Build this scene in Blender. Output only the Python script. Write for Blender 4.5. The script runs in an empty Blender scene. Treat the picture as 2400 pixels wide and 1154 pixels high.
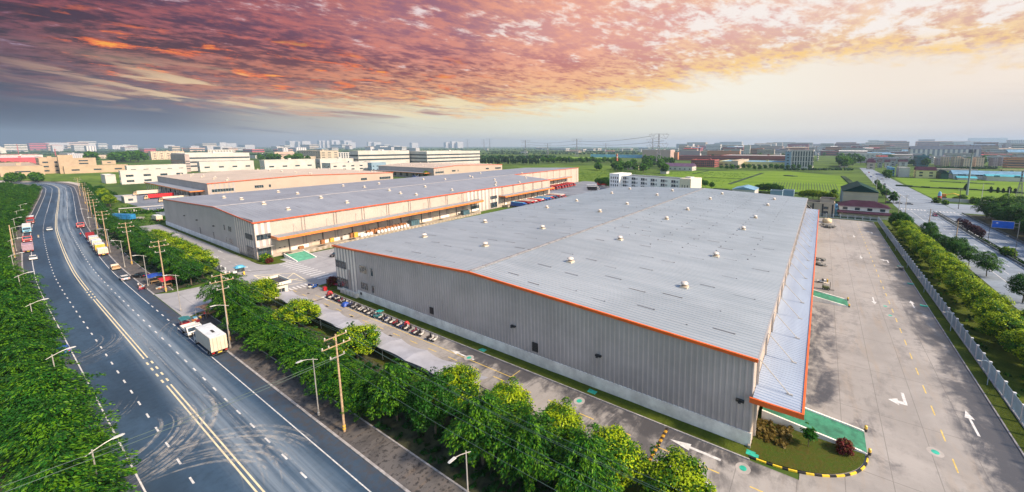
import bpy, math, random
import numpy as np
from mathutils import Vector, Matrix
R=random.Random(7)
rad=math.radians
scene=bpy.context.scene
col=scene.collection
H=42.0
# ---------------------------------------------------------------- camera geometry
CX,CY,F,PHI,PSI=1390.0,461.0,885.0,math.atan2(118,885),rad(31.2132)
def G(px,py,z=0.0):
    """world point at height z that the photograph shows at pixel px,py (2400 wide)"""
    r,u=(px-CX)/F,-(py-CY)/F
    f=math.cos(PHI)+u*math.sin(PHI); zz=-math.sin(PHI)+u*math.cos(PHI)
    x=-math.sin(PSI)*f+math.cos(PSI)*r; y=math.cos(PSI)*f+math.sin(PSI)*r
    t=(z-H)/zz
    return Vector((x*t,y*t,z))
def PX(P):
    x,y,z=P[0],P[1],P[2]-H
    f=-math.sin(PSI)*x+math.cos(PSI)*y; r=math.cos(PSI)*x+math.sin(PSI)*y
    fw=f*math.cos(PHI)-z*math.sin(PHI); up=f*math.sin(PHI)+z*math.cos(PHI)
    return CX+F*r/fw, CY-F*up/fw
def azel(px,py):
    r,u=(px-CX)/F,-(py-CY)/F
    f=math.cos(PHI)+u*math.sin(PHI); zz=-math.sin(PHI)+u*math.cos(PHI)
    return math.atan2(r,f), math.atan2(zz,math.hypot(r,f))
def xcol(px,y):
    """x of the point on the line Y=y seen at picture column px (near the horizon)"""
    a,_=azel(px,343); a=PSI-a   # angle left of +Y
    if a>rad(88): return -1e5
    return -math.tan(a)*y
def ycol(px,x):
    a,_=azel(px,343); a=PSI-a
    return -x/math.tan(a)
def hgt(P,py):
    """height above the ground of the thing that stands at P and reaches up to row py"""
    lo,hi=0.0,400.0
    for _ in range(50):
        m=(lo+hi)/2
        if PX((P[0],P[1],m))[1]>py: lo=m
        else: hi=m
    return lo
def lin(c):
    return tuple(((v/255)/12.92 if v/255<=0.04045 else ((v/255+0.055)/1.055)**2.4) for v in c)
# ---------------------------------------------------------------- materials
_M={}
def nt(name):
    m=bpy.data.materials.new(name); m.use_nodes=True
    return m,m.node_tree.nodes,m.node_tree.links,m.node_tree.nodes['Principled BSDF']
def N(ns,t,**k):
    n=ns.new(t)
    for a,b in k.items():
        if a.startswith('i_'):
            kk=a[2:]; n.inputs[int(kk) if kk.isdigit() else kk].default_value=b
        else: setattr(n,a,b)
    return n
def mixc(ns,ls,fac,a,b,mode='MIX'):
    n=ns.new('ShaderNodeMix'); n.data_type='RGBA'; n.blend_type=mode; n.clamp_factor=True
    for s,v in ((0,fac),(6,a),(7,b)):
        if isinstance(v,(int,float)): n.inputs[s].default_value=v
        elif isinstance(v,tuple): n.inputs[s].default_value=(*v[:3],1)
        else: ls.new(v,n.inputs[s])
    return n.outputs[2]
def mth(ns,ls,op,a,b=None,c=None,clamp=False):
    n=ns.new('ShaderNodeMath'); n.operation=op; n.use_clamp=clamp
    for s,v in ((0,a),(1,b),(2,c)):
        if v is None: continue
        if isinstance(v,(int,float)): n.inputs[s].default_value=v
        else: ls.new(v,n.inputs[s])
    return n.outputs[0]
def sstep(ns,ls,v,a,b,lo=0.0,hi=1.0):
    n=ns.new('ShaderNodeMapRange'); n.interpolation_type='SMOOTHSTEP'
    n.inputs[1].default_value=a; n.inputs[2].default_value=b; n.inputs[3].default_value=lo; n.inputs[4].default_value=hi
    ls.new(v,n.inputs[0]); return n.outputs[0]
def noise(ns,ls,vec,scale,detail=4,rough=.55,dist=0.0):
    n=N(ns,'ShaderNodeTexNoise'); n.inputs['Scale'].default_value=scale; n.inputs['Detail'].default_value=detail
    n.inputs['Roughness'].default_value=rough; n.inputs['Distortion'].default_value=dist
    if vec is not None: ls.new(vec,n.inputs['Vector'])
    return n.outputs[0]
def mapping(ns,ls,vec,scale=(1,1,1),rot=(0,0,0),loc=(0,0,0)):
    n=ns.new('ShaderNodeMapping'); n.inputs['Scale'].default_value=scale; n.inputs['Rotation'].default_value=rot; n.inputs['Location'].default_value=loc
    ls.new(vec,n.inputs['Vector']); return n.outputs[0]
def ramp(ns,ls,fac,stops,mode='LINEAR'):
    n=ns.new('ShaderNodeValToRGB'); cr=n.color_ramp; cr.interpolation=mode
    while len(cr.elements)>1: cr.elements.remove(cr.elements[-1])
    first=True
    for p,c in sorted(stops,key=lambda s:s[0]):
        if first: e=cr.elements[0]; e.position=p; first=False
        else: e=cr.elements.new(p)
        e.color=(*c[:3],1) if not isinstance(c,(int,float)) else (c,c,c,1)
    ls.new(fac,n.inputs[0]); return n.outputs[0]
def mat(name,c,rough=.6,metal=0.0,var=.12,scale=.6,bump=0.0,spec=.5):
    """plain painted or cast surface: one colour, weathered by noise"""
    key=(name,)
    if key in _M: return _M[key]
    m,ns,ls,p=nt(name)
    tc=N(ns,'ShaderNodeTexCoord')
    n=noise(ns,ls,tc.outputs['Object'],scale,5,.65)
    a=tuple(max(0,v*(1-var*1.6)) for v in c); b=tuple(min(1,v*(1+var)) for v in c)
    cc=mixc(ns,ls,sstep(ns,ls,n,.28,.72),a,b)
    ls.new(cc,p.inputs['Base Color']); p.inputs['Roughness'].default_value=rough; p.inputs['Metallic'].default_value=metal
    p.inputs['Specular IOR Level'].default_value=spec
    if bump:
        n2=noise(ns,ls,tc.outputs['Object'],scale*12,3)
        bp=N(ns,'ShaderNodeBump'); bp.inputs['Strength'].default_value=bump; bp.inputs['Distance'].default_value=.05
        ls.new(n2,bp.inputs['Height']); ls.new(bp.outputs[0],p.inputs['Normal'])
    _M[key]=m; return m
# ---------------------------------------------------------------- mesh builder
class MB:
    def __init__(s): s.v=[]; s.f=[]; s.m=[]; s.cur=0
    def add(s,vs,fs):
        o=len(s.v); s.v+= [tuple(v) for v in vs]; s.f+=[tuple(i+o for i in f) for f in fs]; s.m+=[s.cur]*len(fs); return s
    def box(s,x0,x1,y0,y1,z0,z1):
        return s.add([(x0,y0,z0),(x1,y0,z0),(x1,y1,z0),(x0,y1,z0),(x0,y0,z1),(x1,y0,z1),(x1,y1,z1),(x0,y1,z1)],
                     [(0,3,2,1),(4,5,6,7),(0,1,5,4),(1,2,6,5),(2,3,7,6),(3,0,4,7)])
    def quad(s,a,b,c,d): return s.add([a,b,c,d],[(0,1,2,3)])
    def flat(s,pts,z): return s.add([(p[0],p[1],z) for p in pts],[tuple(range(len(pts)))])
    def prism(s,pts,z0,z1):
        n=len(pts)
        return s.add([(p[0],p[1],z0) for p in pts]+[(p[0],p[1],z1) for p in pts],
              [tuple(range(n-1,-1,-1)),tuple(range(n,2*n))]+[(i,(i+1)%n,n+(i+1)%n,n+i) for i in range(n)])
    def profile(s,pts,axis,a,b):
        """extrude a closed 2-D outline: axis 'x' -> pts are (y,z); axis 'y' -> pts are (x,z)"""
        n=len(pts); mk=(lambda p,t:(t,p[0],p[1])) if axis=='x' else (lambda p,t:(p[0],t,p[1]))
        return s.add([mk(p,a) for p in pts]+[mk(p,b) for p in pts],
              [tuple(range(n)),tuple(range(2*n-1,n-1,-1))]+[(i,n+i,n+(i+1)%n,(i+1)%n) for i in range(n)])
    def tube(s,p0,p1,r0,r1=None,n=8,cap=True):
        r1=r0 if r1 is None else r1
        p0,p1=Vector(p0),Vector(p1); d=(p1-p0)
        if d.length<1e-6: return s
        d.normalize(); up=Vector((0,0,1)) if abs(d.z)<.95 else Vector((1,0,0))
        a=d.cross(up).normalized(); b=d.cross(a)
        vs=[p0+(a*math.cos(2*math.pi*i/n)+b*math.sin(2*math.pi*i/n))*r0 for i in range(n)]+[p1+(a*math.cos(2*math.pi*i/n)+b*math.sin(2*math.pi*i/n))*r1 for i in range(n)]
        fs=[(i,(i+1)%n,n+(i+1)%n,n+i) for i in range(n)]
        if cap: fs+=[tuple(range(n-1,-1,-1)),tuple(range(n,2*n))]
        return s.add(vs,fs)
    def path(s,pts,r,n=6):
        for i in range(len(pts)-1):
            rr=r if not isinstance(r,(list,tuple)) else r[i]; r2=r if not isinstance(r,(list,tuple)) else r[i+1]
            s.tube(pts[i],pts[i+1],rr,r2,n)
        return s
    def lathe(s,c,prof,n=14):
        """prof: list of (radius,z)"""
        vs=[]; fs=[]
        for r,z in prof:
            for i in range(n): vs.append((c[0]+r*math.cos(2*math.pi*i/n),c[1]+r*math.sin(2*math.pi*i/n),c[2]+z))
        for k in range(len(prof)-1):
            for i in range(n): fs.append((k*n+i,k*n+(i+1)%n,(k+1)*n+(i+1)%n,(k+1)*n+i))
        fs.append(tuple(range(n-1,-1,-1))); m=len(prof)-1; fs.append(tuple(range(m*n,m*n+n)))
        return s.add(vs,fs)
    def cyl(s,c,r,axis,half,n=14):
        d={'x':(half,0,0),'y':(0,half,0),'z':(0,0,half)}[axis]
        return s.tube((c[0]-d[0],c[1]-d[1],c[2]-d[2]),(c[0]+d[0],c[1]+d[1],c[2]+d[2]),r,r,n)
    def build(s,name,mats,parent=None,smooth=False,local=False):
        me=bpy.data.meshes.new(name)
        o=Vector((0,0,0))
        if parent is not None and not local: o=parent_loc(parent)
        me.from_pydata([(v[0]-o.x,v[1]-o.y,v[2]-o.z) for v in s.v],[],s.f)
        ms=mats if isinstance(mats,(list,tuple)) else [mats]
        for m in ms: me.materials.append(m)
        if len(ms)>1: me.polygons.foreach_set('material_index',s.m)
        if smooth: me.polygons.foreach_set('use_smooth',[True]*len(me.polygons))
        me.update()
        ob=bpy.data.objects.new(name,me); col.objects.link(ob)
        if parent is not None: ob.parent=parent
        return ob
def parent_loc(p):
    o=Vector(p.location)
    while p.parent is not None: p=p.parent; o=o+Vector(p.location)
    return o
def tag(o,label=None,cat=None,group=None,kind=None):
    if label: o['label']=label
    if cat: o['category']=cat
    if group: o['group']=group
    if kind: o['kind']=kind
    return o
def thing(name,label,cat,loc=(0,0,0),rotz=0.0,group=None):
    o=bpy.data.objects.new(name,None); col.objects.link(o); o.empty_display_size=.5
    o.location=loc; o.rotation_euler=(0,0,rotz)
    return tag(o,label,cat,group)
def dup(root,loc,rotz=0.0,label=None,group=None,scale=None):
    """a copy of a thing with copies of its parts and sub-parts (mesh data shared)"""
    def cp(o,par):
        c=o.copy(); col.objects.link(c)
        if par is not None: c.parent=par
        for ch in list(o.children): cp(ch,c)
        return c
    r=cp(root,None); r.location=loc; r.rotation_euler=(0,0,rotz)
    if label: r['label']=label
    if group: r['group']=group
    if scale: r.scale=scale if isinstance(scale,(tuple,list)) else (scale,)*3
    return r
def ordn(i):
    """first, second ... for labels"""
    w=['first','second','third','fourth','fifth','sixth','seventh','eighth','ninth','tenth','eleventh','twelfth','thirteenth','fourteenth','fifteenth','sixteenth','seventeenth','eighteenth','nineteenth','twentieth']
    if i<20: return w[i]
    t={2:'twenty',3:'thirty',4:'forty',5:'fifty',6:'sixty',7:'seventy',8:'eighty',9:'ninety'}
    a,b=divmod(i+1,10)
    return (t[a]+'-'+w[b-1]) if b else {2:'twentieth',3:'thirtieth',4:'fortieth',5:'fiftieth',6:'sixtieth',7:'seventieth',8:'eightieth',9:'ninetieth'}[a]
# ---------------------------------------------------------------- camera
cd=bpy.data.cameras.new('camera'); cam=bpy.data.objects.new('camera',cd); col.objects.link(cam); scene.camera=cam
cam.location=(0,0,H); cam.rotation_euler=(math.pi/2-PHI,0,PSI)
cd.sensor_width=36; cd.sensor_fit='HORIZONTAL'; cd.lens=F/2400*36; cd.shift_x=-190/2400; cd.shift_y=-116/2400
cd.clip_start=.5; cd.clip_end=30000
EXPO=0.98
# ---------------------------------------------------------------- render settings
scene.render.engine='CYCLES'
cy=scene.cycles
cy.max_bounces=5; cy.diffuse_bounces=2; cy.glossy_bounces=2; cy.transmission_bounces=2; cy.transparent_max_bounces=8; cy.volume_bounces=0
cy.caustics_reflective=False; cy.caustics_refractive=False
try: cy.use_denoising=True; cy.denoiser='OPENIMAGEDENOISE'
except Exception: pass
vs=scene.view_settings; vs.view_transform='Standard'; vs.look='None'; vs.exposure=EXPO; vs.gamma=1.0
# ---------------------------------------------------------------- sun
SUN_AZ,SUN_EL=rad(5),rad(37)       # azimuth measured from +X towards +Y
sd=bpy.data.lights.new('sun','SUN'); sun=bpy.data.objects.new('sun',sd); col.objects.link(sun)
sd.energy=3.7; sd.angle=rad(5.0); sd.color=(1.0,.79,.57)
sv=Vector((math.cos(SUN_AZ)*math.cos(SUN_EL),math.sin(SUN_AZ)*math.cos(SUN_EL),math.sin(SUN_EL)))
sun.rotation_euler=sv.to_track_quat('Z','Y').to_euler(); sun.location=(60,60,90)
# ---------------------------------------------------------------- sky
def build_world():
    w=bpy.data.worlds.new('World'); scene.world=w; w.use_nodes=True
    ns,ls=w.node_tree.nodes,w.node_tree.links
    for n in list(ns): ns.remove(n)
    out=ns.new('ShaderNodeOutputWorld'); bg=ns.new('ShaderNodeBackground')
    tc=ns.new('ShaderNodeTexCoord')
    d=mapping(ns,ls,tc.outputs['Generated'],rot=(0,0,-PSI))
    sp=ns.new('ShaderNodeSeparateXYZ'); ls.new(d,sp.inputs[0])
    X,Y,Z=sp.outputs
    az=mth(ns,ls,'ARCTAN2',X,Y)
    el=mth(ns,ls,'ARCSINE',Z)
    A0,A1=-1.3,1.3
    an=mth(ns,ls,'DIVIDE',mth(ns,ls,'SUBTRACT',az,A0),A1-A0,clamp=True)
    def arow(pts,mode='EASE'):
        """ramp along azimuth; pts: (picture column, colour)"""
        return ramp(ns,ls,an,[((azel(p,343)[0]-A0)/(A1-A0),lin(c) if isinstance(c,tuple) else c) for p,c in pts],mode)
    # clear air behind the clouds: horizon row, middle row, upper row
    hor=arow([(-300,(70,80,98)),(0,(78,90,108)),(350,(104,114,128)),(700,(166,166,172)),(1000,(200,194,190)),(1300,(208,204,192)),(1700,(216,206,202)),(2000,(214,202,198)),(2400,(204,192,192)),(2700,(170,165,170))])
    low=arow([(-300,(54,60,80)),(0,(58,64,85)),(350,(84,88,106)),(700,(186,180,168)),(1000,(230,226,202)),(1300,(238,236,214)),(1700,(240,236,222)),(2000,(238,230,220)),(2400,(230,220,212)),(2700,(190,185,190))])
    midc=arow([(-300,(58,52,72)),(0,(64,60,82)),(350,(98,86,102)),(600,(176,152,144)),(800,(240,214,166)),(950,(253,238,186)),(1200,(255,251,218)),(1700,(255,248,232)),(2100,(252,238,222)),(2400,(254,238,222)),(2700,(250,235,220))])
    c=mixc(ns,ls,sstep(ns,ls,el,rad(.3),rad(2.6)),hor,low)
    base=mixc(ns,ls,sstep(ns,ls,el,rad(2.6),rad(7.0)),c,midc)
    # cloud sheet: coordinates on a flat layer overhead
    zc=mth(ns,ls,'MAXIMUM',Z,.012); zz=mth(ns,ls,'ADD',zc,.10)
    cb=ns.new('ShaderNodeCombineXYZ'); ls.new(mth(ns,ls,'DIVIDE',X,zz),cb.inputs[0]); ls.new(mth(ns,ls,'DIVIDE',Y,zz),cb.inputs[1])
    pl=cb.outputs[0]
    SR=rad(47)
    st=mapping(ns,ls,pl,scale=(1,1,1),rot=(0,0,SR))
    big=noise(ns,ls,mapping(ns,ls,st,scale=(.60,.34,1),loc=(3.1,1.7,0)),1.0,5,.6,.4)
    med=noise(ns,ls,mapping(ns,ls,st,scale=(3.0,1.75,1),loc=(7.3,2.2,0)),1.0,8,.66,.35)
    fine=noise(ns,ls,mapping(ns,ls,st,scale=(10,6.2,1),loc=(1.3,5.2,0)),1.0,6,.66,.25)
    puff=noise(ns,ls,mapping(ns,ls,st,scale=(19,13,1),loc=(5.3,3.2,0)),1.0,5,.62,.2)
    # lower edge of the sheet, by azimuth
    def deg(px,py): return azel(px,py)[1]
    ep=[(-250,205),(0,195),(250,215),(500,238),(800,252),(1080,262),(1300,250),(1480,226),(1650,186),(1800,158),(2000,138),(2400,128),(2700,126)]
    edge=mth(ns,ls,'MULTIPLY',ramp(ns,ls,an,[((azel(px,343)[0]-A0)/(A1-A0),deg(px,py)/.5) for px,py in ep],'EASE'),.5)
    over=mth(ns,ls,'SUBTRACT',el,edge)
    rag=mth(ns,ls,'MULTIPLY',mth(ns,ls,'SUBTRACT',med,.5),rad(8.0))
    rag=mth(ns,ls,'ADD',rag,mth(ns,ls,'MULTIPLY',mth(ns,ls,'SUBTRACT',big,.5),rad(4.0)))
    cover=sstep(ns,ls,mth(ns,ls,'ADD',over,rag),rad(-1.3),rad(1.9))
    # cloud body colours
    dark=arow([(-300,(44,24,42)),(0,(50,27,45)),(300,(66,33,48)),(650,(96,47,62)),(1000,(132,68,80)),(1300,(186,106,104)),(1600,(206,134,124)),(2000,(204,150,136)),(2400,(214,160,140)),(2700,(215,165,150))])
    lite=arow([(-300,(128,70,84)),(0,(136,68,82)),(300,(160,84,88)),(650,(188,104,100)),(1000,(218,138,122)),(1300,(250,178,146)),(1600,(253,204,170)),(2000,(252,218,198)),(2400,(252,222,200)),(2700,(250,222,205))])
    sh=mth(ns,ls,'ADD',mth(ns,ls,'ADD',mth(ns,ls,'MULTIPLY',mth(ns,ls,'SUBTRACT',big,.5),.22),mth(ns,ls,'MULTIPLY',med,.42)),mth(ns,ls,'ADD',mth(ns,ls,'MULTIPLY',fine,.34),mth(ns,ls,'MULTIPLY',puff,.24)))
    cl=mixc(ns,ls,sstep(ns,ls,sh,.44,.565),dark,lite)
    # upper part turns purple-grey on the left
    up=sstep(ns,ls,el,rad(9),rad(16))
    purp=arow([(-300,(60,40,66)),(0,(70,46,74)),(500,(104,70,98)),(1000,(160,110,130)),(1400,(232,170,160)),(2000,(240,200,190)),(2700,(240,205,195))])
    cl=mixc(ns,ls,mth(ns,ls,'MULTIPLY',up,.85),cl,mixc(ns,ls,sstep(ns,ls,sh,.41,.60),purp,lite))
    # warm glow low in the sheet
    warm=arow([(-300,(86,62,76)),(0,(100,74,84)),(300,(150,104,92)),(650,(224,146,98)),(1000,(252,186,120)),(1300,(254,200,138)),(1700,(252,214,160)),(2400,(252,214,150)),(2700,(250,215,160))])
    wl=sstep(ns,ls,over,rad(7.5),rad(.6))
    cl=mixc(ns,ls,mth(ns,ls,'MULTIPLY',wl,sstep(ns,ls,sh,.41,.57,.15,.95)),cl,warm)
    # breaks in the sheet where bright sky shows
    gapc=arow([(-300,(150,130,160)),(0,(168,150,178)),(400,(206,190,206)),(900,(238,220,222)),(1300,(255,240,232)),(1800,(255,246,240)),(2700,(255,246,240))])
    gth=arow([(-300,.615),(0,.61),(600,.62),(1100,.615),(1500,.585),(1900,.552),(2400,.535),(2700,.535)],'LINEAR')
    gn=mth(ns,ls,'ADD',mth(ns,ls,'MULTIPLY',noise(ns,ls,mapping(ns,ls,st,scale=(3.4,2.6,1),loc=(11,4,0)),1.0,7,.66,.25),.55),mth(ns,ls,'ADD',mth(ns,ls,'MULTIPLY',fine,.25),mth(ns,ls,'MULTIPLY',puff,.20)))
    gn=mth(ns,ls,'ADD',gn,mth(ns,ls,'MULTIPLY',sstep(ns,ls,el,rad(9),rad(17)),.055))
    gd=mth(ns,ls,'SUBTRACT',gn,gth)
    gap=sstep(ns,ls,gd,-.05,.05)
    cl=mixc(ns,ls,mth(ns,ls,'MULTIPLY',gap,.95),cl,gapc)
    # fire-coloured flecks, left half, middle of the sheet
    fl=noise(ns,ls,mapping(ns,ls,st,scale=(5.2,3.4,1),loc=(2.2,9.1,0)),1.0,7,.68,.4)
    win=mth(ns,ls,'MULTIPLY',sstep(ns,ls,az,-.98,-.9),sstep(ns,ls,az,-.05,-.5))
    win=mth(ns,ls,'MULTIPLY',win,mth(ns,ls,'MULTIPLY',sstep(ns,ls,el,rad(4.6),rad(6.6)),sstep(ns,ls,el,rad(14.0),rad(9.0))))
    cl=mixc(ns,ls,mth(ns,ls,'MULTIPLY',sstep(ns,ls,fl,.535,.64),win),cl,mixc(ns,ls,sstep(ns,ls,fl,.60,.70),(.90,.16,.03),(1.0,.42,.04)))
    # gold rim along the lower edge on the sunny side
    rim=mth(ns,ls,'MULTIPLY',sstep(ns,ls,over,rad(3.0),rad(.3)),sstep(ns,ls,az,-.75,.0))
    cl=mixc(ns,ls,mth(ns,ls,'MULTIPLY',mth(ns,ls,'MULTIPLY',rim,.85),sstep(ns,ls,mth(ns,ls,'ADD',mth(ns,ls,'MULTIPLY',fine,.6),mth(ns,ls,'MULTIPLY',puff,.4)),.43,.57)),cl,(1.06,.66,.16))
    skyc=mixc(ns,ls,cover,base,cl)
    # fanned streaks of cream light and grey cloud along the ragged left edge
    cv=ns.new('ShaderNodeCombineXYZ'); ls.new(mth(ns,ls,'MULTIPLY',az,5.0),cv.inputs[0])
    ls.new(mth(ns,ls,'MULTIPLY',mth(ns,ls,'ADD',el,mth(ns,ls,'MULTIPLY',az,.085)),46.0),cv.inputs[1])
    cs=noise(ns,ls,cv.outputs[0],1.0,7,.60,.35)
    cw=mth(ns,ls,'MULTIPLY',sstep(ns,ls,az,-1.08,-.85),sstep(ns,ls,az,.0,-.35))
    cw=mth(ns,ls,'MULTIPLY',cw,mth(ns,ls,'MULTIPLY',sstep(ns,ls,over,rad(-1.8),rad(-.2)),sstep(ns,ls,over,rad(4.2),rad(1.2))))
    skyc=mixc(ns,ls,mth(ns,ls,'MULTIPLY',sstep(ns,ls,cs,.50,.60),cw),skyc,arow([(-300,(150,120,110)),(150,(196,160,132)),(500,(238,206,160)),(1000,(250,228,180))]))
    skyc=mixc(ns,ls,mth(ns,ls,'MULTIPLY',sstep(ns,ls,cs,.47,.38),cw),skyc,arow([(-300,(74,60,80)),(300,(104,82,96)),(800,(160,120,116)),(1200,(205,160,140))]))
    # thin streaks below the sheet
    sk=noise(ns,ls,mapping(ns,ls,cv.outputs[0],scale=(.9,1.7,1),loc=(4,8,0)),1.0,8,.64,.5)
    skc=arow([(-300,(70,66,88)),(0,(82,78,98)),(500,(112,104,120)),(900,(176,160,156)),(1300,(214,196,182)),(2000,(206,184,176)),(2700,(200,180,176))])
    skm=mth(ns,ls,'MULTIPLY',sstep(ns,ls,sk,.52,.66),arow([(-300,.8),(400,.85),(800,.75),(1000,.45),(1250,.18),(1500,.14),(1800,.3),(2400,.4),(2700,.4)],'LINEAR'))
    lowb=arow([(-300,1.0),(700,1.0),(1100,.7),(1500,.2),(2700,.2)],'LINEAR')
    bnd=mth(ns,ls,'MAXIMUM',mth(ns,ls,'MULTIPLY',lowb,sstep(ns,ls,el,rad(8.5),rad(5.5))),sstep(ns,ls,el,rad(2.6),rad(1.2)))
    skm=mth(ns,ls,'MULTIPLY',skm,mth(ns,ls,'MULTIPLY',bnd,sstep(ns,ls,el,rad(.2),rad(1.0))))
    skm=mth(ns,ls,'MULTIPLY',skm,mth(ns,ls,'SUBTRACT',1.0,cover))
    skyc=mixc(ns,ls,skm,skyc,skc)
    dm=ns.new('ShaderNodeVectorMath'); dm.operation='SCALE'; ls.new(skyc,dm.inputs[0]); dm.inputs['Scale'].default_value=.97*2**-EXPO; skyc=dm.outputs[0]
    # daylight overhead and behind the viewer: clear physical sky
    nis=ns.new('ShaderNodeTexSky'); nis.sky_type='NISHITA'; nis.sun_disc=False
    nis.sun_elevation=SUN_EL; nis.sun_rotation=math.pi/2-SUN_AZ
    nis.air_density=1.3; nis.dust_density=1.5; nis.ozone_density=1.0
    sc=ns.new('ShaderNodeVectorMath'); sc.operation='SCALE'; ls.new(nis.outputs[0],sc.inputs[0]); sc.inputs['Scale'].default_value=SKY_STR
    hi=mth(ns,ls,'MAXIMUM',sstep(ns,ls,el,rad(21),rad(34)),sstep(ns,ls,Y,.2,-.25))
    fin=mixc(ns,ls,hi,skyc,sc.outputs[0])
    # below the horizon: dim ground colour
    fin=mixc(ns,ls,sstep(ns,ls,el,rad(-.4),rad(-3)),fin,lin((96,104,100)))
    ls.new(fin,bg.inputs['Color']); bg.inputs['Strength'].default_value=1.0
    ls.new(bg.outputs[0],out.inputs['Surface'])
SKY_STR=.11
build_world()
# ================================================================ ground, roads, markings
WHITE=mat('road_white',(.60,.61,.62),.6,var=.18,scale=1.6)
YELLOW=mat('road_yellow',(.64,.47,.12),.6,var=.2,scale=1.6)
CREAMLINE=mat('line_cream',(.70,.62,.42),.6,var=.12,scale=.8)
DARK=mat('dark_iron',(.03,.03,.035),.5)
def terrain_mat():
    m,ns,ls,p=nt('terrain_grass'); tc=N(ns,'ShaderNodeTexCoord'); v=tc.outputs['Object']
    n1=noise(ns,ls,v,.012,6,.6); n2=noise(ns,ls,v,.25,5,.7); n3=noise(ns,ls,mapping(ns,ls,v,scale=(.004,.02,1)),1.0,4,.6)
    c=mixc(ns,ls,sstep(ns,ls,n1,.35,.65),(.030,.075,.014),(.085,.16,.022))
    c=mixc(ns,ls,sstep(ns,ls,n2,.35,.7),c,mixc(ns,ls,.5,c,(.10,.11,.035)))
    c=mixc(ns,ls,sstep(ns,ls,n3,.52,.66,0,.6),c,(.025,.055,.018))
    ls.new(c,p.inputs['Base Color']); p.inputs['Roughness'].default_value=.9; p.inputs['Specular IOR Level'].default_value=.1
    return m
g=MB()
# one sheet to the horizon, finer near the camera
xs=[-16000,-4000,-1500,-600,-200,0,200,600,1500,4000,16000]; ys=[-600,-100,100,300,700,1500,3500,8000,18000]
for i in range(len(xs)-1):
    for j in range(len(ys)-1):
        g.quad((xs[i],ys[j],-.06),(xs[i+1],ys[j],-.06),(xs[i+1],ys[j+1],-.06),(xs[i],ys[j+1],-.06))
ground=tag(g.build('ground',terrain_mat()),'flat green land reaching to the hazy horizon','ground',kind='structure')

def asphalt_mat(name,base,dust,uv=True,dlane=None):
    """asphalt; dlane: (centre, half width) in metres across the road where dust lies"""
    m,ns,ls,p=nt(name); tc=N(ns,'ShaderNodeTexCoord')
    v=tc.outputs['UV'] if uv else tc.outputs['Object']
    n1=noise(ns,ls,mapping(ns,ls,v,scale=(.03,.12,1)),1.0,6,.62); n2=noise(ns,ls,mapping(ns,ls,v,scale=(.9,.9,1)),1.0,6,.7)
    n3=noise(ns,ls,mapping(ns,ls,v,scale=(.018,1.1,1)),1.0,5,.6,.2)
    c=mixc(ns,ls,sstep(ns,ls,n1,.3,.7),tuple(x*.70 for x in base),tuple(x*1.25 for x in base))
    c=mixc(ns,ls,sstep(ns,ls,n2,.42,.72,0,.5),c,tuple(x*.55 for x in base))
    # worn wheel tracks and dust
    if dlane:
        sp=N(ns,'ShaderNodeSeparateXYZ'); ls.new(v,sp.inputs[0]); y=sp.outputs[1]
        wob=mth(ns,ls,'MULTIPLY',mth(ns,ls,'SUBTRACT',noise(ns,ls,mapping(ns,ls,v,scale=(.02,.01,1)),1.0,2),.5),3.0)
        dd=mth(ns,ls,'ABSOLUTE',mth(ns,ls,'SUBTRACT',mth(ns,ls,'ADD',y,wob),dlane[0]))
        lane=sstep(ns,ls,dd,dlane[1],dlane[1]*.35)
        amt=mth(ns,ls,'MULTIPLY',lane,sstep(ns,ls,n3,.30,.66,.10,.95))
        c=mixc(ns,ls,mth(ns,ls,'MULTIPLY',amt,.75),c,dust)
        # dirt on the parking strips
        edge=sstep(ns,ls,mth(ns,ls,'ABSOLUTE',y),6.4,8.4)
        c=mixc(ns,ls,mth(ns,ls,'MULTIPLY',edge,sstep(ns,ls,n2,.35,.65,.15,.7)),c,(.07,.065,.066))
    else:
        c=mixc(ns,ls,sstep(ns,ls,n3,.45,.7,0,.55),c,dust)
    p.inputs['Specular IOR Level'].default_value=.25
    ls.new(c,p.inputs['Base Color'])
    r=mth(ns,ls,'ADD',.52,mth(ns,ls,'MULTIPLY',n2,.25)); ls.new(r,p.inputs['Roughness'])
    nb=noise(ns,ls,mapping(ns,ls,v,scale=(6,6,1)),1.0,2); bp=N(ns,'ShaderNodeBump'); bp.inputs['Strength'].default_value=.25; bp.inputs['Distance'].default_value=.03
    ls.new(nb,bp.inputs['Height']); ls.new(bp.outputs[0],p.inputs['Normal'])
    return m
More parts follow.
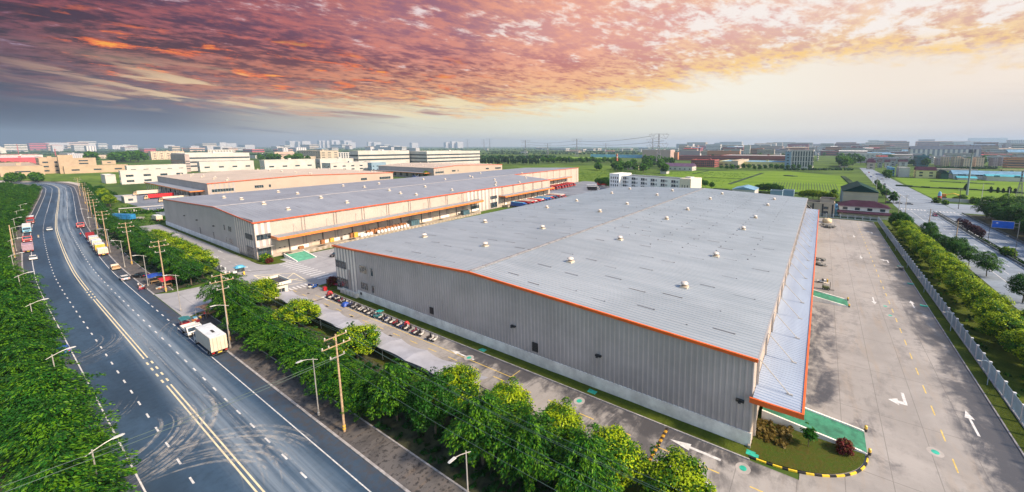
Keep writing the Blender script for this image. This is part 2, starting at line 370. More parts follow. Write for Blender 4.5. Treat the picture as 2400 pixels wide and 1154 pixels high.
def concrete_mat(name,base,stain,jx,jy,stain_amt=.8,warm=(.30,.25,.20),speck=0):
    m,ns,ls,p=nt(name); tc=N(ns,'ShaderNodeTexCoord'); v=tc.outputs['Object']
    n1=noise(ns,ls,v,.045,6,.65,.6); n2=noise(ns,ls,v,.5,6,.7,.4); n3=noise(ns,ls,mapping(ns,ls,v,scale=(.5,.06,1)),1.0,5,.65,.5)
    c=mixc(ns,ls,sstep(ns,ls,n1,.3,.7),tuple(x*.78 for x in base),tuple(x*1.10 for x in base))
    c=mixc(ns,ls,sstep(ns,ls,n3,.5,.72,0,.5),c,warm)
    c=mixc(ns,ls,sstep(ns,ls,n2,.4,.75,0,.4),c,tuple(x*.7 for x in base))
    vr=mapping(ns,ls,v,scale=(.16,.055,1),rot=(0,0,rad(STREAK)))
    s=mth(ns,ls,'ADD',mth(ns,ls,'MULTIPLY',noise(ns,ls,vr,1.0,8,.70,1.0),.66),mth(ns,ls,'MULTIPLY',n2,.34))
    s=mth(ns,ls,'ADD',.5,mth(ns,ls,'MULTIPLY',mth(ns,ls,'SUBTRACT',s,.5),2.0))
    sm=sstep(ns,ls,s,.50,.74,0,stain_amt)
    if speck:
        c=mixc(ns,ls,sstep(ns,ls,noise(ns,ls,v,speck,5,.7),.52,.62,0,.85),c,stain)
    # wet, tyre-marked ground gathers along the kerb side (vertex attribute 'wet')
    at=N(ns,'ShaderNodeAttribute'); at.attribute_name='wet'
    wet=mth(ns,ls,'MULTIPLY',at.outputs['Fac'],1.0)
    sm2=mth(ns,ls,'MULTIPLY',sstep(ns,ls,mth(ns,ls,'ADD',s,mth(ns,ls,'MULTIPLY',wet,.34)),.48,.80),sstep(ns,ls,wet,0,.35))
    c=mixc(ns,ls,mth(ns,ls,'MAXIMUM',mth(ns,ls,'MULTIPLY',sm,.35),mth(ns,ls,'MULTIPLY',sm2,.94)),c,stain)
    # slab joints
    sp=N(ns,'ShaderNodeSeparateXYZ'); ls.new(v,sp.inputs[0])
    def joint(o,step):
        f=mth(ns,ls,'FRACT',mth(ns,ls,'DIVIDE',o,step)); dd=mth(ns,ls,'ABSOLUTE',mth(ns,ls,'SUBTRACT',f,.5))
        return sstep(ns,ls,dd,.5-.06/step,.5-.03/step)
    j=mth(ns,ls,'MAXIMUM',joint(sp.outputs[0],jx),joint(sp.outputs[1],jy))
    c=mixc(ns,ls,mth(ns,ls,'MULTIPLY',j,.6),c,tuple(x*.35 for x in base))
    ls.new(c,p.inputs['Base Color'])
    ls.new(sstep(ns,ls,sm2,0,1,.72,.34),p.inputs['Roughness'])
    return m
STREAK=20
CONC=concrete_mat('yard_concrete',(.315,.303,.296),(.050,.052,.062),5.2,14.0)
STREAK=75
CONC3=concrete_mat('lane_concrete',(.33,.318,.314),(.060,.060,.068),7,50)
CONC2=concrete_mat('gate_concrete',(.33,.335,.36),(.13,.13,.14),6.0,9.0,.5,(.34,.34,.35))
ASPH_L=asphalt_mat('street_asphalt',(.036,.070,.120),(.22,.28,.35),True,(2.4,4.4))
ASPH_R=asphalt_mat('highway_asphalt',(.20,.25,.32),(.30,.34,.40),False)
ASPH_Y=asphalt_mat('depot_asphalt',(.17,.20,.25),(.27,.29,.32),False)
def grid_sheet(name,x0,x1,y0,y1,z,m,step,wet=None):
    nx,ny=max(1,round((x1-x0)/step)),max(1,round((y1-y0)/step))
    vs=[(x0+(x1-x0)*i/nx,y0+(y1-y0)*j/ny,z) for j in range(ny+1) for i in range(nx+1)]
    fs=[(j*(nx+1)+i,j*(nx+1)+i+1,(j+1)*(nx+1)+i+1,(j+1)*(nx+1)+i) for j in range(ny) for i in range(nx)]
    mb=MB(); mb.add(vs,fs); o=mb.build(name,m)
    a=o.data.attributes.new('wet','FLOAT','POINT')
    a.data.foreach_set('value',[wet(v[0],v[1]) if wet else 0.0 for v in vs])
    return o
def cl(v,a,b):
    t=max(0,min(1,(v-a)/(b-a))); return t*t*(3-2*t)
# ---- concrete yard right of the main warehouse, and the lane in front of it
yard=tag(grid_sheet('yard',0.2,26.2,41,258,0,CONC,2.6,lambda x,y: max(cl(x,18.5,25)*cl(y,45,60)*(1-.45*cl(y,150,200)), .62*cl(x,8,0.3)*cl(y,64,70)*(1-cl(y,105,118)), .6*(1-cl(math.hypot(x-9,y-66),.5,3.2)), .5*(1-cl(math.hypot(x-9.5,y-58.5),.5,3)))),kind='structure')
lane=tag(grid_sheet('service_lane',-133,0.2,40.5,50.1,0,CONC3,1.2,lambda x,y: cl(x,-78,-58)*(1-.8*cl(x,-12,-1))*max(cl(y,45.6,49.2)*.8,.26)),kind='structure')
apron=tag(grid_sheet('apron',-171,-120.2,50.1,262,0,CONC2,6),kind='structure')
gatelane=tag(grid_sheet('gate_road',-306,-133,41,50.1,0,CONC2,6),kind='structure')
mb=MB(); mb.flat([(-161,23.3),(-158.5,26),(-157.5,41),(-133,41),(-133.5,26),(-131,23.3)],.004); mouth=tag(mb.build('side_road',CONC2),kind='structure')
depot=tag(grid_sheet('depot_yard',-520,-306.2,58,96,0,ASPH_Y,12),kind='structure')
back=tag(grid_sheet('truck_yard',-246,-125,262.2,385,0,ASPH_Y,12),kind='structure')
mb=MB(); mb.flat([(-171,241),(-235,262),(-235,262.1),(-171,262.1)],-.01); 
# ---- left street following its bend
CLX=[(60,14),(-100,14),(-190,14.0),(-231,14.9),(-275,16.7),(-315,18.6),(-345,20.4),(-396,24.2),(-432,27.2),(-482,31.2),(-561,37.6),(-627,42.4),(-662,44.6),(-703,45.0),(-736,43.4),(-765,39.5),(-800,31),(-840,16),(-885,-6),(-940,-38)]
def spline(pts,n=8):
    out=[]
    P=[Vector((*p,0)) for p in pts]; P=[P[0]*2-P[1]]+P+[P[-1]*2-P[-2]]
    for i in range(1,len(P)-2):
        for k in range(n):
            t=k/n; a,b,c,d=P[i-1],P[i],P[i+1],P[i+2]
            out.append(.5*((2*b)+(c-a)*t+(2*a-5*b+4*c-d)*t*t+(3*b-a-3*c+d)*t**3))
    out.append(P[-2]); return out
CLP=spline(CLX)
def arc(points):
    s=[0.0]
    for a,b in zip(points,points[1:]): s.append(s[-1]+(b-a).length)
    return s
CLS=arc(CLP)
def nrm(P,i):
    a=P[max(0,i-1)]; b=P[min(len(P)-1,i+1)]; d=(b-a).normalized(); return Vector((d.y,-d.x,0))
def along(s,off):
    """point on the street at arc length s, off metres to the right-hand (+Y) side"""
    i=0
    while i<len(CLS)-2 and CLS[i+1]<s: i+=1
    t=(s-CLS[i])/(CLS[i+1]-CLS[i]); p=CLP[i].lerp(CLP[i+1],t); n=nrm(CLP,i).lerp(nrm(CLP,i+1),t).normalized()
    return p+n*off
def s_of_x(x):
    for i in range(len(CLP)-1):
        if CLP[i].x>=x>=CLP[i+1].x: return CLS[i]+(CLS[i+1]-CLS[i])*(CLP[i].x-x)/(CLP[i].x-CLP[i+1].x)
    return CLS[-1]
def ribbon(o0,o1,s0,s1,z,step=6,uv=False,z1=None):
    n=max(1,int((s1-s0)/step)); vs=[];fs=[];uvs=[]
    for k in range(n+1):
        s=s0+(s1-s0)*k/n
        a=along(s,o0); b=along(s,o1); vs+=[(a.x,a.y,z),(b.x,b.y,z if z1 is None else z1)]; uvs+=[(s,o0),(s,o1)]
    for k in range(n): fs.append((2*k,2*k+1,2*k+3,2*k+2))
    return vs,fs,uvs
def ribbon_obj(name,o0,o1,s0,s1,z,m,step=6):
    vs,fs,uvs=ribbon(o0,o1,s0,s1,z,step); mb=MB(); mb.add(vs,fs); o=mb.build(name,m)
    ul=o.data.uv_layers.new(name='UVMap'); 
    for l in o.data.loops: ul.data[l.index].uv=uvs[l.vertex_index]
    return o
SEND=CLS[-1]-1
street=tag(ribbon_obj('road',-9.2,9.2,0,SEND,0,ASPH_L),'two-way blue-grey asphalt street with yellow centre lines','road',kind='structure')
def mark(name,m,parts,parent=street,z=.006):
    mb=MB()
    for vs,fs,_ in parts: mb.add(vs,fs)
    o=mb.build(name,m); o.parent=parent; o.matrix_parent_inverse=Matrix(); tag(o,kind='structure'); return o
sx=s_of_x
# double yellow centre line with gaps at the crossings
segs=[(0,sx(-96.5)),(sx(-113),sx(-170)),(sx(-182),SEND)]
yl=[]
for a,b in segs:
    for o in (-.24,.24): yl.append(ribbon(o-.09,o+.09,a,b,.006))
for a,b in ((sx(-97.5),sx(-112)),(sx(-171),sx(-181))):
    q=a+.8
    while q<b-1.2:
        for o in (-.3,.3): yl.append(ribbon(o-.12,o+.12,q,q+1.5,.006,2))
        q+=3.6
mark('centre_line',CREAMLINE,yl)
ds=[]
q=sx(-20)
while q<sx(-420):
    for o in (-3.85,3.85): ds.append(ribbon(o-.10,o+.10,q,q+1.7,.006,2))
    q+=5.6
for o in (-3.85,3.85): ds.append(ribbon(o-.07,o+.07,sx(-420),SEND,.006))
mark('lane_dashes',WHITE,ds)
ed=[ribbon(7.0-.07,7.0+.07,0,sx(-126),.006),ribbon(7.0-.07,7.0+.07,sx(-152),SEND,.006),ribbon(-7.3-.08,-7.3+.08,0,sx(-104),.006),ribbon(-7.3-.08,-7.3+.08,sx(-109),SEND,.006)]
q=sx(-128)
while q<sx(-150): ed.append(ribbon(6.9,7.1,q,q+1.8,.006,2)); q+=5.0
mark('edge_lines',WHITE,ed)
# kerbs, gutters, footways
KERB=mat('kerb_stone',(.36,.35,.36),.8,var=.25,scale=.9)
PAVE=concrete_mat('footway_paving',(.115,.110,.112),(.018,.018,.02),50,50,1.0,(.22,.15,.09),1.9)
SOIL=mat('verge_soil',(.045,.05,.022),.95,var=.5,scale=.5)
def kerb(name,o0,o1,s0,s1,h=.14):
    mb=MB(); n=max(1,int((s1-s0)/6))
    for k in range(n):
        a,b=s0+(s1-s0)*k/n,s0+(s1-s0)*(k+1)/n
        p=[along(a,o0),along(a,o1),along(b,o1),along(b,o0)]
        vs=[(q.x,q.y,-.02) for q in p]+[(q.x,q.y,h) for q in p]
        fs=[(4,5,6,7),(0,1,5,4),(2,3,7,6)] 
        mb.add(vs,[(4,5,6,7),(3,0,4,7),(1,2,6,5)]+([(0,1,5,4)] if k==0 else [])+([(2,3,7,6)] if k==n-1 else []))
    o=mb.build(name,KERB); return tag(o,kind='structure')
for a,b in ((0,sx(-131)),(sx(-161),SEND)):
    kerb('kerb',9.2,9.5,a,b)
    tag(ribbon_obj('footway',9.5,13.0,a,b,.12,PAVE),kind='structure')
    kerb('verge_kerb',13.0,13.18,a,b,.2)
    tag(ribbon_obj('verge',13.18,24.5 if a==0 else 21.5,a,b if a==0 else sx(-640),.10,SOIL),kind='structure')
kerb('kerb',-9.5,-9.2,0,SEND)
tag(ribbon_obj('footway',-12.0,-9.5,0,SEND,.12,PAVE),kind='structure')
tag(ribbon_obj('verge',-34,-12.0,0,sx(-640),.10,SOIL),kind='structure')
mb=MB(); mb.flat([(-812,20),(-770,60),(-700,66),(-640,62),(-640,54),(-703,56.5),(-742,54.5),(-772,50),(-806,42),(-842,28),(-880,0)],.02)
tag(mb.build('path',mat('pale_dirt',(.42,.38,.34),.9)),kind='structure')
# dust dragged by turning lorries: pale arcs on the asphalt
def dust_mat():
    m,ns,ls,p=nt('road_dust'); tc=N(ns,'ShaderNodeTexCoord'); v=tc.outputs['Object']
    n=noise(ns,ls,v,.9,5,.7); 
    p.inputs['Base Color'].default_value=(.62,.60,.57,1); p.inputs['Roughness'].default_value=.95
    at=N(ns,'ShaderNodeAttribute'); at.attribute_name='thin'
    ls.new(mth(ns,ls,'MULTIPLY',sstep(ns,ls,n,.34,.66,.0,.33),at.outputs['Fac']),p.inputs['Alpha'])
    return m
def dust_arcs():
    rr=random.Random(3); mb=MB(); al=[]; z=.008
    def arcline(c,r,a0,a1,w,sx_=1.0,sy_=1.0,st=1.0):
        nonlocal z
        z+=.0006; n=18; vs=[];fs=[]
        for k in range(n+1):
            t=k/n; a=a0+(a1-a0)*t; ww=w*(.5+math.sin(math.pi*t)*.5)
            for q in (-ww/2,ww/2):
                vs.append((c[0]+(r+q)*math.cos(a)*sx_,c[1]+(r+q)*math.sin(a)*sy_,z)); al.append(st*min(1,math.sin(math.pi*min(max(t,.02),.98))*2.2))
        for k in range(n): fs.append((2*k,2*k+1,2*k+3,2*k+2))
        mb.add(vs,fs)
    # bundles of turning tracks at the crossings
    for k in range(22):
        r=10.5+rr.uniform(-3.4,3.0); arcline((-84.6+rr.uniform(-.8,.8),3.6+rr.uniform(-.6,.6)),r,rad(rr.uniform(2,16)),rad(rr.uniform(84,112)),rr.choice((.18,.34,.5)),1.12,1.0,rr.uniform(.5,1))
    for k in range(14):
        r=13+rr.uniform(-3,3); arcline((-59.5+rr.uniform(-.8,.8),5.6),r,rad(rr.uniform(96,80)),rad(rr.uniform(150,176)),rr.choice((.18,.34,.5)),1.1,1.0,rr.uniform(.5,1))
    for k in range(7):
        r=9.5+rr.uniform(-2,2); arcline((-63,6.0),r,rad(rr.uniform(60,75)),rad(rr.uniform(120,150)),rr.choice((.14,.25)),1.6,1.0,rr.uniform(.4,.8))
    for k in range(5):
        r=9+rr.uniform(-1,2.2); arcline((-101,1.0),r,rad(rr.uniform(5,15)),rad(rr.uniform(60,75)),.16,1.3,1.0,.55)
    for k in range(14):
        r=11+rr.uniform(-3,3); arcline((-134,1.5),r,rad(rr.uniform(8,20)),rad(rr.uniform(85,110)),.2,1.2,1.1,.5)
    for k in range(8):
        r=12+rr.uniform(-3,3); arcline((-120,29.5),r,rad(rr.uniform(185,200)),rad(rr.uniform(255,280)),.18,1.3,1.0,.4)
    # straight tracks
    for k in range(16):
        y=14.2+rr.gauss(2.2,1.5); x0=rr.uniform(-250,-60); L=rr.uniform(25,80); vs=[];fs=[]; z+=.0006
        n=12; sl=rr.uniform(-.02,.02)
        for q in range(n+1):
            x=x0+L*q/n; yy=y+sl*L*q/n+(0 if x>-200 else (-200-x)*.03)
            for e in (-.07,.07): vs.append((x,yy+e,z)); al.append(.6*math.sin(math.pi*q/n))
        for q in range(n): fs.append((2*q,2*q+2,2*q+3,2*q+1))
        mb.add(vs,fs)
    o=mb.build('dust_tracks',dust_mat()); a=o.data.attributes.new('thin','FLOAT','POINT'); a.data.foreach_set('value',al)
    o.parent=street; tag(o,kind='structure')
dust_arcs()
# ---- lane markings in the yard
def dashes(p0,p1,w,L,gap,z=.006):
    p0,p1=Vector((*p0,0)),Vector((*p1,0)); d=(p1-p0); T=d.length; d.normalize(); n=Vector((-d.y,d.x,0))*w/2; out=[]; q=0
    while q<T:
        a=p0+d*q; b=p0+d*min(T,q+L); out.append(([(a-n).to_tuple()[:2]+(z,),(b-n).to_tuple()[:2]+(z,),(b+n).to_tuple()[:2]+(z,),(a+n).to_tuple()[:2]+(z,)],[(0,1,2,3)],None)); q+=L+gap
    return out
mark('lane_dashes',YELLOW,dashes((17.8,62),(18.6,250),.18,2.6,3.6),yard)
mark('lane_dashes',YELLOW,dashes((-131,45.3),(-2,45.9),.16,2.6,3.7),lane)
mark('parking_line',YELLOW,dashes((-121,47.0),(-46.2,47.2),.14,200,1)+dashes((-46.2,47.2),(-46.2,49.6),.14,9,1),lane)
def arrow(p,d,L=6.0,w=.32,hw=1.2,hl=2.2,z=.007):
    """straight arrow lying on the ground, tip in direction d"""
    p=Vector((*p,0)); d=Vector((*d,0)).normalized(); n=Vector((-d.y,d.x,0))
    a=p-d*L/2; b=p+d*(L/2-hl); t=p+d*L/2
    pts=[a-n*w/2,b-n*w/2,b-n*hw/2,t,b+n*hw/2,b+n*w/2,a+n*w/2]
    return ([(q.x,q.y,z) for q in pts],[(0,1,5,6),(2,3,4)],None) if False else ([(q.x,q.y,z) for q in pts],[(0,1,5,6),(1,2,3),(1,3,5),(5,3,4)],None)
def bent(p,d,side,z=.007):
    """arrow that turns to one side"""
    p=Vector((*p,0)); d=Vector((*d,0)).normalized(); n=Vector((-d.y,d.x,0))*side
    q=lambda a,b:(p+d*a+n*b).to_tuple()[:2]+(z,)
    return ([q(-2.4,-.22),q(-2.4,.22),q(1.3,.22),q(1.3,-.22),q(.45,.22),q(.45,.95),q(1.3,.95),q(-.15,.95),q(.87,2.3),q(1.9,.95)],[(0,1,2,3),(4,5,6,2),(7,9,8)],None)
mark('direction_arrows',WHITE,[bent((14.4,76.3),(0,-1),-1),arrow((22.3,75.2),(0,1),6.4),arrow((14.6,124.4),(0,-1),5.6),arrow((23.2,127.0),(0,1),5.6),arrow((15,172.6),(0,-1),5),bent((23,171.5),(0,1),1),arrow((15,212),(0,-1),5),bent((23,226),(0,1),1)],yard)
mark('direction_arrows',WHITE,[arrow((-12.6,48.1),(-1,0),7.2,.42,1.3,3),arrow((-12.3,43.6),(1,0),7.2,.42,1.3,3),arrow((-76,43.5),(1,0),7.0,.34,1.1,2.4),arrow((-60,47.6),(-1,0),7,.34,1.1,2.4),arrow((-118.5,43.0),(1,0),5.6,.36,1.1,2.0),bent((-116.5,47.2),(-1,0),-1)],lane)
# pedestrian crossings, box junction and arrows by the gate
zb=[]
for k in range(13): zb+=dashes((-166+k*2.55,53.6),(-166+k*2.55,58.0),.75,9,1)
for k in range(7): zb+=dashes((-133.8,43.2+k*1.05),(-130.6,43.2+k*1.05),.5,9,1)
mark('zebra_crossing',WHITE,zb,apron)
bx=[]
q=[(-157,44.4),(-148.5,52.2),(-135.8,51.0),(-137.5,43.3)]
for a,b in ((0,1),(1,2),(2,3),(3,0),(0,2),(1,3)): bx+=dashes(q[a],q[b],.28,60,1,.007+.001*(a+b))
m1=tuple((q[0][i]+q[1][i])/2 for i in (0,1)); m2=tuple((q[2][i]+q[3][i])/2 for i in (0,1))
bx+=dashes((-152.7,44.3),(-151.2,49.8),.5,60,1,.012)+dashes((-141.0,43.6),(-141.0,50.6),.5,60,1,.012)
mark('box_junction',CREAMLINE,bx,gatelane)
mark('direction_arrows',WHITE,[arrow((-171.5,46.4),(1,0),5.4,.34,1.1,2.0),arrow((-205,48.6),(-1,0),5.4,.34,1.1,2.0),arrow((-262,48.3),(-1,0),5.4,.34,1.1,2.0),arrow((-196,45.0),(1,0),5,.3,1.0,2)],gatelane)
mark('lane_dashes',WHITE,dashes((-300,46.3),(-160,45.6),.14,2.4,4),gatelane)
mark('parking_lines',WHITE,sum([dashes((-170.2,66+k*5.2),(-158.5,66+k*5.2),.12,40,1) for k in range(17)],[]),apron)
# manhole lids (flush covers)
TEAL=mat('teal_paint',(.03,.40,.30),.5,var=.2,scale=2)
for i,(x,y) in enumerate([(16.1,64.9),(-6.2,48.3),(-31.9,48.2),(-57.9,47.6),(17.1,115.3),(16.8,121.6)]):
    mb=MB(); mb.lathe((x,y,.004),[(.45,0),(.45,.012),(.43,.014),(.0001,.014)],18); mb.build('manhole_lid',TEAL).parent=yard if x>0 else lane
    mb=MB(); mb.lathe((x,y,.002),[(.95,0),(.95,.005),(.0001,.006)],18); mb.build('manhole_collar',mat('collar',(.37,.35,.34),.8)).parent=yard if x>0 else lane
for p in ((-5.5,51.3),(-31.2,51.2),(-57.6,50.9),(25.9,166),(25.7,146),(25.6,127)):
    mb=MB(); mb.box(p[0]-.8,p[0]+.8,p[1]-.45,p[1]+.45,.0,.16); mb.build('drain_cover',TEAL).parent=yard if p[0]>0 else lane
for x,y in ((-97.5,45.1),(-80,44.6),(-109.6,44.9),(-124,46.5)):
    mb=MB(); mb.box(x-.55,x+.55,y-.2,y+.2,.001,.012); mb.build('drain_grate',DARK).parent=lane
mb=MB(); mb.box(-116.3,-115.9,41.2,49.4,.001,.016); o=mb.build('drain_channel',DARK); o.parent=lane
# striped speed bump
sb=thing('speed_bump','black and yellow striped speed bump across the lane below the main warehouse','speed bump',(-17.2,46.1,0))
mb=MB()
for k in range(15):
    y=42.4+k*.5; mb.cur=k%2; mb.profile([(-17.45,.002),(-17.3,.055),(-17.1,.055),(-16.95,.002)],'y',y,y+.5)
mb.build('rubber_strip',[mat('bump_black',(.03,.02,.015),.7),mat('bump_yellow',(.45,.25,.02),.6)],sb)
# ---- planted strips
def grass_mat(name,a,b,c_):
    m,ns,ls,p=nt(name); tc=N(ns,'ShaderNodeTexCoord'); v=tc.outputs['Object']
    n1=noise(ns,ls,v,.35,6,.7); n2=noise(ns,ls,v,2.6,5,.75)
    c=mixc(ns,ls,sstep(ns,ls,n1,.35,.65),a,b); c=mixc(ns,ls,sstep(ns,ls,n2,.45,.7,0,.6),c,c_)
    ls.new(c,p.inputs['Base Color']); p.inputs['Roughness'].default_value=.95; p.inputs['Specular IOR Level'].default_value=.1
    bp=N(ns,'ShaderNodeBump'); bp.inputs['Strength'].default_value=.8; bp.inputs['Distance'].default_value=.2; ls.new(n2,bp.inputs['Height']); ls.new(bp.outputs[0],p.inputs['Normal'])
    return m
LAWN=grass_mat('lawn',(.055,.085,.012),(.090,.120,.016),(.045,.055,.012))
DRYLAWN=grass_mat('dry_lawn',(.065,.075,.014),(.050,.085,.012),(.10,.065,.02))
def strip(name,x0,x1,y0,y1,m=LAWN,kx=None,h=.13):
    mb=MB(); nx=max(1,int((x1-x0)/2)); ny=max(1,int((y1-y0)/2))
    vs=[];fs=[]
    for j in range(ny+1):
        for i in range(nx+1): vs.append((x0+(x1-x0)*i/nx,y0+(y1-y0)*j/ny,h+R.uniform(0,.05)))
    fs=[(j*(nx+1)+i,j*(nx+1)+i+1,(j+1)*(nx+1)+i+1,(j+1)*(nx+1)+i) for j in range(ny) for i in range(nx)]
    mb.add(vs,fs); return tag(mb.build(name,m),kind='stuff')
def kerbbox(x0,x1,y0,y1,h=.15): 
    mb=MB(); mb.box(x0,x1,y0,y1,-.02,h); return tag(mb.build('kerb',KERB),kind='structure')
strip('grass',-119.5,-5.8,50.25,52.3); kerbbox(-120,-5.7,50.05,50.25)
strip('grass',26.4,28.4,47,257.5); kerbbox(26.2,26.4,46,257.6)
strip('grass',2,26,258.2,259.6,DRYLAWN)
strip('grass',-300,-178,49.9,51.4); kerbbox(-301,-178,49.72,49.9)
strip('grass',-133,28.3,37.0,40.2,DRYLAWN,h=.08)
# ================================================================ warehouses
def roof_metal(name,a,b,axis):
    m,ns,ls,p=nt(name); tc=N(ns,'ShaderNodeTexCoord'); v=tc.outputs['Object']
    sc=(.02,.35,1) if axis=='x' else (.35,.02,1)
    n1=noise(ns,ls,mapping(ns,ls,v,scale=sc),1.0,6,.65); n2=noise(ns,ls,v,.05,5,.6); n3=noise(ns,ls,v,1.4,4,.7)
    c=mixc(ns,ls,sstep(ns,ls,n1,.3,.7),a,b); c=mixc(ns,ls,sstep(ns,ls,n2,.42,.72,0,.5),c,tuple(x*.82 for x in a))
    c=mixc(ns,ls,sstep(ns,ls,n3,.60,.75,0,.35),c,tuple(x*.62 for x in a))
    ls.new(c,p.inputs['Base Color']); p.inputs['Roughness'].default_value=.46; p.inputs['Metallic'].default_value=.25
    return m
ROOF_A=roof_metal('roof_zinc',(.335,.385,.43),(.41,.455,.50),'x')
ROOF_B=roof_metal('roof_zinc_dull',(.27,.305,.36),(.33,.37,.425),'x')
ROOF_T=roof_metal('roof_tan',(.46,.39,.33),(.54,.46,.39),'y')
ORANGE=mat('orange_trim',(.72,.125,.018),.4,var=.10)
ORANGE2=mat('orange_trim_pale',(.66,.20,.045),.45,var=.12)
SIDING=mat('siding_grey',(.45,.41,.405),.5,metal=.1,var=.10,scale=.12)
SIDING_B=mat('siding_warm_grey',(.44,.40,.38),.55,var=.07,scale=.12)
CREAM=mat('siding_cream',(.47,.395,.345),.55,var=.06,scale=.15)
TAUPE=mat('siding_taupe',(.36,.325,.325),.55,var=.08,scale=.15)
PLINTH=mat('plinth_render',(.90,.85,.79),.8,var=.14,scale=.35)
PLINTHW=mat('plinth_white',(.80,.80,.82),.8,var=.10,scale=.35)
GLASS=None
def glass_mat():
    m,ns,ls,p=nt('window_glass'); tc=N(ns,'ShaderNodeTexCoord')
    n=noise(ns,ls,tc.outputs['Object'],.8,2); c=mixc(ns,ls,sstep(ns,ls,n,.4,.6),(.012,.022,.032),(.04,.07,.095))
    ls.new(c,p.inputs['Base Color']); p.inputs['Roughness'].default_value=.12; p.inputs['Metallic'].default_value=0; p.inputs['Specular IOR Level'].default_value=.8
    return m
GLASS=glass_mat()
FRAME=mat('window_frame',(.46,.44,.43),.5)
GREYFRAME=mat('frame_dark_grey',(.14,.14,.15),.5)
STEEL=mat('galvanised',(.5,.48,.46),.45,metal=.4)
CONCR=mat('dock_concrete',(.40,.35,.29),.85,var=.2,scale=.5)
GREENP=mat('green_ramp_paint',(.035,.20,.12),.7,var=.28,scale=.7)
DOORM=mat('roller_door',(.52,.45,.37),.5,var=.06)
BRICKC=mat('louvre_black',(.025,.027,.03),.5)
def corr(mb,a,b,z0,ztop,pitch,depth,nx,ny):
    """ribbed sheet from a to b (plan points), outward normal (nx,ny), top height ztop(t)"""
    a,b=Vector((*a,0)),Vector((*b,0)); L=(b-a).length; n=max(1,round(L/pitch)); nn=Vector((nx,ny,0))
    prof=[]
    for k in range(n):
        for t,d in ((0,0),(.58,0),(.68,1),(.90,1)): prof.append(((k+t)/n,d*depth))
    prof.append((1.0,0.0)); vs=[]
    for t,d in prof:
        p=a.lerp(b,t)+nn*d; vs+=[(p.x,p.y,z0),(p.x,p.y,ztop(t))]
    mb.add(vs,[(2*i,2*i+2,2*i+3,2*i+1) for i in range(len(prof)-1)])
def window_on(parent,plane,pos,u0,u1,z0,z1,nx,nz=1,sub=True,frame=FRAME,out=.06,name='window',glass=GLASS,bar=.09):
    """glazed unit on a wall: plane 'y' (wall at y=pos facing -y), 'Y' (facing +y), 'x' (wall at x=pos facing +x), 'X' (facing -x)"""
    sgn={'y':-1,'x':1,'X':-1,'Y':1}[plane]
    def bx(mb,a,b,c,d,o0,o1):
        p0,p1=pos+sgn*o0,pos+sgn*o1
        if plane in 'yY': mb.box(a,b,min(p0,p1),max(p0,p1),c,d)
        else: mb.box(min(p0,p1),max(p0,p1),a,b,c,d)
    mb=MB(); t=bar
    bx(mb,u0,u1,z0,z0+t,-.02,out); bx(mb,u0,u1,z1-t,z1,-.02,out)
    for k in range(nx+1):
        u=u0+(u1-u0-t)*k/nx; bx(mb,u,u+t,z0+t,z1-t,-.02,out)
    for k in range(1,nz):
        z=z0+(z1-z0)*k/nz; bx(mb,u0+t,u1-t,z-t/2,z+t/2,-.02,out*.9)
    f=mb.build(name,frame,parent)
    mb=MB(); bx(mb,u0+t*.5,u1-t*.5,z0+t*.5,z1-t*.5,-.03,out*.4); mb.build('pane',glass,f)
    return f
def roof_slab(mb,axis,e0,e1,z0,z1,a,b,pitch,rib=.09,th=.12):
    """sloping sheet from (e0,z0) to (e1,z1) with standing ribs down the slope; spans a..b along the other axis"""
    n=max(1,round(abs(b-a)/pitch)); prof=[]
    for k in range(n):
        for t,d in ((0,0),(.72,0),(.80,1),(.92,1)): prof.append((a+(b-a)*(k+t)/n,d*rib))
    prof.append((b,0.0)); vs=[]
    for t,d in prof:
        vs+=[(e0,t,z0+d),(e1,t,z1+d)] if axis=='x' else [(t,e0,z0+d),(t,e1,z1+d)]
    mb.add(vs,[(2*i,2*i+1,2*i+3,2*i+2) for i in range(len(prof)-1)])
    # underside
    q=[(e0,a,z0-th),(e1,a,z1-th),(e1,b,z1-th),(e0,b,z0-th)]
    if axis!='x': q=[(p[1],p[0],p[2]) for p in q]
    mb.add(q,[(0,1,2,3)])
VENT_M=[mat('vent_curb',(.60,.52,.42),.6),mat('vent_hood',(.66,.60,.55),.45,metal=.2,var=.1,scale=1.5),mat('vent_throat',(.30,.25,.20),.6)]
def vent(parent,x,y,z,s=1.0):
    """roof turbine: square curb, throat, domed hood - one part with its hood as a sub-part"""
    mb=MB(); mb.prism([(x-.95*s,y-.95*s),(x+.95*s,y-.95*s),(x+.95*s,y+.95*s),(x-.95*s,y+.95*s)],z-.3,z+.42*s)
    c=mb.build('roof_ventilator',VENT_M[0],parent)
    mb=MB(); mb.lathe((x,y,z+.42*s),[(.62*s,0),(.66*s,.5*s)],14); mb.build('throat',VENT_M[2],c)
    mb=MB(); mb.lathe((x,y,z+.9*s),[(.74*s,0),(.98*s,.12*s),(.98*s,.34*s),(.80*s,.56*s),(.45*s,.70*s),(.01,.74*s)],16); mb.build('hood',VENT_M[1],c,smooth=True)
    return c
def on_roof(px,py,zf,x0,x1,y0,y1):
    z=15.0
    for _ in range(12):
        p=G(px,py,z); z=zf(min(max(p.x,x0),x1))
    return p
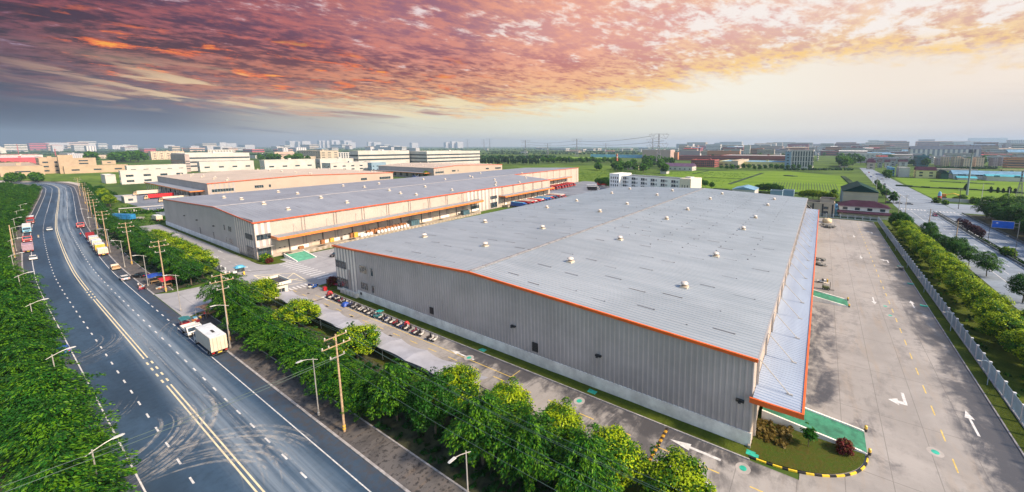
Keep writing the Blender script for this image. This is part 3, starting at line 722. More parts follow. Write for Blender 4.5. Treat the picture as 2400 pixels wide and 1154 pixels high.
# ---------------------------------------------------------------- main warehouse
W1=thing('warehouse','biggest warehouse, nearest, with grey ribbed gable wall, orange roof edge and pale blue-grey roof','warehouse',(-63,52.5,0),group='warehouses of the depot')
X0,X1,Y0,Y1,ZE,ZR,XR=-120.0,-6.0,52.5,239.0,13.4,15.7,-62.4
zr1=lambda x: ZE+(ZR-ZE)*((x-X0)/(XR-X0) if x<XR else (X1-x)/(X1-XR))
XS=-108.5
mb=MB(); corr(mb,(XS,Y0),(X1,Y0),2.25,lambda t:zr1(XS+(X1-XS)*t)-.05,.86,.10,0,-1); 
mb.quad((X0,Y0+.12,2.2),(X1,Y0+.12,2.2),(X1,Y0+.12,ZE),(X0,Y0+.12,ZE)); mb.add([(X0,Y0+.12,ZE),(X1,Y0+.12,ZE),(XR,Y0+.12,ZR-.1)],[(0,1,2)])
mb.build('gable_wall',SIDING,W1)
mb=MB(); mb.box(X0,X0+.2,Y0+.13,Y1,0,ZE-.1); mb.box(X0,X1,Y1-.2,Y1,0,ZE-.1); mb.add([(X0,Y1,ZE-.1),(X1,Y1,ZE-.1),(XR,Y1,ZR-.1)],[(0,1,2)]); mb.build('rear_wall',SIDING_B,W1)
mb=MB(); corr(mb,(X1,Y0+.13),(X1,Y1),0,lambda t:ZE-.1,.86,.06,1,0); mb.build('side_wall',CREAM,W1)
mb=MB(); mb.box(XS,X1+.06,Y0-.16,Y0+.1,0,2.25); mb.build('plinth',PLINTH,W1)
# striped entrance corner
mb=MB(); mb.box(X0,XS,Y0-.02,Y0+.1,.9,zr1(XS)-.1); mb.build('corner_cladding',TAUPE,W1)
mb=MB(); u=X0+.5
for k in range(7):
    w=.78
    zt=zr1(u)-.15
    for (a,b) in ([(1.9,5.0),(8.0,zt)] if False else [(.95,zt)]): mb.box(u,u+w,Y0-.10,Y0-.02,a,b)
    u+=1.62
mb.build('cream_stripes',mat('stripe_cream',(.80,.73,.66),.55,var=.06),W1)
mb=MB(); mb.box(X0,XS,Y0-.14,Y0+.1,0,.95); mb.build('corner_plinth',PLINTH,W1)
window_on(W1,'y',Y0-.1,-119.6,-113.9,7.2,9.3,5,1,frame=GREYFRAME,out=.12)
window_on(W1,'y',Y0-.1,-119.6,-113.6,1.0,4.2,5,2,frame=GREYFRAME,out=.12)
for (u0,u1,z0,z1,n) in ((-106.6,-103.0,7.6,9.9,4),(-101.2,-99.9,7.6,9.9,1),(-106.6,-103.0,3.0,5.2,4),(-101.2,-99.9,2.9,5.1,1)):
    window_on(W1,'y',Y0-.1,u0,u1,z0,z1,n,1,frame=FRAME,out=.08)
for u0,u1,z0,z1 in ((-76.6,-75.4,3.0,4.6),(-45.4,-44.0,2.9,4.7),(-107.2,-106.4,1.2,1.9)):
    mb=MB(); mb.box(u0,u1,Y0-.2,Y0-.05,z0,z1)
    for k in range(5): mb.box(u0,u1,Y0-.24,Y0-.2,z0+(z1-z0)*(k+.2)/5,z0+(z1-z0)*(k+.6)/5)
    mb.build('louvre',BRICKC,W1)
for px,py in ((1205,766),(1404,834),(1735,938)):
    P=None
    # on the front plane
    lo,hi=0,14
    x=xcol(px,Y0)
    for _ in range(30):
        m=(lo+hi)/2
        q=PX((x,Y0,m))
        if q[1]>py: lo=m
        else: hi=m
        # refine the column
        x+=(px-PX((x,Y0,m))[0])*.02
    mb=MB(); mb.box(x-.55,x+.55,Y0-.5,Y0-.08,lo,lo+.3); mb.box(x-.2,x+.2,Y0-.9,Y0-.5,lo+.05,lo+.2); mb.build('flood_lamp',BRICKC,W1)
for z0 in (6.7,3.9):
    mb=MB(); mb.box(-112.95,-112.15,Y0-.35,Y0-.1,.95,7.4) if z0>6 else None
    if z0>6: mb.build('downpipe_box',TAUPE,W1)
for k in range(5):
    mb=MB(); x=-116.4+k*1.75; mb.box(x,x+1.35,Y0-1.05,Y0-.2,.15,1.5); mb.box(x+.15,x+1.2,Y0-1.1,Y0-1.05,.3,1.3); mb.build('cooling_unit',mat('unit_white',(.66,.63,.58),.6),W1)
# roof
JD=mat('joint_dark',(.12,.12,.14),.6)
# lapped sheet joints that show as short dark strokes belong to the sheets
def strokes(mb,side,seed):
    rr=random.Random(seed); mb.cur=1
    for i in range(7):
        for j in range(19):
            x=(X0+7+i*7.6 if side==0 else XR+7+i*7.2)+rr.uniform(-1,1)+(j%2)*2.4; y=Y0+3.5+j*9.4+rr.uniform(-2.5,2.5)
            if not (X0+2<x<XR-5 or XR+2<x<X1-6) or rr.random()<.2: continue
            L=rr.uniform(2.6,3.9); z=zr1(x)+.075; z2=zr1(x+L)+.075; w=.075
            mb.add([(x,y-w,z),(x+L,y-w,z2),(x+L,y+w,z2),(x,y+w,z)],[(0,1,2,3)]); mb.box(x+L-.1,x+L+.15,y-.09,y+.09,z2-.02,z2+.05)
def dots(mb,side):
    rr=random.Random(77+side)
    for i in range(6):
        for j in range(24):
            x=(XR+6+i*8.4 if side else X0+8+i*8.8); y=96+j*5.6+(i%2)*2.6+rr.uniform(-.6,.6)
            if rr.random()<(.12 if side else .72): continue
            z=zr1(x)+.06; mb.box(x-.16,x+.16,y-.12,y+.12,z-.03,z+.10)
for side in (0,1):
    mb=MB(); roof_slab(mb,'x',X0-.35 if side==0 else XR,XR if side==0 else X1+.35,ZE if side==0 else ZR,ZR if side==0 else ZE,Y0-.25,Y1+.3,.82,.075)
    strokes(mb,side,11+side); dots(mb,side); mb.build('roof_slope',[ROOF_A,JD],W1)
mb=MB(); mb.profile([(XR-.55,ZR+.06),(XR-.5,ZR+.13),(XR,ZR+.2),(XR+.5,ZR+.13),(XR+.55,ZR+.06)],'y',Y0-.2,Y1+.25); 
for k in range(24): mb.box(XR-.6,XR+.6,Y0+4+k*7.6,Y0+4.18+k*7.6,ZR+.13,ZR+.24)
mb.build('ridge_cap',mat('ridge_flashing',(.27,.27,.28),.5,var=.25,scale=1),W1)
mb=MB(); t=.24
for a,b in ((X0-.4,XR),(XR,X1+.4)):
    za,zb=zr1(max(a,X0)),zr1(min(b,X1))
    mb.profile([(a,za-.34),(b,zb-.34),(b,zb+.12),(a,za+.12)],'y',Y0-.5,Y0-.2)
mb.build('verge_trim',ORANGE,W1)
mb=MB(); mb.box(X1+.25,X1+.5,Y0-.2,Y1,ZE-.25,ZE+.02); mb.build('gutter',mat('gutter_grey',(.35,.34,.35),.5),W1)
for px,py in [(996,552),(1138,573),(1140,518),(1273,532),(1337,610),(1453,558),(1604,669),(1562,510),(1611,488),(1664,463),(1692,451),(1678,597),(1742,534),(1770,507),(1799,478),(1814,464),(1408,493),(1472,475),(1359,468),(1443,450),(1543,454),(1486,440),(1579,444),(1288,484)]:
    p=on_roof(px,py+5,zr1,X0,X1,Y0,Y1); vent(W1,min(p.x,X1-3),min(p.y,Y1-2),zr1(p.x),.76)
# canopy over the dock
YC0,YC1=51.6,235.0
cn_m=roof_metal('canopy_zinc',(.36,.43,.56),(.44,.52,.64),'y')
mb=MB(); roof_slab(mb,'x',X1+.1,-.05,8.25,7.95,YC0,YC1,.62,.08,.25); can=mb.build('canopy',cn_m,W1)
mb=MB(); mb.box(-.05,.22,YC0-.05,YC1,7.45,8.12); mb.box(X1-.3,.22,YC0-.3,YC0-.05,7.5,8.22); mb.build('fascia',ORANGE,can)
for k in range(21):
    y=YC0+3.4+k*9.0
    if y>YC1-1: break
    mb=MB(); mb.tube((X1+.12,y,12.3),(-1.7,y,8.12),.075,.075,6); mb.box(-2.1,-1.3,y-.12,y+.12,8.05,8.2); mb.build('tie_rod',STEEL,can)
    mb=MB(); mb.box(X1+.06,X1+.34,y-.16,y+.16,0,ZE-.2); mb.build('wall_column',FRAME,W1)
mb=MB(); mb.box(X1+.07,-.35,64.7,YC1,0,1.25); mb.build('dock',CONCR,W1)
for k in range(12):
    y=66+k*14.5; mb=MB(); mb.box(X1+.08,X1+.2,y,y+4,1.25,5.0); mb.build('dock_door',DOORM,W1)
mb=MB(); mb.box(-6.25,-5.9,Y0-.45,Y0-.12,0,.55); mb.build('corner_block',CONCR,W1)
def ramp_x(parent,xa,xb,ya,yb,h=1.25,label=None):
    mb=MB(); mb.profile([(xa,0),(xa,h),(xb,.03),(xb,0)],'y',ya+.25,yb-.25); r=mb.build('ramp',GREENP,parent)
    for y in (ya,yb-.25):
        mb=MB(); mb.profile([(xa,0),(xa,h+.28),(xb-.3,.3),(xb,.2),(xb,0)],'y',y,y+.25); mb.build('ramp_kerb',PLINTH,r)
    return r
ramp_x(W1,-5.4,8.0,59.3,64.4); ramp_x(W1,-.3,8.4,115.6,121.0)
# planted bed at the corner with a black and yellow kerb
bed=[(-5.9,50.9)]+[(-5.9+13.6*math.sin(t*math.pi/2)**.9,50.9+8.3*(1-math.cos(t*math.pi/2))) for t in [k/14 for k in range(1,15)]]+[(7.7,59.2),(-5.9,59.2)]
mb=MB(); vs=[(p[0],p[1],.14) for p in bed]; cx_,cy_=.2,55.4
mb.add(vs+[(cx_,cy_,.3)],[(i,(i+1)%len(bed),len(bed)) for i in range(len(bed))])
tag(mb.build('grass',DRYLAWN),kind='stuff')
ck=thing('striped_kerb','curved black and yellow kerb round the planted bed at the warehouse corner','kerb',(-5.9,50.8,0))
fine=[]
for k in range(61):
    t=k/60; fine.append((-5.9+13.8*math.sin(t*math.pi/2)**.9,50.72+8.5*(1-math.cos(t*math.pi/2))))
al=[0]
for a,b in zip(fine,fine[1:]): al.append(al[-1]+math.hypot(b[0]-a[0],b[1]-a[1]))
mb=MB()
for k in range(60):
    a,b=fine[k],fine[k+1]; d=Vector((b[0]-a[0],b[1]-a[1],0)).normalized(); n=Vector((d.y,-d.x,0))*.2
    mb.cur=int(al[k]/.95)%2; mb.prism([a,(a[0]+n.x,a[1]+n.y),(b[0]+n.x,b[1]+n.y),b],-.02,.2)
mb.build('kerb_stones',[mat('kerb_black',(.02,.02,.022),.6),mat('kerb_yellow',(.78,.56,.04),.5)],ck)
# ---------------------------------------------------------------- second warehouse
SHEAR=.093   # its long side runs a few degrees off the main warehouse's
def long_shed(name_label,zeL,x0,x1,xr,y0,y1,ze,zr,roofm,gable,side):
    pass
W2=thing('warehouse','long warehouse behind the main one, with dull blue-grey roof and white sacks on its dock','warehouse',(-235,51.5,0),group='warehouses of the depot')
A0,A1,AR=-299.0,-176.6,-217.0; B0,B1,B2=51.5,252.0,374.0; AE,AZ=14.3,16.8
zr2=lambda x: AE+(AZ-AE)*((x-A0)/(AR-A0) if x<AR else (A1-x)/(A1-AR))
SL=lambda v:v
mb=MB(); corr(mb,(A0,B0),(-196,B0),2.3,lambda t:zr2(A0+(-196-A0)*t)-.05,1.0,.05,0,-1); mb.quad((A0,B0+.1,0),(A1,B0+.1,0),(A1,B0+.1,AE),(A0,B0+.1,AE)); mb.add([(A0,B0+.1,AE),(A1,B0+.1,AE),(AR,B0+.1,AZ-.1)],[(0,1,2)]); mb.build('gable_wall',SIDING_B,W2)
mb=MB(); mb.box(A0,-194,B0-.14,B0+.05,0,2.3); mb.build('plinth',PLINTHW,W2)
mb=MB(); mb.box(-196,A1+.1,B0-.03,B0+.09,0,zr2(-196)-.3); mb.box(A1,A1+.1,B0-.03,B0+5,0,AE-.3); mb.build('corner_cladding',TAUPE,W2)
mb=MB()
for k in range(8):
    u=-195.4+k*2.3; mb.box(u,u+1.15,B0-.12,B0-.03,1.0,zr2(u)-.35)
for k in range(3): v=B0+.2+k*1.9; mb.box(A1+.1,A1+.18,v,v+.95,1.0,AE-.35)
mb.build('cream_stripes',mat('stripe_cream_b',(.66,.58,.52),.55,var=.06),W2)
window_on(W2,'y',B0-.12,-185.2,-178.2,7.4,9.5,5,1,frame=GREYFRAME,out=.1); window_on(W2,'y',B0-.12,-185.2,-178.2,1.0,4.6,5,2,frame=GREYFRAME,out=.1)
window_on(W2,'x',A1+.16,B0+.4,B0+4.9,7.4,9.5,4,1,frame=GREYFRAME,out=.1); window_on(W2,'x',A1+.16,B0+.3,B0+4.4,1.0,4.4,3,2,frame=GREYFRAME,out=.1,name='entrance_door')
mb=MB(); mb.box(A1,A1+2.2,B0+.2,B0+5,4.7,5.0); mb.build('porch_roof',STEEL,W2)
for (u0,u1,z0,z1,n) in ((-203.4,-199.9,7.9,10.2,2),(-208.6,-207.0,7.9,10.2,1),(-203.4,-199.9,2.8,5.2,2),(-207.4,-206.3,2.8,5.2,1)):
    window_on(W2,'y',B0-.06,u0,u1,z0,z1,n,1,frame=FRAME,out=.08)
for x,z in ((-262,8.6),(-243,8.4),(-220.5,8.1)):
    mb=MB(); mb.box(x-.6,x+.6,B0-.6,B0-.08,z,z+.3); mb.build('flood_lamp',BRICKC,W2)
for x in (-240,-222):
    mb=MB(); mb.tube((x,B0-.2,2.4),(x,B0-.2,5.2),.06); mb.box(x-.5,x+.1,B0-.28,B0-.12,5.1,5.3); mb.build('vent_pipe',BRICKC,W2)
# long side facing the main warehouse
COLG=mat('column_grey',(.26,.24,.23),.5)
def paneled_side(parent,x,y0,y1,z1,step,y_first=None):
    mb=MB(); corr(mb,(x,y0),(x,y1),0,lambda t:z1-.1,1.05,.04,1,0); mb.build('side_wall',CREAM,parent)
    y=y0+(step if y_first is None else y_first)
    while y<y1-1:
        for d in (-.55,.55):
            mb=MB(); mb.box(x+.04,x+.26,y+d-.1,y+d+.1,0,z1-.2); mb.build('wall_column',COLG,parent)
        y+=step
def dock_side(parent,x,y0,y1,zc=8.1,dep=6.2,step=12.3,fas=ORANGE2,sacks=False,gaps=True):
    mb=MB(); roof_slab(mb,'x',x+.3,x+dep,zc+.25,zc,y0,y1,1.2,.06,.25); c=mb.build('canopy',ROOF_B,parent)
    mb=MB(); mb.box(x+dep,x+dep+.3,y0-.1,y1+.1,zc-.75,zc+.22); mb.box(x+.3,x+dep,y0-.3,y0,zc-.6,zc+.3); mb.box(x+.3,x+dep,y1,y1+.3,zc-.6,zc+.3); mb.build('fascia',fas,c)
    y=y0+step*.62
    while y<y1:
        mb=MB(); mb.tube((x+.3,y,zc+3.6),(x+dep-1.2,y,zc+.15),.07,.07,6); mb.build('tie_rod',STEEL,c)
        y+=step
    mb=MB(); mb.box(x+.05,x+dep-.6,y0+3,y1-2,0,1.25); d=mb.build('dock',CONCR,parent)
    mb=MB()
    y=y0+8
    while y<y1-4:
        mb.box(x+dep-.6,x+dep-.45,y,y+.9,.3,1.2); y+=2.2
    mb.build('dock_bumper',mat('bumper',(.30,.24,.17),.8),d)
    y=y0+1.0
    while y<y1-5:
        mb=MB(); mb.box(x+.05,x+.16,y,y+4.2,1.25,5.6); dr=mb.build('dock_door',DOORM,parent)
        mb=MB(); mb.box(x+.16,x+.2,y+.9,y+1.5,2.9,3.25); mb.box(x+.16,x+.2,y+2.5,y+3.1,2.9,3.25); mb.build('door_window',BRICKC,dr)
        mb=MB(); mb.box(x+.05,x+.4,y+4.35,y+4.55,1.25,zc-.1); mb.build('dock_post',BRICKC,parent)
        mb=MB(); mb.box(x+.05,x+.3,y+4.9,y+step-1.2,1.25,2.5); mb.build('dock_kerb_wall',PLINTH,parent)
        mb=MB(); mb.box(x+2.6,x+4.6,y+.6,y+3.6,1.26,1.3); mb.build('dock_leveller',BRICKC,d)
        y+=step
paneled_side(W2,A1,B0+5,B1,AE,12.3,11.0)
mb=MB(); corr(mb,(AR,B1),(AR,B2),0,lambda t:AZ-.1,1.05,.04,1,0); mb.build('recessed_wall',CREAM,W2)
for k in range(10):
    mb=MB(); mb.box(AR+.04,AR+.26,B1+4+k*12.5,B1+4.3+k*12.5,0,AZ-.2); mb.build('wall_column',COLG,W2)
mb=MB(); mb.quad((AR,B1,0),(A1,B1,0),(A1,B1,AE),(AR,B1,AZ-.1)); mb.quad((A0,B2,0),(AR,B2,0),(AR,B2,AZ-.1),(A0,B2,AE)); mb.quad((A0,B0+.1,0),(A0,B2,0),(A0,B2,AE),(A0,B0+.1,AE)); mb.build('rear_wall',SIDING_B,W2)
dock_side(W2,A1,56.5,165.5)
dock_side(W2,A1,187,249.5,step=8.2)
dock_side(W2,AR,B1+3,348,step=8.2)
# striped stair block between the two docks
mb=MB(); mb.box(A1+.05,A1+.12,157,187,0,AE-.3); mb.build('stair_cladding',TAUPE,W2)
mb=MB()
for k in range(9): v=157.6+k*3.3; mb.box(A1+.12,A1+.22,v,v+1.7,0.6,AE-.3)
mb.build('cream_stripes',mat('stripe_cream_b',(.66,.58,.52),.55,var=.06),W2)
for v0,v1,z0,z1,n in ((160,167.5,6.0,8.6,5),(160,167.5,.8,4.6,5),(178,184.8,6.6,8.8,5),(178,184.8,.8,4.4,4)):
    window_on(W2,'x',A1+.2,v0,v1,z0,z1,n,1,frame=GREYFRAME,out=.1)
for side in (0,1):
    mb=MB(); roof_slab(mb,'x',A0-.4 if side==0 else AR,AR if side==0 else A1+.4,AE if side==0 else AZ,AZ if side==0 else AE,B0-.3,(B2 if side==0 else B1)+.3,1.5,.05)
    rr=random.Random(5+side); mb.cur=1
    for k in range(26):
        x=rr.uniform(A0+6,AR-8) if side==0 else rr.uniform(AR+4,A1-8); y=rr.uniform(B0+5,B1-8); L=4.0; mb.add([(x,y-.07,zr2(x)+.07),(x+L,y-.07,zr2(x+L)+.07),(x+L,y+.07,zr2(x+L)+.07),(x,y+.07,zr2(x)+.07)],[(0,1,2,3)])
    mb.build('roof_slope',[ROOF_B,JD],W2)
mb=MB(); mb.profile([(AR-.5,AZ+.06),(AR,AZ+.2),(AR+.5,AZ+.06)],'y',B0-.3,B1+.3); mb.build('ridge_cap',mat('ridge_pale',(.48,.45,.44),.5),W2)
mb=MB()
for a,b in ((A0-.4,AR),(AR,A1+.4)):
    za,zb=zr2(max(a,A0)),zr2(min(b,A1)); mb.profile([(a,za-.3),(b,zb-.3),(b,zb+.1),(a,za+.1)],'y',B0-.5,B0-.28)
mb.box(A1+.4,A1+.62,B0-.3,B1+.3,AE-.36,AE+.12); mb.box(AR+.4,A1+.4,B1+.3,B1+.5,AE-.3,AE+.1); mb.box(AR+.3,AR+.55,B1+.5,B2+.3,AZ-.3,AZ+.15)
mb.build('verge_trim',mat('red_orange_trim',(.60,.10,.03),.4),W2)
def zrr2(x): return zr2(x)
for px,py in [(525,462),(566,466),(618,476),(675,489),(652,449),(697,453),(752,461),(813,472),(804,435),(854,438),(888,430),(912,443),(938,450),(975,453),(996,434),(1043,420),(1059,442),(992,420),(1107,415),(1101,413),(1162,424),(1161,430),(1159,417),(1217,423),(1223,406),(1232,412),(1274,404),(1310,402),(1048,405),(1126,406)]:
    p=on_roof(px,py+3,zrr2,A0-30,A1,B0,B2); p.x+=SHEAR*(p.y-51.5)
    if A0+2<p.x<A1-2 and B0+2<p.y<B2-2 and not (p.x>AR and p.y>B1): vent(W2,p.x,p.y,zr2(p.x),.78)
# ramp, small bed at its near corner
mb=MB(); mb.profile([(-172.3,0),(-172.3,1.25),(-161.5,.03),(-161.5,0)],'y',58.6,64.6); r=mb.build('ramp',mat('green_ramp_pale',(.10,.36,.24),.7,var=.2),W2)
for y in (58.3,64.6):
    mb=MB(); mb.profile([(-172.3,0),(-172.3,1.5),(-161.9,.3),(-161.5,.2),(-161.5,0)],'y',y,y+.28); mb.build('ramp_kerb',PLINTH,r)
mb=MB(); pts=[(-178,49.9),(-172,49.9)]+[(-172+6.5*math.sin(t),49.9+4.2*(1-math.cos(t))) for t in [k*math.pi/16 for k in range(1,9)]]+[(-165.5,56.2),(-178,56.2)]
mb.prism(pts,0,.14); tag(mb.build('grass',LAWN),kind='stuff')

def bend(root,fn):
    o=Vector(root.location)
    def rec(ob):
        for ch in ob.children:
            for v in ch.data.vertices:
                x,y=fn(v.co.x+o.x,v.co.y+o.y); v.co.x=x-o.x; v.co.y=y-o.y
            rec(ch)
    rec(root)
bend(W2,lambda x,y:(x-SHEAR*(y-51.5),y))
bend(W1,lambda x,y:(x if x>XR else XR+(x-XR)*(1+.085*(y-52.5)/186),y))
# ================================================================ trees and other plants
def leaf_mat(name,c,trans=.30):
    m=bpy.data.materials.new(name); m.use_nodes=True; ns,ls=m.node_tree.nodes,m.node_tree.links
    p=ns['Principled BSDF']; o=ns['Material Output']
    oi=N(ns,'ShaderNodeObjectInfo'); tc=N(ns,'ShaderNodeTexCoord')
    n=noise(ns,ls,tc.outputs['Object'],1.3,3,.6)
    a=tuple(v*.72 for v in c); b=tuple(min(1,v*1.22) for v in c)
    cc=mixc(ns,ls,sstep(ns,ls,n,.3,.7),a,b)
    cc=mixc(ns,ls,mth(ns,ls,'MULTIPLY',oi.outputs['Random'],.45),cc,(c[0]*.55,c[1]*.62,c[2]*.5))
    ls.new(cc,p.inputs['Base Color']); p.inputs['Roughness'].default_value=.55; p.inputs['Specular IOR Level'].default_value=.25
    t=N(ns,'ShaderNodeBsdfTranslucent'); ls.new(cc,t.inputs['Color'])
    mx=N(ns,'ShaderNodeMixShader'); mx.inputs[0].default_value=trans
    ls.new(p.outputs[0],mx.inputs[1]); ls.new(t.outputs[0],mx.inputs[2]); ls.new(mx.outputs[0],o.inputs['Surface'])
    return m
L_OLD=leaf_mat('leaf_old',(.014,.072,.005)); L_MID=leaf_mat('leaf_mid',(.066,.190,.006)); L_NEW_LIT=leaf_mat('leaf_new_lit',(.34,.46,.008))
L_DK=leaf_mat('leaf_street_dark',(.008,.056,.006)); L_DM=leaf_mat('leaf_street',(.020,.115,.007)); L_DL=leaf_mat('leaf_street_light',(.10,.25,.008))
L_PU=leaf_mat('leaf_purple',(.050,.016,.030)); L_PU2=leaf_mat('leaf_purple_light',(.12,.040,.055))
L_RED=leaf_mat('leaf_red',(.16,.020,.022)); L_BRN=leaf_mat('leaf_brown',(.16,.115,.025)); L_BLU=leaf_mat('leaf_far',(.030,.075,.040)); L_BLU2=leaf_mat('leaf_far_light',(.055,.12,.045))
BARK=mat('bark',(.12,.095,.07),.9,var=.3,scale=3)
def leaves(centres,nper,csize,lsize,rs,up=.6,tip=None,aspect=1.7,centre=None):
    """leaf quads scattered in clumps; returns verts, material index per face"""
    C=np.asarray(centres); n=len(C)*nper
    cen=np.repeat(C,nper,0)
    d=rs.normal(size=(n,3)); d/=np.linalg.norm(d,axis=1)[:,None]
    rr=rs.random(n)**.45
    cs=np.repeat(np.asarray(csize) if np.ndim(csize) else np.full(len(C),csize),nper)
    pos=cen+d*(rr*cs)[:,None]*np.array([1,1,.72])
    base=np.asarray(centre if centre is not None else C.mean(0))
    nn=d*.7+np.array([0,0,up])+rs.normal(size=(n,3))*.45; nn/=np.linalg.norm(nn,axis=1)[:,None]
    a=np.cross(nn,rs.normal(size=(n,3))); a/=np.linalg.norm(a,axis=1)[:,None]; b=np.cross(nn,a)
    s=lsize*(.65+.7*rs.random(n))[:,None]
    v=np.stack([pos-a*s*aspect*.5,pos-b*s*.5,pos+a*s*aspect*.5,pos+b*s*.5],1)
    out=rr; return v.reshape(-1,3),out,np.repeat(np.arange(len(C)),nper),pos
def crown_mesh(name,v,mi,mats):
    n=len(v)//4; me=bpy.data.meshes.new(name)
    me.vertices.add(len(v)); me.vertices.foreach_set('co',v.astype(np.float32).ravel())
    me.loops.add(n*4); me.loops.foreach_set('vertex_index',np.arange(n*4,dtype=np.int32))
    me.polygons.add(n); me.polygons.foreach_set('loop_start',np.arange(0,n*4,4,dtype=np.int32)); me.polygons.foreach_set('loop_total',np.full(n,4,dtype=np.int32))
    for m in mats: me.materials.append(m)
    me.polygons.foreach_set('material_index',np.asarray(mi,dtype=np.int32)); me.update(calc_edges=True); return me
def trunk_mesh(name,h,r,limbs,rs,spread):
    mb=MB(); mb.path([(0,0,0),(.05*h*.2,.02,h*.35),(0,0,h*.6)],[r,r*.8,r*.6],7)
    for k in range(limbs):
        a=2*math.pi*(k+rs.random()*.6)/limbs; z=h*(.3+.25*rs.random()); q=spread*(.55+.35*rs.random())
        mb.path([(0,0,z),(math.cos(a)*q*.5,math.sin(a)*q*.5,z+h*.16),(math.cos(a)*q,math.sin(a)*q,z+h*.34)],[r*.55,r*.38,r*.14],5)
    me=bpy.data.meshes.new(name); me.from_pydata(mb.v,[],mb.f); me.materials.append(BARK); me.update(); return me
def round_crown(seed,Rr=3.0,hc=4.6,hz=2.9,clumps=64,nper=46,ls_=.30,young=.55,mats=(L_OLD,L_MID,L_NEW_LIT),squash=1.0,bump=.22):
    rs=np.random.RandomState(seed); C=[];S=[]
    ph=rs.random(6)*6.28
    for k in range(clumps):
        t=(k+.5)/clumps; z=1-1.75*t; q=math.sqrt(max(0,1-z*z)); a=k*2.39996+rs.normal()*.25
        f=1+bump*(math.sin(3*a+ph[0])*.5+math.sin(2*a+4*z+ph[1])*.5)+rs.normal()*.06
        C.append((q*math.cos(a)*Rr*f*.86,q*math.sin(a)*Rr*f*.86,hc+z*hz*f*.86*squash)); S.append(Rr*(.26+.11*rs.random()))
    v,out,ci,pos=leaves(C,nper,S,ls_,rs,centre=(0,0,hc))
    # a clump is mostly old or mostly young wood; yellow tips and tops mix new growth with painted sunlight
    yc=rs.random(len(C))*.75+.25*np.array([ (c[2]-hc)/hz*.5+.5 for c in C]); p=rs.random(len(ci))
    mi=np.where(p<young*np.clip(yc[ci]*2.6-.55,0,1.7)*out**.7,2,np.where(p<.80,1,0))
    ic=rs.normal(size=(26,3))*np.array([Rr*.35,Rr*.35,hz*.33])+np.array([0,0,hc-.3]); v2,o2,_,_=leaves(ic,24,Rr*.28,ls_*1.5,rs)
    return np.concatenate([v,v2]),np.concatenate([mi,np.zeros(len(o2),int)]),mats
def tier_crown(seed,Rr=4.2,h=9.0,tiers=7,sprays=18,nper=125,ls_=.165,mats=(L_DK,L_DM,L_DL),light=.34):
    """open, layered crown of drooping sprays"""
    rs=np.random.RandomState(seed); V=[];I=[]
    for t in range(tiers):
        f=t/(tiers-1); z=h*(.40+.52*f); rad_=Rr*(.62+.42*math.sin(math.pi*(.18+.80*(1-f)*.85)))*(1.0 if f<.8 else .62)
        m=max(5,int(sprays*(1-.5*f)))
        for k in range(m):
            a=2*math.pi*(k+rs.random())/m; L=rad_*(.72+.42*rs.random()); dz=rs.normal()*.35
            n=nper; q=rs.random(n)**.6
            w=(.10+.30*np.sin(np.pi*np.clip(q,.05,.98)))*rad_*.55
            side=(rs.random(n)*2-1)*w
            x=q*L; zz=z+dz+.55*np.sin(q*2.2)*1.0-q**2*1.15+rs.normal(size=n)*.16-np.abs(side)*.22
            px_=np.cos(a)*x-np.sin(a)*side; py_=np.sin(a)*x+np.cos(a)*side
            pos=np.stack([px_,py_,zz],1)
            ax=np.stack([np.cos(a)+np.sign(side)*-np.sin(a)*.7,np.sin(a)+np.sign(side)*np.cos(a)*.7,-.45+0*side],1)+rs.normal(size=(n,3))*.3; ax/=np.linalg.norm(ax,axis=1)[:,None]
            nn=np.array([0,0,1.0])+rs.normal(size=(n,3))*.38; b=np.cross(nn,ax); b/=np.linalg.norm(b,axis=1)[:,None]
            s=ls_*(.7+.6*rs.random(n))[:,None]
            V.append(np.stack([pos-ax*s*1.05,pos-b*s*.42,pos+ax*s*1.05,pos+b*s*.42],1).reshape(-1,3))
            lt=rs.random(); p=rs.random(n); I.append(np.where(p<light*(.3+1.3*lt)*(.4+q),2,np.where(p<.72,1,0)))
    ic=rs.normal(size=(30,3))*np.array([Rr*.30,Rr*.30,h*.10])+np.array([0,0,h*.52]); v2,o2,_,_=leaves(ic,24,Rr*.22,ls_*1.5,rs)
    V.append(v2); I.append(np.zeros(len(o2),int))
    return np.concatenate(V),np.concatenate(I),mats
PROTO={}
def proto(kind,variants,make,th,tr,limbs,spread):
    PROTO[kind]=[]
    for i in range(variants):
        v,mi,ms=make(i); rs=np.random.RandomState(100+i)
        PROTO[kind].append((crown_mesh(kind+'_crown',v,mi,ms),trunk_mesh(kind+'_trunk',th,tr,limbs,rs,spread)))
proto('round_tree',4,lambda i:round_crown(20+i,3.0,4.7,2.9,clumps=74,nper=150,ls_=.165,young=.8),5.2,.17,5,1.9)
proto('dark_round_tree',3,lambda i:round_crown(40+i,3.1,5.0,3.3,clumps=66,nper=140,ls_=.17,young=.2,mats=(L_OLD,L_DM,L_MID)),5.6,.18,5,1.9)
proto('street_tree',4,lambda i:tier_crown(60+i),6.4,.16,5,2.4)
proto('far_tree',4,lambda i:round_crown(80+i,3.2,4.9,3.4,clumps=30,nper=20,ls_=.62,young=.10,mats=(L_OLD,L_MID,L_DL)),5,.2,3,1.6)
proto('tall_tree',3,lambda i:round_crown(90+i,2.5,8.0,6.6,clumps=44,nper=22,ls_=.68,young=.05,mats=(L_DK,L_BLU,L_BLU2)),8,.2,3,1.2)
proto('plum_tree',2,lambda i:round_crown(110+i,2.0,3.4,2.1,clumps=36,nper=40,ls_=.26,young=.3,mats=(L_PU,L_PU,L_PU2)),3.6,.11,4,1.1)
proto('conifer',2,lambda i:round_crown(120+i,1.1,2.6,2.6,clumps=30,nper=20,ls_=.4,young=.0,mats=(L_DK,L_DK,L_DK)),2,.12,2,.3)
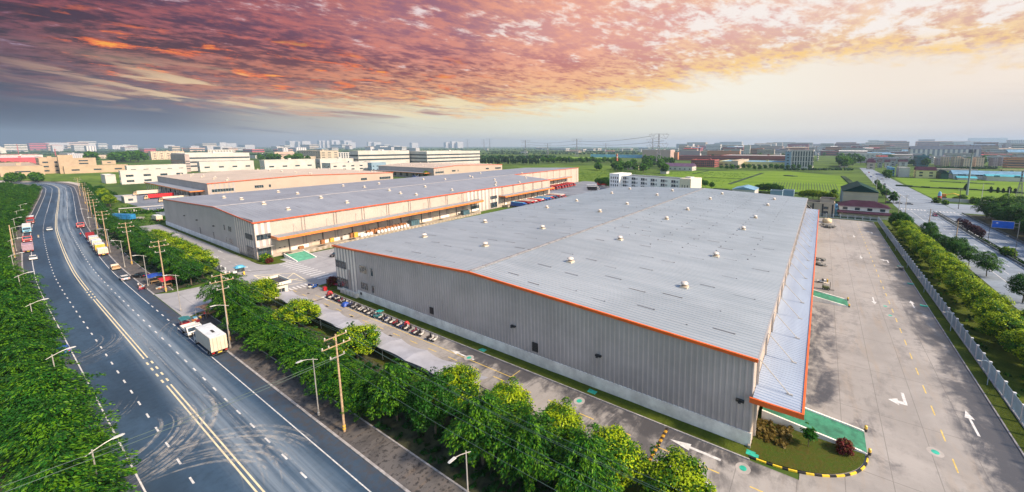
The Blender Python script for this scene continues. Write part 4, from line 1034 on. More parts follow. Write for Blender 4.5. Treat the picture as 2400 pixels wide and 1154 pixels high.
proto('bush',2,lambda i:round_crown(130+i,1.5,1.3,1.3,clumps=34,nper=34,ls_=.22,young=.25),1.2,.08,4,.7)
proto('red_bush',1,lambda i:round_crown(140+i,1.25,1.1,1.15,clumps=40,nper=44,ls_=.15,young=.4,mats=(L_RED,L_RED,L_BRN),bump=.05),1.0,.08,4,.6)
proto('brown_tree',1,lambda i:round_crown(150+i,2.6,3.4,2.4,clumps=56,nper=60,ls_=.22,young=.5,mats=(L_OLD,L_BRN,L_BRN)),3.6,.12,5,1.4)
proto('sapling',1,lambda i:round_crown(160+i,.85,2.1,1.0,clumps=12,nper=14,ls_=.17,young=.1,bump=.5,mats=(L_DM,L_DM,L_DL)),2.0,.05,4,.6)
proto('palm_like_tree',1,lambda i:tier_crown(170+i,2.0,5.2,4,12,26,.4,mats=(L_DK,L_DM,L_DL)),4.4,.12,3,.6)
tr_n=0
def tree(kind,x,y,s=1.0,label='',group=None,cat='tree',name=None,z=0.0,sz=None,parts=True):
    global tr_n
    tr_n+=1; rr=random.Random(tr_n*77)
    c,t=rr.choice(PROTO[kind]); nm=name or kind
    o=thing(nm,label,cat,(x,y,z),rr.uniform(0,6.28),group); o.scale=(s*rr.uniform(.94,1.06),s*rr.uniform(.94,1.06),(sz or s)*rr.uniform(.94,1.06))
    a=bpy.data.objects.new('crown',c); col.objects.link(a); a.parent=o
    b=bpy.data.objects.new('trunk',t); col.objects.link(b); b.parent=o
    return o
rt=random.Random(42)
# --- kerbside row left of the street
def row_left(off,x0,x1,step,what,grp,s0,s1):
    s=s_of_x(x0); k=0; e=s_of_x(x1)
    while s<e:
        p=along(s,off+rt.uniform(-.7,.7)); kind='street_tree' if rt.random()<.8 else 'dark_round_tree'
        sc=rt.uniform(s0,s1)
        tree(kind,p.x,p.y,sc,f"{ordn(k)} {'feathery' if kind=='street_tree' else 'rounder'} tree from near end, {what}",grp,name='street_tree',z=.1)
        s+=step*rt.uniform(.85,1.15); k+=1
row_left(-12.8,-40,-190,6.0,'row along the left kerb','trees left of the street',1.0,1.2)
row_left(-14.6,-197,-335,6.4,'middle stretch of the left kerb row','trees left of the street',.88,1.12)
row_left(-18.6,-90,-335,7.0,'row behind the left kerb row','trees left of the street',.95,1.2)
row_left(-12.6,-341,-600,8.5,'far left kerb row before the bend','trees left of the street',.8,1.05)
row_left(-19.0,-341,-620,9.0,'second line, far left kerb before the bend','trees left of the street',.9,1.1)
row_left(-27,-330,-640,11,'third line left of the far street','trees left of the street',.9,1.15)
# --- verge between street and depot, near part
def place_row(pts,fmt,grp,kinds,s0,s1,jit=.8,nm=None):
    for k,(x,y) in enumerate(pts):
        kd=kinds(k); q=.62 if (-112<x<-57 and y<31) else (.80 if kd=='round_tree' and s0>1.1 else 1.0)
        s=rt.uniform(s0,s1); tree(kd,x+rt.uniform(-jit,jit),y+rt.uniform(-jit,jit),s,fmt(k,kd),grp,name=nm or ('round_tree' if 'round' in kd else kd),z=.1,sz=s*q)
lookf={'round_tree':'rounded yellow-green','dark_round_tree':'rounded deep green','street_tree':'feathery green','brown_tree':'browning','far_tree':'leafy green'}
near_front=[(-21,32.6),(-28.5,31.6),(-35.5,31.2),(-46,31.0),(-53,29.6),(-59.5,28.9),(-66,28.6),(-73,28.9),(-80,28.6),(-87,28.9),(-94,28.6),(-101,28.9),(-108,28.8),(-115,29.2),(-122,29.6),(-128,30)]
place_row(near_front,lambda k,d:f"{ordn(k)} {lookf[d]} tree from near end, front row beside right footway",'trees between street and depot fence',lambda k:'street_tree' if k not in (3,) else 'dark_round_tree',.98,1.12,.4)
near_back=[(-11.6,36.8),(-19.5,36.6),(-28.2,37.0),(-37.6,36.6),(-47.2,36.2),(-75.5,35.2),(-99,34.8),(-121.5,35.0)]
place_row(near_back,lambda k,d:f"{ordn(k)} {lookf[d]} tree from near end, row against the lane fence",'trees between street and depot fence',lambda k:'round_tree',1.12,1.26,.3)
tree('brown_tree',-39.5,32.6,1.0,'browning small tree among the green ones beside the near lamp','trees between street and depot fence',name='round_tree')
# gate side, left of the entrance
mid_front=[(-163,31),(-170.5,30.4),(-178,31),(-185,31.6),(-193,30.8),(-201,31.4),(-209,30.8),(-217,31.4),(-225,31.2),(-234,31.8),(-243,32.4),(-252,33),(-262,33.4),(-272,34)]
place_row(mid_front,lambda k,d:f"{ordn(k)} {lookf[d]} tree beyond the side road, right kerb row",'trees right of the far street',lambda k:'street_tree' if k%3 else 'dark_round_tree',.88,1.0)
mid_back=[(-168,35.6),(-178,36),(-188.5,35.8),(-199.5,36.2),(-211,36),(-223,36.4),(-236,36.6)]
place_row(mid_back,lambda k,d:f"{ordn(k)} {lookf[d]} tree beyond the gate, row along the gate road",'trees right of the far street',lambda k:'round_tree',1.12,1.3)
k=0; s=s_of_x(-285)
while s<s_of_x(-640):
    p=along(s,15.5+rt.uniform(-.8,.8)); kd='dark_round_tree' if rt.random()<.6 else 'street_tree'
    tree(kd,p.x,p.y,rt.uniform(.66,.86),f"{ordn(k)} {lookf[kd]} tree past the dark red lorry, right kerb row",'trees right of the far street',name='street_tree'); k+=1
    s+=8.5*rt.uniform(.85,1.15)
k=0; s=s_of_x(-425)
while s<s_of_x(-560):
    p=along(s,21+rt.uniform(-.8,.8)); kd='round_tree' if rt.random()<.5 else 'dark_round_tree'
    tree(kd,p.x,p.y,rt.uniform(.85,1.1),f"{ordn(k)} {lookf[kd]} tree of the second line, far right kerb",'trees right of the far street',name='round_tree'); k+=1
    s+=11*rt.uniform(.85,1.15)
# --- hedge row of round trees right of the yard fence
hed=[]; y=92.0
while y<242: hed.append((34.6+1.0*(238-y)/150+rt.uniform(-.5,.5),y)); y+=7.6*rt.uniform(.88,1.12)
place_row(hed,lambda k,d:f"{ordn(k)} {lookf[d]} tree from near end, row right of yard fence",'round trees beside the yard fence',lambda k:'round_tree' if k<len(hed)-2 else 'dark_round_tree',1.12,1.34,.2)
hd2=[(41.5,98),(41.8,106.5),(41.5,115)]
place_row(hd2,lambda k,d:f"{ordn(k)} yellow-green tree from near end, short row behind the hedge trees",'round trees beside the yard fence',lambda k:'round_tree',1.12,1.25,.3)
dk=[(46.5,178),(44.5,186),(44,195),(43,203),(42.5,214),(44,224),(48,167),(49,143),(49.5,134),(46,190.5),(49.5,126)]
place_row(dk,lambda k,d:f"{ordn(k)} deep green loose tree between the hedge row and the highway",'dark trees beside the highway',lambda k:'dark_round_tree' if k%2 else 'street_tree',.75,.95,.3,nm='roadside_tree')
# --- highway median and far side
place_row([(63.6,264),(63.6,257),(63.6,249.5),(63.6,242),(63.6,235)],lambda k,d:f"{ordn(k)} dark purple-leaved tree in the cluster on the highway median",'purple trees on the median',lambda k:'plum_tree',.82,1.08,.3)
place_row([(63.6,206),(63.6,202.4)],lambda k,d:['pale green bush on the median above the blurred red car','smaller pale green bush next to the other on the median'][k],None,lambda k:'bush',1.2,1.4,.2)
fr=[]
for j in range(5):
    for i in range(9): fr.append((83+j*7.2+rt.uniform(-1.5,1.5),206+i*12+rt.uniform(-3,3)+j*6))
place_row(fr,lambda k,d:f"{ordn(k%9)} large dark tree from near end, {['first','second','third','fourth','fifth'][k//9]} line behind the highway's far barrier",'big trees beyond the highway',lambda k:'dark_round_tree' if k%4 else 'street_tree',1.15,1.65,.5,nm='roadside_tree')
# ================================================================ vehicles, street furniture, goods
TYRE=mat('tyre',(.018,.018,.02),.8); RIM=mat('rim',(.35,.35,.36),.4,metal=.5); CHAS=mat('chassis',(.04,.035,.035),.7)
LAMPR=mat('tail_lamp',(.55,.02,.02),.3); LAMPW=mat('head_lamp',(.75,.75,.72),.2); PLATE=mat('number_plate',(.75,.55,.06),.5); PLATEB=mat('plate_blue',(.05,.12,.5),.5)
def paint(n,c,r=.35): return mat('paint_'+n,c,r,var=.05,spec=.6)
PC={'white':paint('white',(.62,.61,.60)),'silver':paint('silver',(.46,.47,.49)),'black':paint('black',(.012,.012,.016)),'red':paint('red',(.50,.018,.024)),'darkred':paint('darkred',(.24,.012,.022)),
 'blue':paint('blue',(.018,.10,.42)),'sky':paint('sky',(.10,.38,.58)),'tan':paint('tan',(.52,.38,.24)),'cream':paint('cream',(.66,.58,.46)),'yellow':paint('yellow',(.72,.46,.06)),'navy':paint('navy',(.014,.03,.12)),'teal':paint('teal',(.03,.20,.22)),'mauve':paint('mauve',(.42,.30,.38)),'orange':paint('orange',(.62,.20,.04)),'grey':paint('grey',(.22,.23,.25)),'wine':paint('wine',(.20,.012,.05))}
def put_wheel(parent,x,y,r=.5,w=.28):
    mb=MB(); mb.cyl((x,y,r),r,'y',w/2,14); t=mb.build('wheel',TYRE,parent,local=True)
    mb=MB(); s=1 if y>0 else -1; mb.cyl((x,y+s*w*.5,r),r*.55,'y',.02,10); mb.build('rim',RIM,t,local=True)
_car={}
def car(label,colr,loc,rot,cat='car',group=None,style='sedan'):
    key=(colr,style)
    if key in _car: 
        return dup(_car[key],loc,rot,label,group)
    o=thing('parked_car' if style!='suv' else 'car',label,cat,loc,rot,group); m=PC[colr]
    L,W=4.5,1.78
    hr=1.44 if style=='sedan' else 1.68
    low=[(-2.2,.32),(-2.25,.55),(-2.18,.88),(-1.6,.96),(.95,.93),(1.85,.80),(2.2,.66),(2.25,.42),(2.15,.28)]
    mb=MB(); mb.profile(low,'y',-W/2,W/2)
    b=mb.build('body',m,o,local=True); bv=b.modifiers.new('bevel','BEVEL'); bv.width=.10; bv.segments=2
    xb=(-1.75,-1.25,.35,1.05) if style=='sedan' else (-2.1,-1.85,.45,1.1)
    def house(mb,gr,top,z1):
        y0,y1=W/2-gr,W/2-top
        vs=[(xb[0],-y0,.93),(xb[3],-y0,.90),(xb[3],y0,.90),(xb[0],y0,.93),(xb[1],-y1,z1),(xb[2],-y1,z1),(xb[2],y1,z1),(xb[1],y1,z1)]
        mb.add(vs,[(4,5,6,7),(0,1,5,4),(1,2,6,5),(2,3,7,6),(3,0,4,7)])
    mb=MB(); house(mb,.06,.22,hr-.06); mb.build('windows',GLASS,o,local=True)
    mb=MB(); mb.box(xb[1]-.05,xb[2]+.05,-W/2+.2,W/2-.2,hr-.07,hr)
    r=mb.build('roof',m,o,local=True)
    for x in (-1.35,1.38):
        for y in (-W/2+.06,W/2-.06): put_wheel(o,x,y,.32,.2)
    for y in (-.62,.62):
        mb=MB(); mb.box(2.16,2.27,y-.2,y+.2,.56,.70); mb.build('headlight',LAMPW,o,local=True)
        mb=MB(); mb.box(-2.29,-2.2,y-.2,y+.2,.66,.84); mb.build('tail_light',LAMPR,o,local=True)
    mb=MB(); mb.box(-2.31,-2.24,-.22,.22,.5,.62); mb.build('number_plate',PLATEB,o,local=True)
    _car[key]=o; return o
def lorry(label,loc,rot,cab='white',boxc='white',L=6.0,Hb=2.5,group=None,semi=False,roof=None,bed='box',cat='lorry',name='lorry'):
    """forward-control lorry; origin mid length on the ground, nose towards +x"""
    o=thing(name,label,cat,loc,rot,group); W=2.45; zc=1.15 if semi or L>7 else .95
    tot=L+2.2; x0=-tot/2; xc=x0+L+.15; x1=tot/2
    hc=3.3 if semi else (2.75 if L>5 else 2.2)
    pr=[(xc,.55),(xc,hc),(x1-.75,hc),(x1-.12,hc*.60),(x1,hc*.52),(x1,.5)]
    mb=MB(); mb.profile(pr,'y',-W/2+.04,W/2-.04); c=mb.build('cab',PC[cab],o,local=True)
    mb=MB(); a=Vector((x1-.70,0,hc-.12)); b=Vector((x1-.08,0,hc*.63))
    mb.quad((a.x+.03,-W/2+.2,a.z),(b.x+.03,-W/2+.16,b.z),(b.x+.03,W/2-.16,b.z),(a.x+.03,W/2-.2,a.z)); 
    mb.quad((a.x+.0,-W/2+.2,a.z),(a.x+.0,W/2-.2,a.z),(b.x+.0,W/2-.16,b.z),(b.x+.0,-W/2+.16,b.z)); mb.build('windscreen',GLASS,c,local=True)
    for s in (-1,1):
        mb=MB(); y=s*(W/2-.03); mb.box(xc+.45,x1-.8,min(y,y+s*.02),max(y,y+s*.02),hc*.60,hc-.3); mb.build('side_window',GLASS,c,local=True)
        mb=MB(); mb.box(x1-.04,x1+.04,s*.85-.2,s*.85+.2,.72,.95); mb.build('headlight',LAMPW,c,local=True)
        mb=MB(); mb.box(x1-.35,x1-.2,s*(W/2+.14)-.1,s*(W/2+.14)+.1,hc*.62,hc-.5); mb.build('mirror',CHAS,c,local=True)
    mb=MB(); mb.box(x1-.02,x1+.12,-W/2+.05,W/2-.05,.38,.66); mb.build('bumper',CHAS,c,local=True)
    mb=MB(); mb.box(x1+.01,x1+.03,-.7,.7,.95,hc*.5); mb.build('grille',CHAS,c,local=True)
    mb=MB(); mb.box(x0+.1,xc+.5,-.45,.45,.55,zc); mb.box(x0,x0+.1,-W/2+.1,W/2-.1,.45,.62); mb.build('chassis',CHAS,o,local=True)
    bm=PC[boxc]
    if bed=='box':
        mb=MB(); mb.box(x0,x0+L,-W/2,W/2,zc,zc+Hb); bx=mb.build('cargo_box',bm,o,local=True)
        rm=PC[roof] if roof else mat('box_roof',(.62,.66,.70),.5,var=.12,scale=.8)
        mb=MB(); mb.box(x0+.04,x0+L-.04,-W/2+.04,W/2-.04,zc+Hb,zc+Hb+.05); mb.build('roof',rm,bx,local=True)
        mb=MB()
        for s in (-1,1): mb.box(x0-.04,x0,s*.6-.54,s*.6+.54,zc+.08,zc+Hb-.1)
        d=mb.build('rear_doors',PC['cream'] if boxc in ('white','cream') else bm,bx,local=True)
        mb=MB()
        for y in (-.85,-.25,.25,.85): mb.tube((x0-.07,y,zc+.1),(x0-.07,y,zc+Hb-.12),.03,.03,5)
        mb.build('door_rods',STEEL,d,local=True)
        if L>5:
            mb=MB()
            for s in (-1,1):
                n=int(L*1.0)
                for k in range(n): mb.box(x0+.4+k*L/n,x0+.6+k*L/n,s*(W/2+.008)-.006,s*(W/2+.008)+.006,zc+.05,zc+.13)
            mb.build('reflectors',LAMPR,bx,local=True)
    elif bed=='flat':
        mb=MB(); mb.box(x0,x0+L,-W/2,W/2,zc,zc+.12)
        for s in (-1,1): mb.box(x0,x0+L,s*W/2-.04,s*W/2+.04,zc+.12,zc+.62)
        mb.box(x0-.04,x0+.04,-W/2,W/2,zc+.12,zc+.62); mb.box(x0+L-.05,x0+L+.05,-W/2,W/2,zc+.12,zc+1.3); mb.build('flatbed',bm,o,local=True)
    elif bed=='rack':
        mb=MB(); mb.box(x0,x0+L,-W/2,W/2,zc,zc+.12)
        n=int(L/.8)
        for s in (-1,1):
            for k in range(n+1): x=x0+L*k/n; mb.box(x-.05,x+.05,s*W/2-.04,s*W/2+.04,zc,zc+Hb)
            for z in (.3,.7,1.1,1.5,1.9): mb.box(x0,x0+L,s*(W/2+.03)-.03,s*(W/2+.03)+.03,zc+z,zc+z+.22)
        for z in (.3,.7,1.1,1.5,1.9): mb.box(x0-.06,x0,-W/2,W/2,zc+z,zc+z+.22)
        b=mb.build('stake_body',bm,o,local=True)
        mb=MB(); mb.box(x0+.1,x0+L-.1,-W/2+.1,W/2-.1,zc+.1,zc+Hb-.25); mb.build('tarpaulin',PC[roof or 'mauve'],b,local=True)
    r=.5 if L>5 else .38
    ax=[x1-1.3]+([x0+1.2,x0+2.4,x0+3.6,xc-.6] if semi else ([x0+1.4,x0+2.7] if L>7.5 else [x0+1.2]))
    for x in ax:
        for s in (-1,1): put_wheel(o,x,s*(W/2-.18),r,.34)
    for s in (-1,1):
        mb=MB(); mb.box(x0-.06,x0+.02,s*.95-.2,s*.95+.2,zc-.32,zc-.16); mb.build('tail_light',LAMPR,o,local=True)
    mb=MB(); mb.box(x0-.07,x0,-.3,.3,zc-.45,zc-.25); mb.build('number_plate',PLATE,o,local=True)
    return o
def heading(s_x,back=False):
    s=s_of_x(s_x); a=along(s-2,0); b=along(s+2,0); d=(b-a).normalized(); return math.atan2(d.y,d.x)+(math.pi if back else 0)
W180=math.pi
# --- street: right kerb
lt=lorry('large cream box lorry with white roof parked beside the near wooden pole',(-107.4,22.1,0),W180,'white','cream',9.4,2.95)
mb=MB(); mb.box(-3.0,-1.2,-.3,.1,4.14,4.17); mb.box(-2.2,-1.9,-.35,-.2,4.14,4.18); mb.build('roof_patch',CHAS,lt,local=True)
lorry('small white flatbed lorry facing the camera ahead of the cream box lorry',(-119.6,22.0,0),0,'white','white',3.4,1.0,bed='flat',name='small_lorry')
cart=thing('market_cart','three-wheeled cart with a blue-green roof ahead of the small white lorry','cart',(-125.3,22.2,0),0)
mb=MB(); mb.box(-1.4,1.0,-.75,.75,.45,.95); mb.build('tray',PC['red'],cart,local=True)
mb=MB(); mb.box(-1.5,1.3,-.85,.85,1.95,2.02); mb.profile([(-.85,1.95),(0,2.2),(.85,1.95)],'x',-1.5,1.3); mb.build('awning',PC['teal'],cart,local=True)
for x in (-1.4,1.2):
    for y in (-.75,.75):
        mb=MB(); mb.tube((x,y,.5),(x,y,1.98),.03); mb.build('post',STEEL,cart,local=True)
for x,y in ((-.9,.75),(-.9,-.75),(1.4,0)): put_wheel(cart,x,y,.3,.12)
for lab,px,c,b,L,Hb,bed in (('beige two-door van lorry at the near end of the row by the right kerb',238,'tan','cream',4.6,2.1,'box'),('white box lorry with yellow rear doors second in the right kerb row',218,'white','white',5.8,2.5,'box'),('white box lorry third in the right kerb row',207,'white','white',5.6,2.5,'box'),('cream box lorry fourth in the right kerb row',200,'white','cream',5.6,2.4,'box')):
    pass
rk=[(-238,'tan','cream',4.0,1.9,'box','beige twin-door van lorry at the near end of the row along the right kerb'),(-247,'white','yellow',5.6,2.45,'box','yellow and white box lorry next ahead of the beige van lorry'),(-258.5,'white','white',5.6,2.45,'box','white box lorry between the yellow one and the cream one'),(-270,'white','cream',5.6,2.3,'box','cream box lorry just behind the dark red lorry'),(-284,'darkred','darkred',6.2,2.0,'flat','dark red open lorry in front of the right kerb row')]
for x,c,b,L,Hb,bed,lab in rk:
    s=s_of_x(x); p=along(s,8.1); lorry(lab,p,heading(x),c,b,L,Hb,group='lorries parked by the right kerb',bed=bed)
p=along(s_of_x(-330),7.3); lorry('bright red tractor lorry with white bumper standing alone facing the camera',p,heading(-330,True),'red','darkred',6.0,2.2,bed='flat')
pk=thing('pickup_truck','tan open pickup with loaded bed parked behind the white hatchback','pickup',along(s_of_x(-206),8.0),heading(-206)+0)
for nm,m,f in (('body',PC['tan'],lambda mb:(mb.box(-2.4,2.4,-.9,.9,.45,.95),mb.box(-2.4,-.3,-.9,-.82,.95,1.3),mb.box(-2.4,-.3,.82,.9,.95,1.3))),('cab',PC['cream'],lambda mb:mb.profile([(-.25,.9),(-.1,1.7),(.9,1.7),(1.6,.95)],'y',-.82,.82)),('windows',GLASS,lambda mb:mb.profile([(-.2,1.05),(-.08,1.6),(.85,1.6),(1.42,1.05)],'y',-.84,.84)),('load',mat('load_brown',(.35,.22,.12),.9,var=.4,scale=3),lambda mb:(mb.box(-2.2,-1.3,-.7,.7,.95,1.5),mb.box(-1.2,-.45,-.6,.7,.95,1.35)))):
    mb=MB(); f(mb); mb.build(nm,m,pk,local=True)
for x in (-1.5,1.5):
    for y in (-.8,.8): put_wheel(pk,x,y,.36,.22)
car('white hatchback parked at the market stalls by the right kerb','white',(-187,21.6,0),W180,group=None)
car('dark saloon on the footway behind the white hatchback','black',(-186,24.6,.12),W180+.5)
car('white saloon driving towards the camera left of the yellow line','silver',along(s_of_x(-331),-2.0),heading(-331,True))
car('white saloon parked on the left edge line behind the cream-backed lorry','white',along(s_of_x(-250),-7.0),heading(-250,True)).name='parked_car'
# --- street: left kerb
for x,c,b,L,Hb,bed,lab,off in ((-272,'white','mauve',6.6,2.5,'rack','stake lorry with pale mauve cover, back to the camera, left kerb',-7.9),(-300,'red','darkred',6.4,2.4,'flat','red tractor lorry facing the camera by the left kerb',-8.0),(-333,'sky','silver',8.0,2.7,'box','blue cab lorry with silver box facing the camera, left kerb',-8.2),(-370,'darkred','darkred',8.0,2.6,'box','red box lorry behind the blue cab lorry by the left kerb',-8.0)):
    lorry(lab,along(s_of_x(x),off),heading(x,x!=-272),c,b,L,Hb,bed=bed,group='lorries by the left kerb')
car('small blue car half under the left kerb trees beside the near lamp','blue',along(s_of_x(-131),-8.3),heading(-131))
# --- motorbikes
_bk={}
def motorbike(label,colr,loc,rot,group=None,rider=False):
    if colr in _bk and not rider: return dup(_bk[colr],loc,rot,label,group)
    o=thing('motor_scooter',label,'scooter',loc,rot,group)
    for x in (-.62,.62):
        mb=MB(); mb.cyl((x,0,.27),.27,'y',.06,10); mb.build('wheel',TYRE,o,local=True)
    mb=MB(); mb.profile([(-.85,.5),(-.8,.78),(-.1,.72),(.05,.36),(.38,.36),(.5,.95),(.58,.95),(.5,.3),(-.45,.28)],'y',-.16,.16); mb.build('body',PC[colr],o,local=True)
    mb=MB(); mb.profile([(-.82,.78),(-.75,.88),(-.12,.84),(-.05,.74)],'y',-.14,.14); mb.build('seat',CHAS,o,local=True)
    mb=MB(); mb.tube((.52,-.34,1.02),(.52,.34,1.02),.03); mb.tube((.6,0,.3),(.5,0,1.02),.035); mb.build('handlebar',CHAS,o,local=True)
    mb=MB(); mb.box(.5,.62,-.11,.11,.75,.92); mb.build('headlight',LAMPW,o,local=True)
    if not rider: _bk[colr]=o
    return o
bc=['darkred','black','white','navy','black','white','black','wine','silver','black','white','black','white','navy','black','silver','black','black','white','silver','black','white','black','silver','black','white','darkred','black','white','black','navy','silver','black','white']
cname={'red':'red','navy':'dark blue','white':'white','darkred':'dark red','black':'black','blue':'blue','wine':'wine-coloured','silver':'silver','teal':'teal','yellow':'yellow'}
x=-116.4;i=0;used=[]
while x<-69:
    if not (-73.6<x<-71.6 or -78.6<x<-77.2):
        used.append((x,bc[i%len(bc)])); i+=1
    x+=.92*rt.uniform(.86,1.16)
used[-1]=(used[-1][0],'white')
for k,(x,c) in enumerate(reversed(used)):
    motorbike(f"{cname[c]} scooter, {ordn(k)} from the near end of the row below the main warehouse",c,(x,48.35+rt.uniform(-.15,.15),.0),math.pi/2+.35+rt.uniform(-.22,.22)+(math.pi if rt.random()<.3 else 0),'scooters parked along the main warehouse')
def sheet_cover(label,name,cat,m,loc,sz):
    o=MB(); rs=random.Random(int(loc[0]*10)); n=8; vs=[];fs=[]
    for j in range(n+1):
        for i in range(n+1):
            u,v=i/n*2-1,j/n*2-1; e=max(abs(u),abs(v)); vs.append((loc[0]+u*sz[0],loc[1]+v*sz[1],loc[2]+sz[2]*(1-e**4*.85)+rs.uniform(-.06,.06)))
    fs=[(j*(n+1)+i,j*(n+1)+i+1,(j+1)*(n+1)+i+1,(j+1)*(n+1)+i) for j in range(n) for i in range(n)]
    o.add(vs,fs); ob=o.build(name,m,smooth=True); return tag(ob,label,cat)
TARPB=mat('tarp_blue',(.02,.08,.42),.5,var=.25,scale=2); TARPR=mat('tarp_red',(.55,.03,.04),.5,var=.2,scale=2); TARPT=mat('tarp_teal',(.03,.33,.32),.5,var=.2,scale=2)
sheet_cover('crumpled dark blue rain cover over scooters in the middle of the row','rain_cover','cover',TARPB,(-105.5,47.6,0),(.8,.8,1.1))
sheet_cover('red rain cover over the first scooter near the gate','rain_cover','cover',TARPR,(-117.3,49.1,.1),(.6,.6,1.15))
sheet_cover('small red cover on the scooter beside the teal tricycle','rain_cover','cover',TARPR,(-81.3,49.3,.1),(.6,.5,1.05))
tk=thing('tricycle','teal-roofed tricycle parked in the scooter row','tricycle',(-91,48.3,0),.3)
mb=MB(); mb.box(-1.2,.6,-.6,.6,.35,.8); mb.build('tray',PC['teal'],tk,local=True)
mb=MB(); mb.box(-.5,1.0,-.6,.6,1.75,1.82); mb.build('roof',TARPT,tk,local=True)
for xx in (-.45,.95):
    for yy in (-.55,.55):
        mb=MB(); mb.tube((xx,yy,.4),(xx,yy,1.78),.025); mb.build('post',STEEL,tk,local=True)
for xx,yy in ((-.7,.6),(-.7,-.6),(1.15,0)): put_wheel(tk,xx,yy,.28,.1)
car('black saloon parked near the green ramp of the second warehouse','black',(-158.3,69.5,0),-1.2); 
car('dark red saloon parked at the striped corner of the main warehouse','darkred',(-123.6,55.4,0),1.9)
car('pale silver car just behind the dark red saloon at the warehouse corner','silver',(-128.4,60.8,0),1.7)
# --- people (one continuous skin each)
def person(label,loc,rot,top,legs,pose='stand',group=None):
    J=[(0,0,.95),(0,0,1.2),(0,0,1.42),(0,0,1.54),(0,0,1.68)]
    vs=list(J); ed=[(0,1),(1,2),(2,3),(3,4)]; rd=[.15,.14,.17,.06,.105]
    def chain(root,pts,rs):
        a=root
        for p,r in zip(pts,rs): vs.append(p); rd.append(r); ed.append((a,len(vs)-1)); a=len(vs)-1
    if pose=='sit':
        for s in (-1,1): chain(0,[(.05,s*.1,.9),(.42,s*.13,.86),(.40,s*.14,.48),(.50,s*.14,.42)],[.1,.09,.06,.05])
    else:
        for s in (-1,1): chain(0,[(0,s*.1,.88),(.03+.09*s,s*.11,.5),(-.02+.12*s,s*.12,.08),(.1+.12*s,s*.12,.04)],[.10,.075,.05,.045])
    for s in (-1,1): chain(2,[(0,s*.2,1.4),(.06,s*.26,1.14),(.24 if pose!='sit' else .46,s*.22,1.0),(.3 if pose!='sit' else .54,s*.2,.98)],[.06,.048,.038,.04])
    me=bpy.data.meshes.new('person'); me.from_pydata(vs,ed,[]); t=bpy.data.objects.new('tmp',me); col.objects.link(t)
    sm=t.modifiers.new('s','SKIN')
    if not me.skin_vertices: 
        bpy.context.view_layer.objects.active=t
    for i,r in enumerate(rd): me.skin_vertices[0].data[i].radius=(r,r)
    me.skin_vertices[0].data[0].use_root=True
    t.modifiers.new('d','SUBSURF').levels=1
    dg=bpy.context.evaluated_depsgraph_get(); m2=bpy.data.meshes.new_from_object(t.evaluated_get(dg)); bpy.data.objects.remove(t)
    for m in (legs,top,mat('skin',(.45,.27,.18),.6),mat('hair_black',(.015,.012,.012),.6)): m2.materials.append(m)
    for pl in m2.polygons:
        z=pl.center.z; d=math.hypot(pl.center.x,pl.center.y)
        pl.material_index=0 if z<.97 and d<.75 and not (abs(pl.center.y)>.19 and z>.9) else (1 if z<1.5 and z>1.02 else 2)
        if z>1.69 or (z>1.6 and pl.center.x<-.03): pl.material_index=3
        if 1.02>=z>.9 and abs(pl.center.y)>.19: pl.material_index=2
        pl.use_smooth=True
    o=bpy.data.objects.new('person',m2); col.objects.link(o); o.location=loc; o.rotation_euler=(0,0,rot); return tag(o,label,'person',group)
CL={k:mat('cloth_'+k,c,.8) for k,c in {'white':(.65,.65,.66),'red':(.5,.04,.05),'pink':(.6,.25,.32),'navy':(.03,.04,.10),'black':(.02,.02,.022),'blue':(.05,.12,.4),'yellow':(.75,.6,.05),'khaki':(.3,.25,.15)}.items()}
try:
    person('person in white shirt and black trousers standing at the stall table by the blue awning',(-172.2,22.2,0),2.0,CL['white'],CL['black'])
    person('person in pink top bending over stall goods near the street edge',(-167.4,21.8,0),1.0,CL['pink'],CL['navy'])
    person('person in dark blue standing in front of the red awning',(-168.3,23.0,0),-2.2,CL['navy'],CL['black'])
    person('person in red standing by the brown-roofed stall near the cream lorry',(-127.4,26.0,.12),.5,CL['red'],CL['black'])
    person('person in black beside the person in red at the brown-roofed stall',(-125.6,25.2,.12),2.5,CL['black'],CL['navy'])
    person('person in yellow vest standing on the grass by the red bush at the gate',(-127.9,53.6,0),-1.2,CL['yellow'],CL['navy'])
    rp=along(s_of_x(-297),8.2-2.2); motorbike('dark scooter ridden along the right lane of the street','black',rp,heading(-297,False),rider=True)
    person('rider in dark red jacket on the scooter in the right lane',(rp.x,rp.y,-.05),heading(-297),CL['red'],CL['black'],'sit')
    rp=along(s_of_x(-306),-5.2); motorbike('scooter carrying a bundle beside the red lorry on the left','white',rp,heading(-306,True),rider=True)
    person('rider in khaki jacket passing the red lorry on the left',(rp.x,rp.y,-.05),heading(-306,True),CL['khaki'],CL['navy'],'sit')
    person('person in blue walking along the highway edge beyond the junction',(73.5,372,0),1.4,CL['black'],CL['black'])
except Exception as e: print('person failed',e)
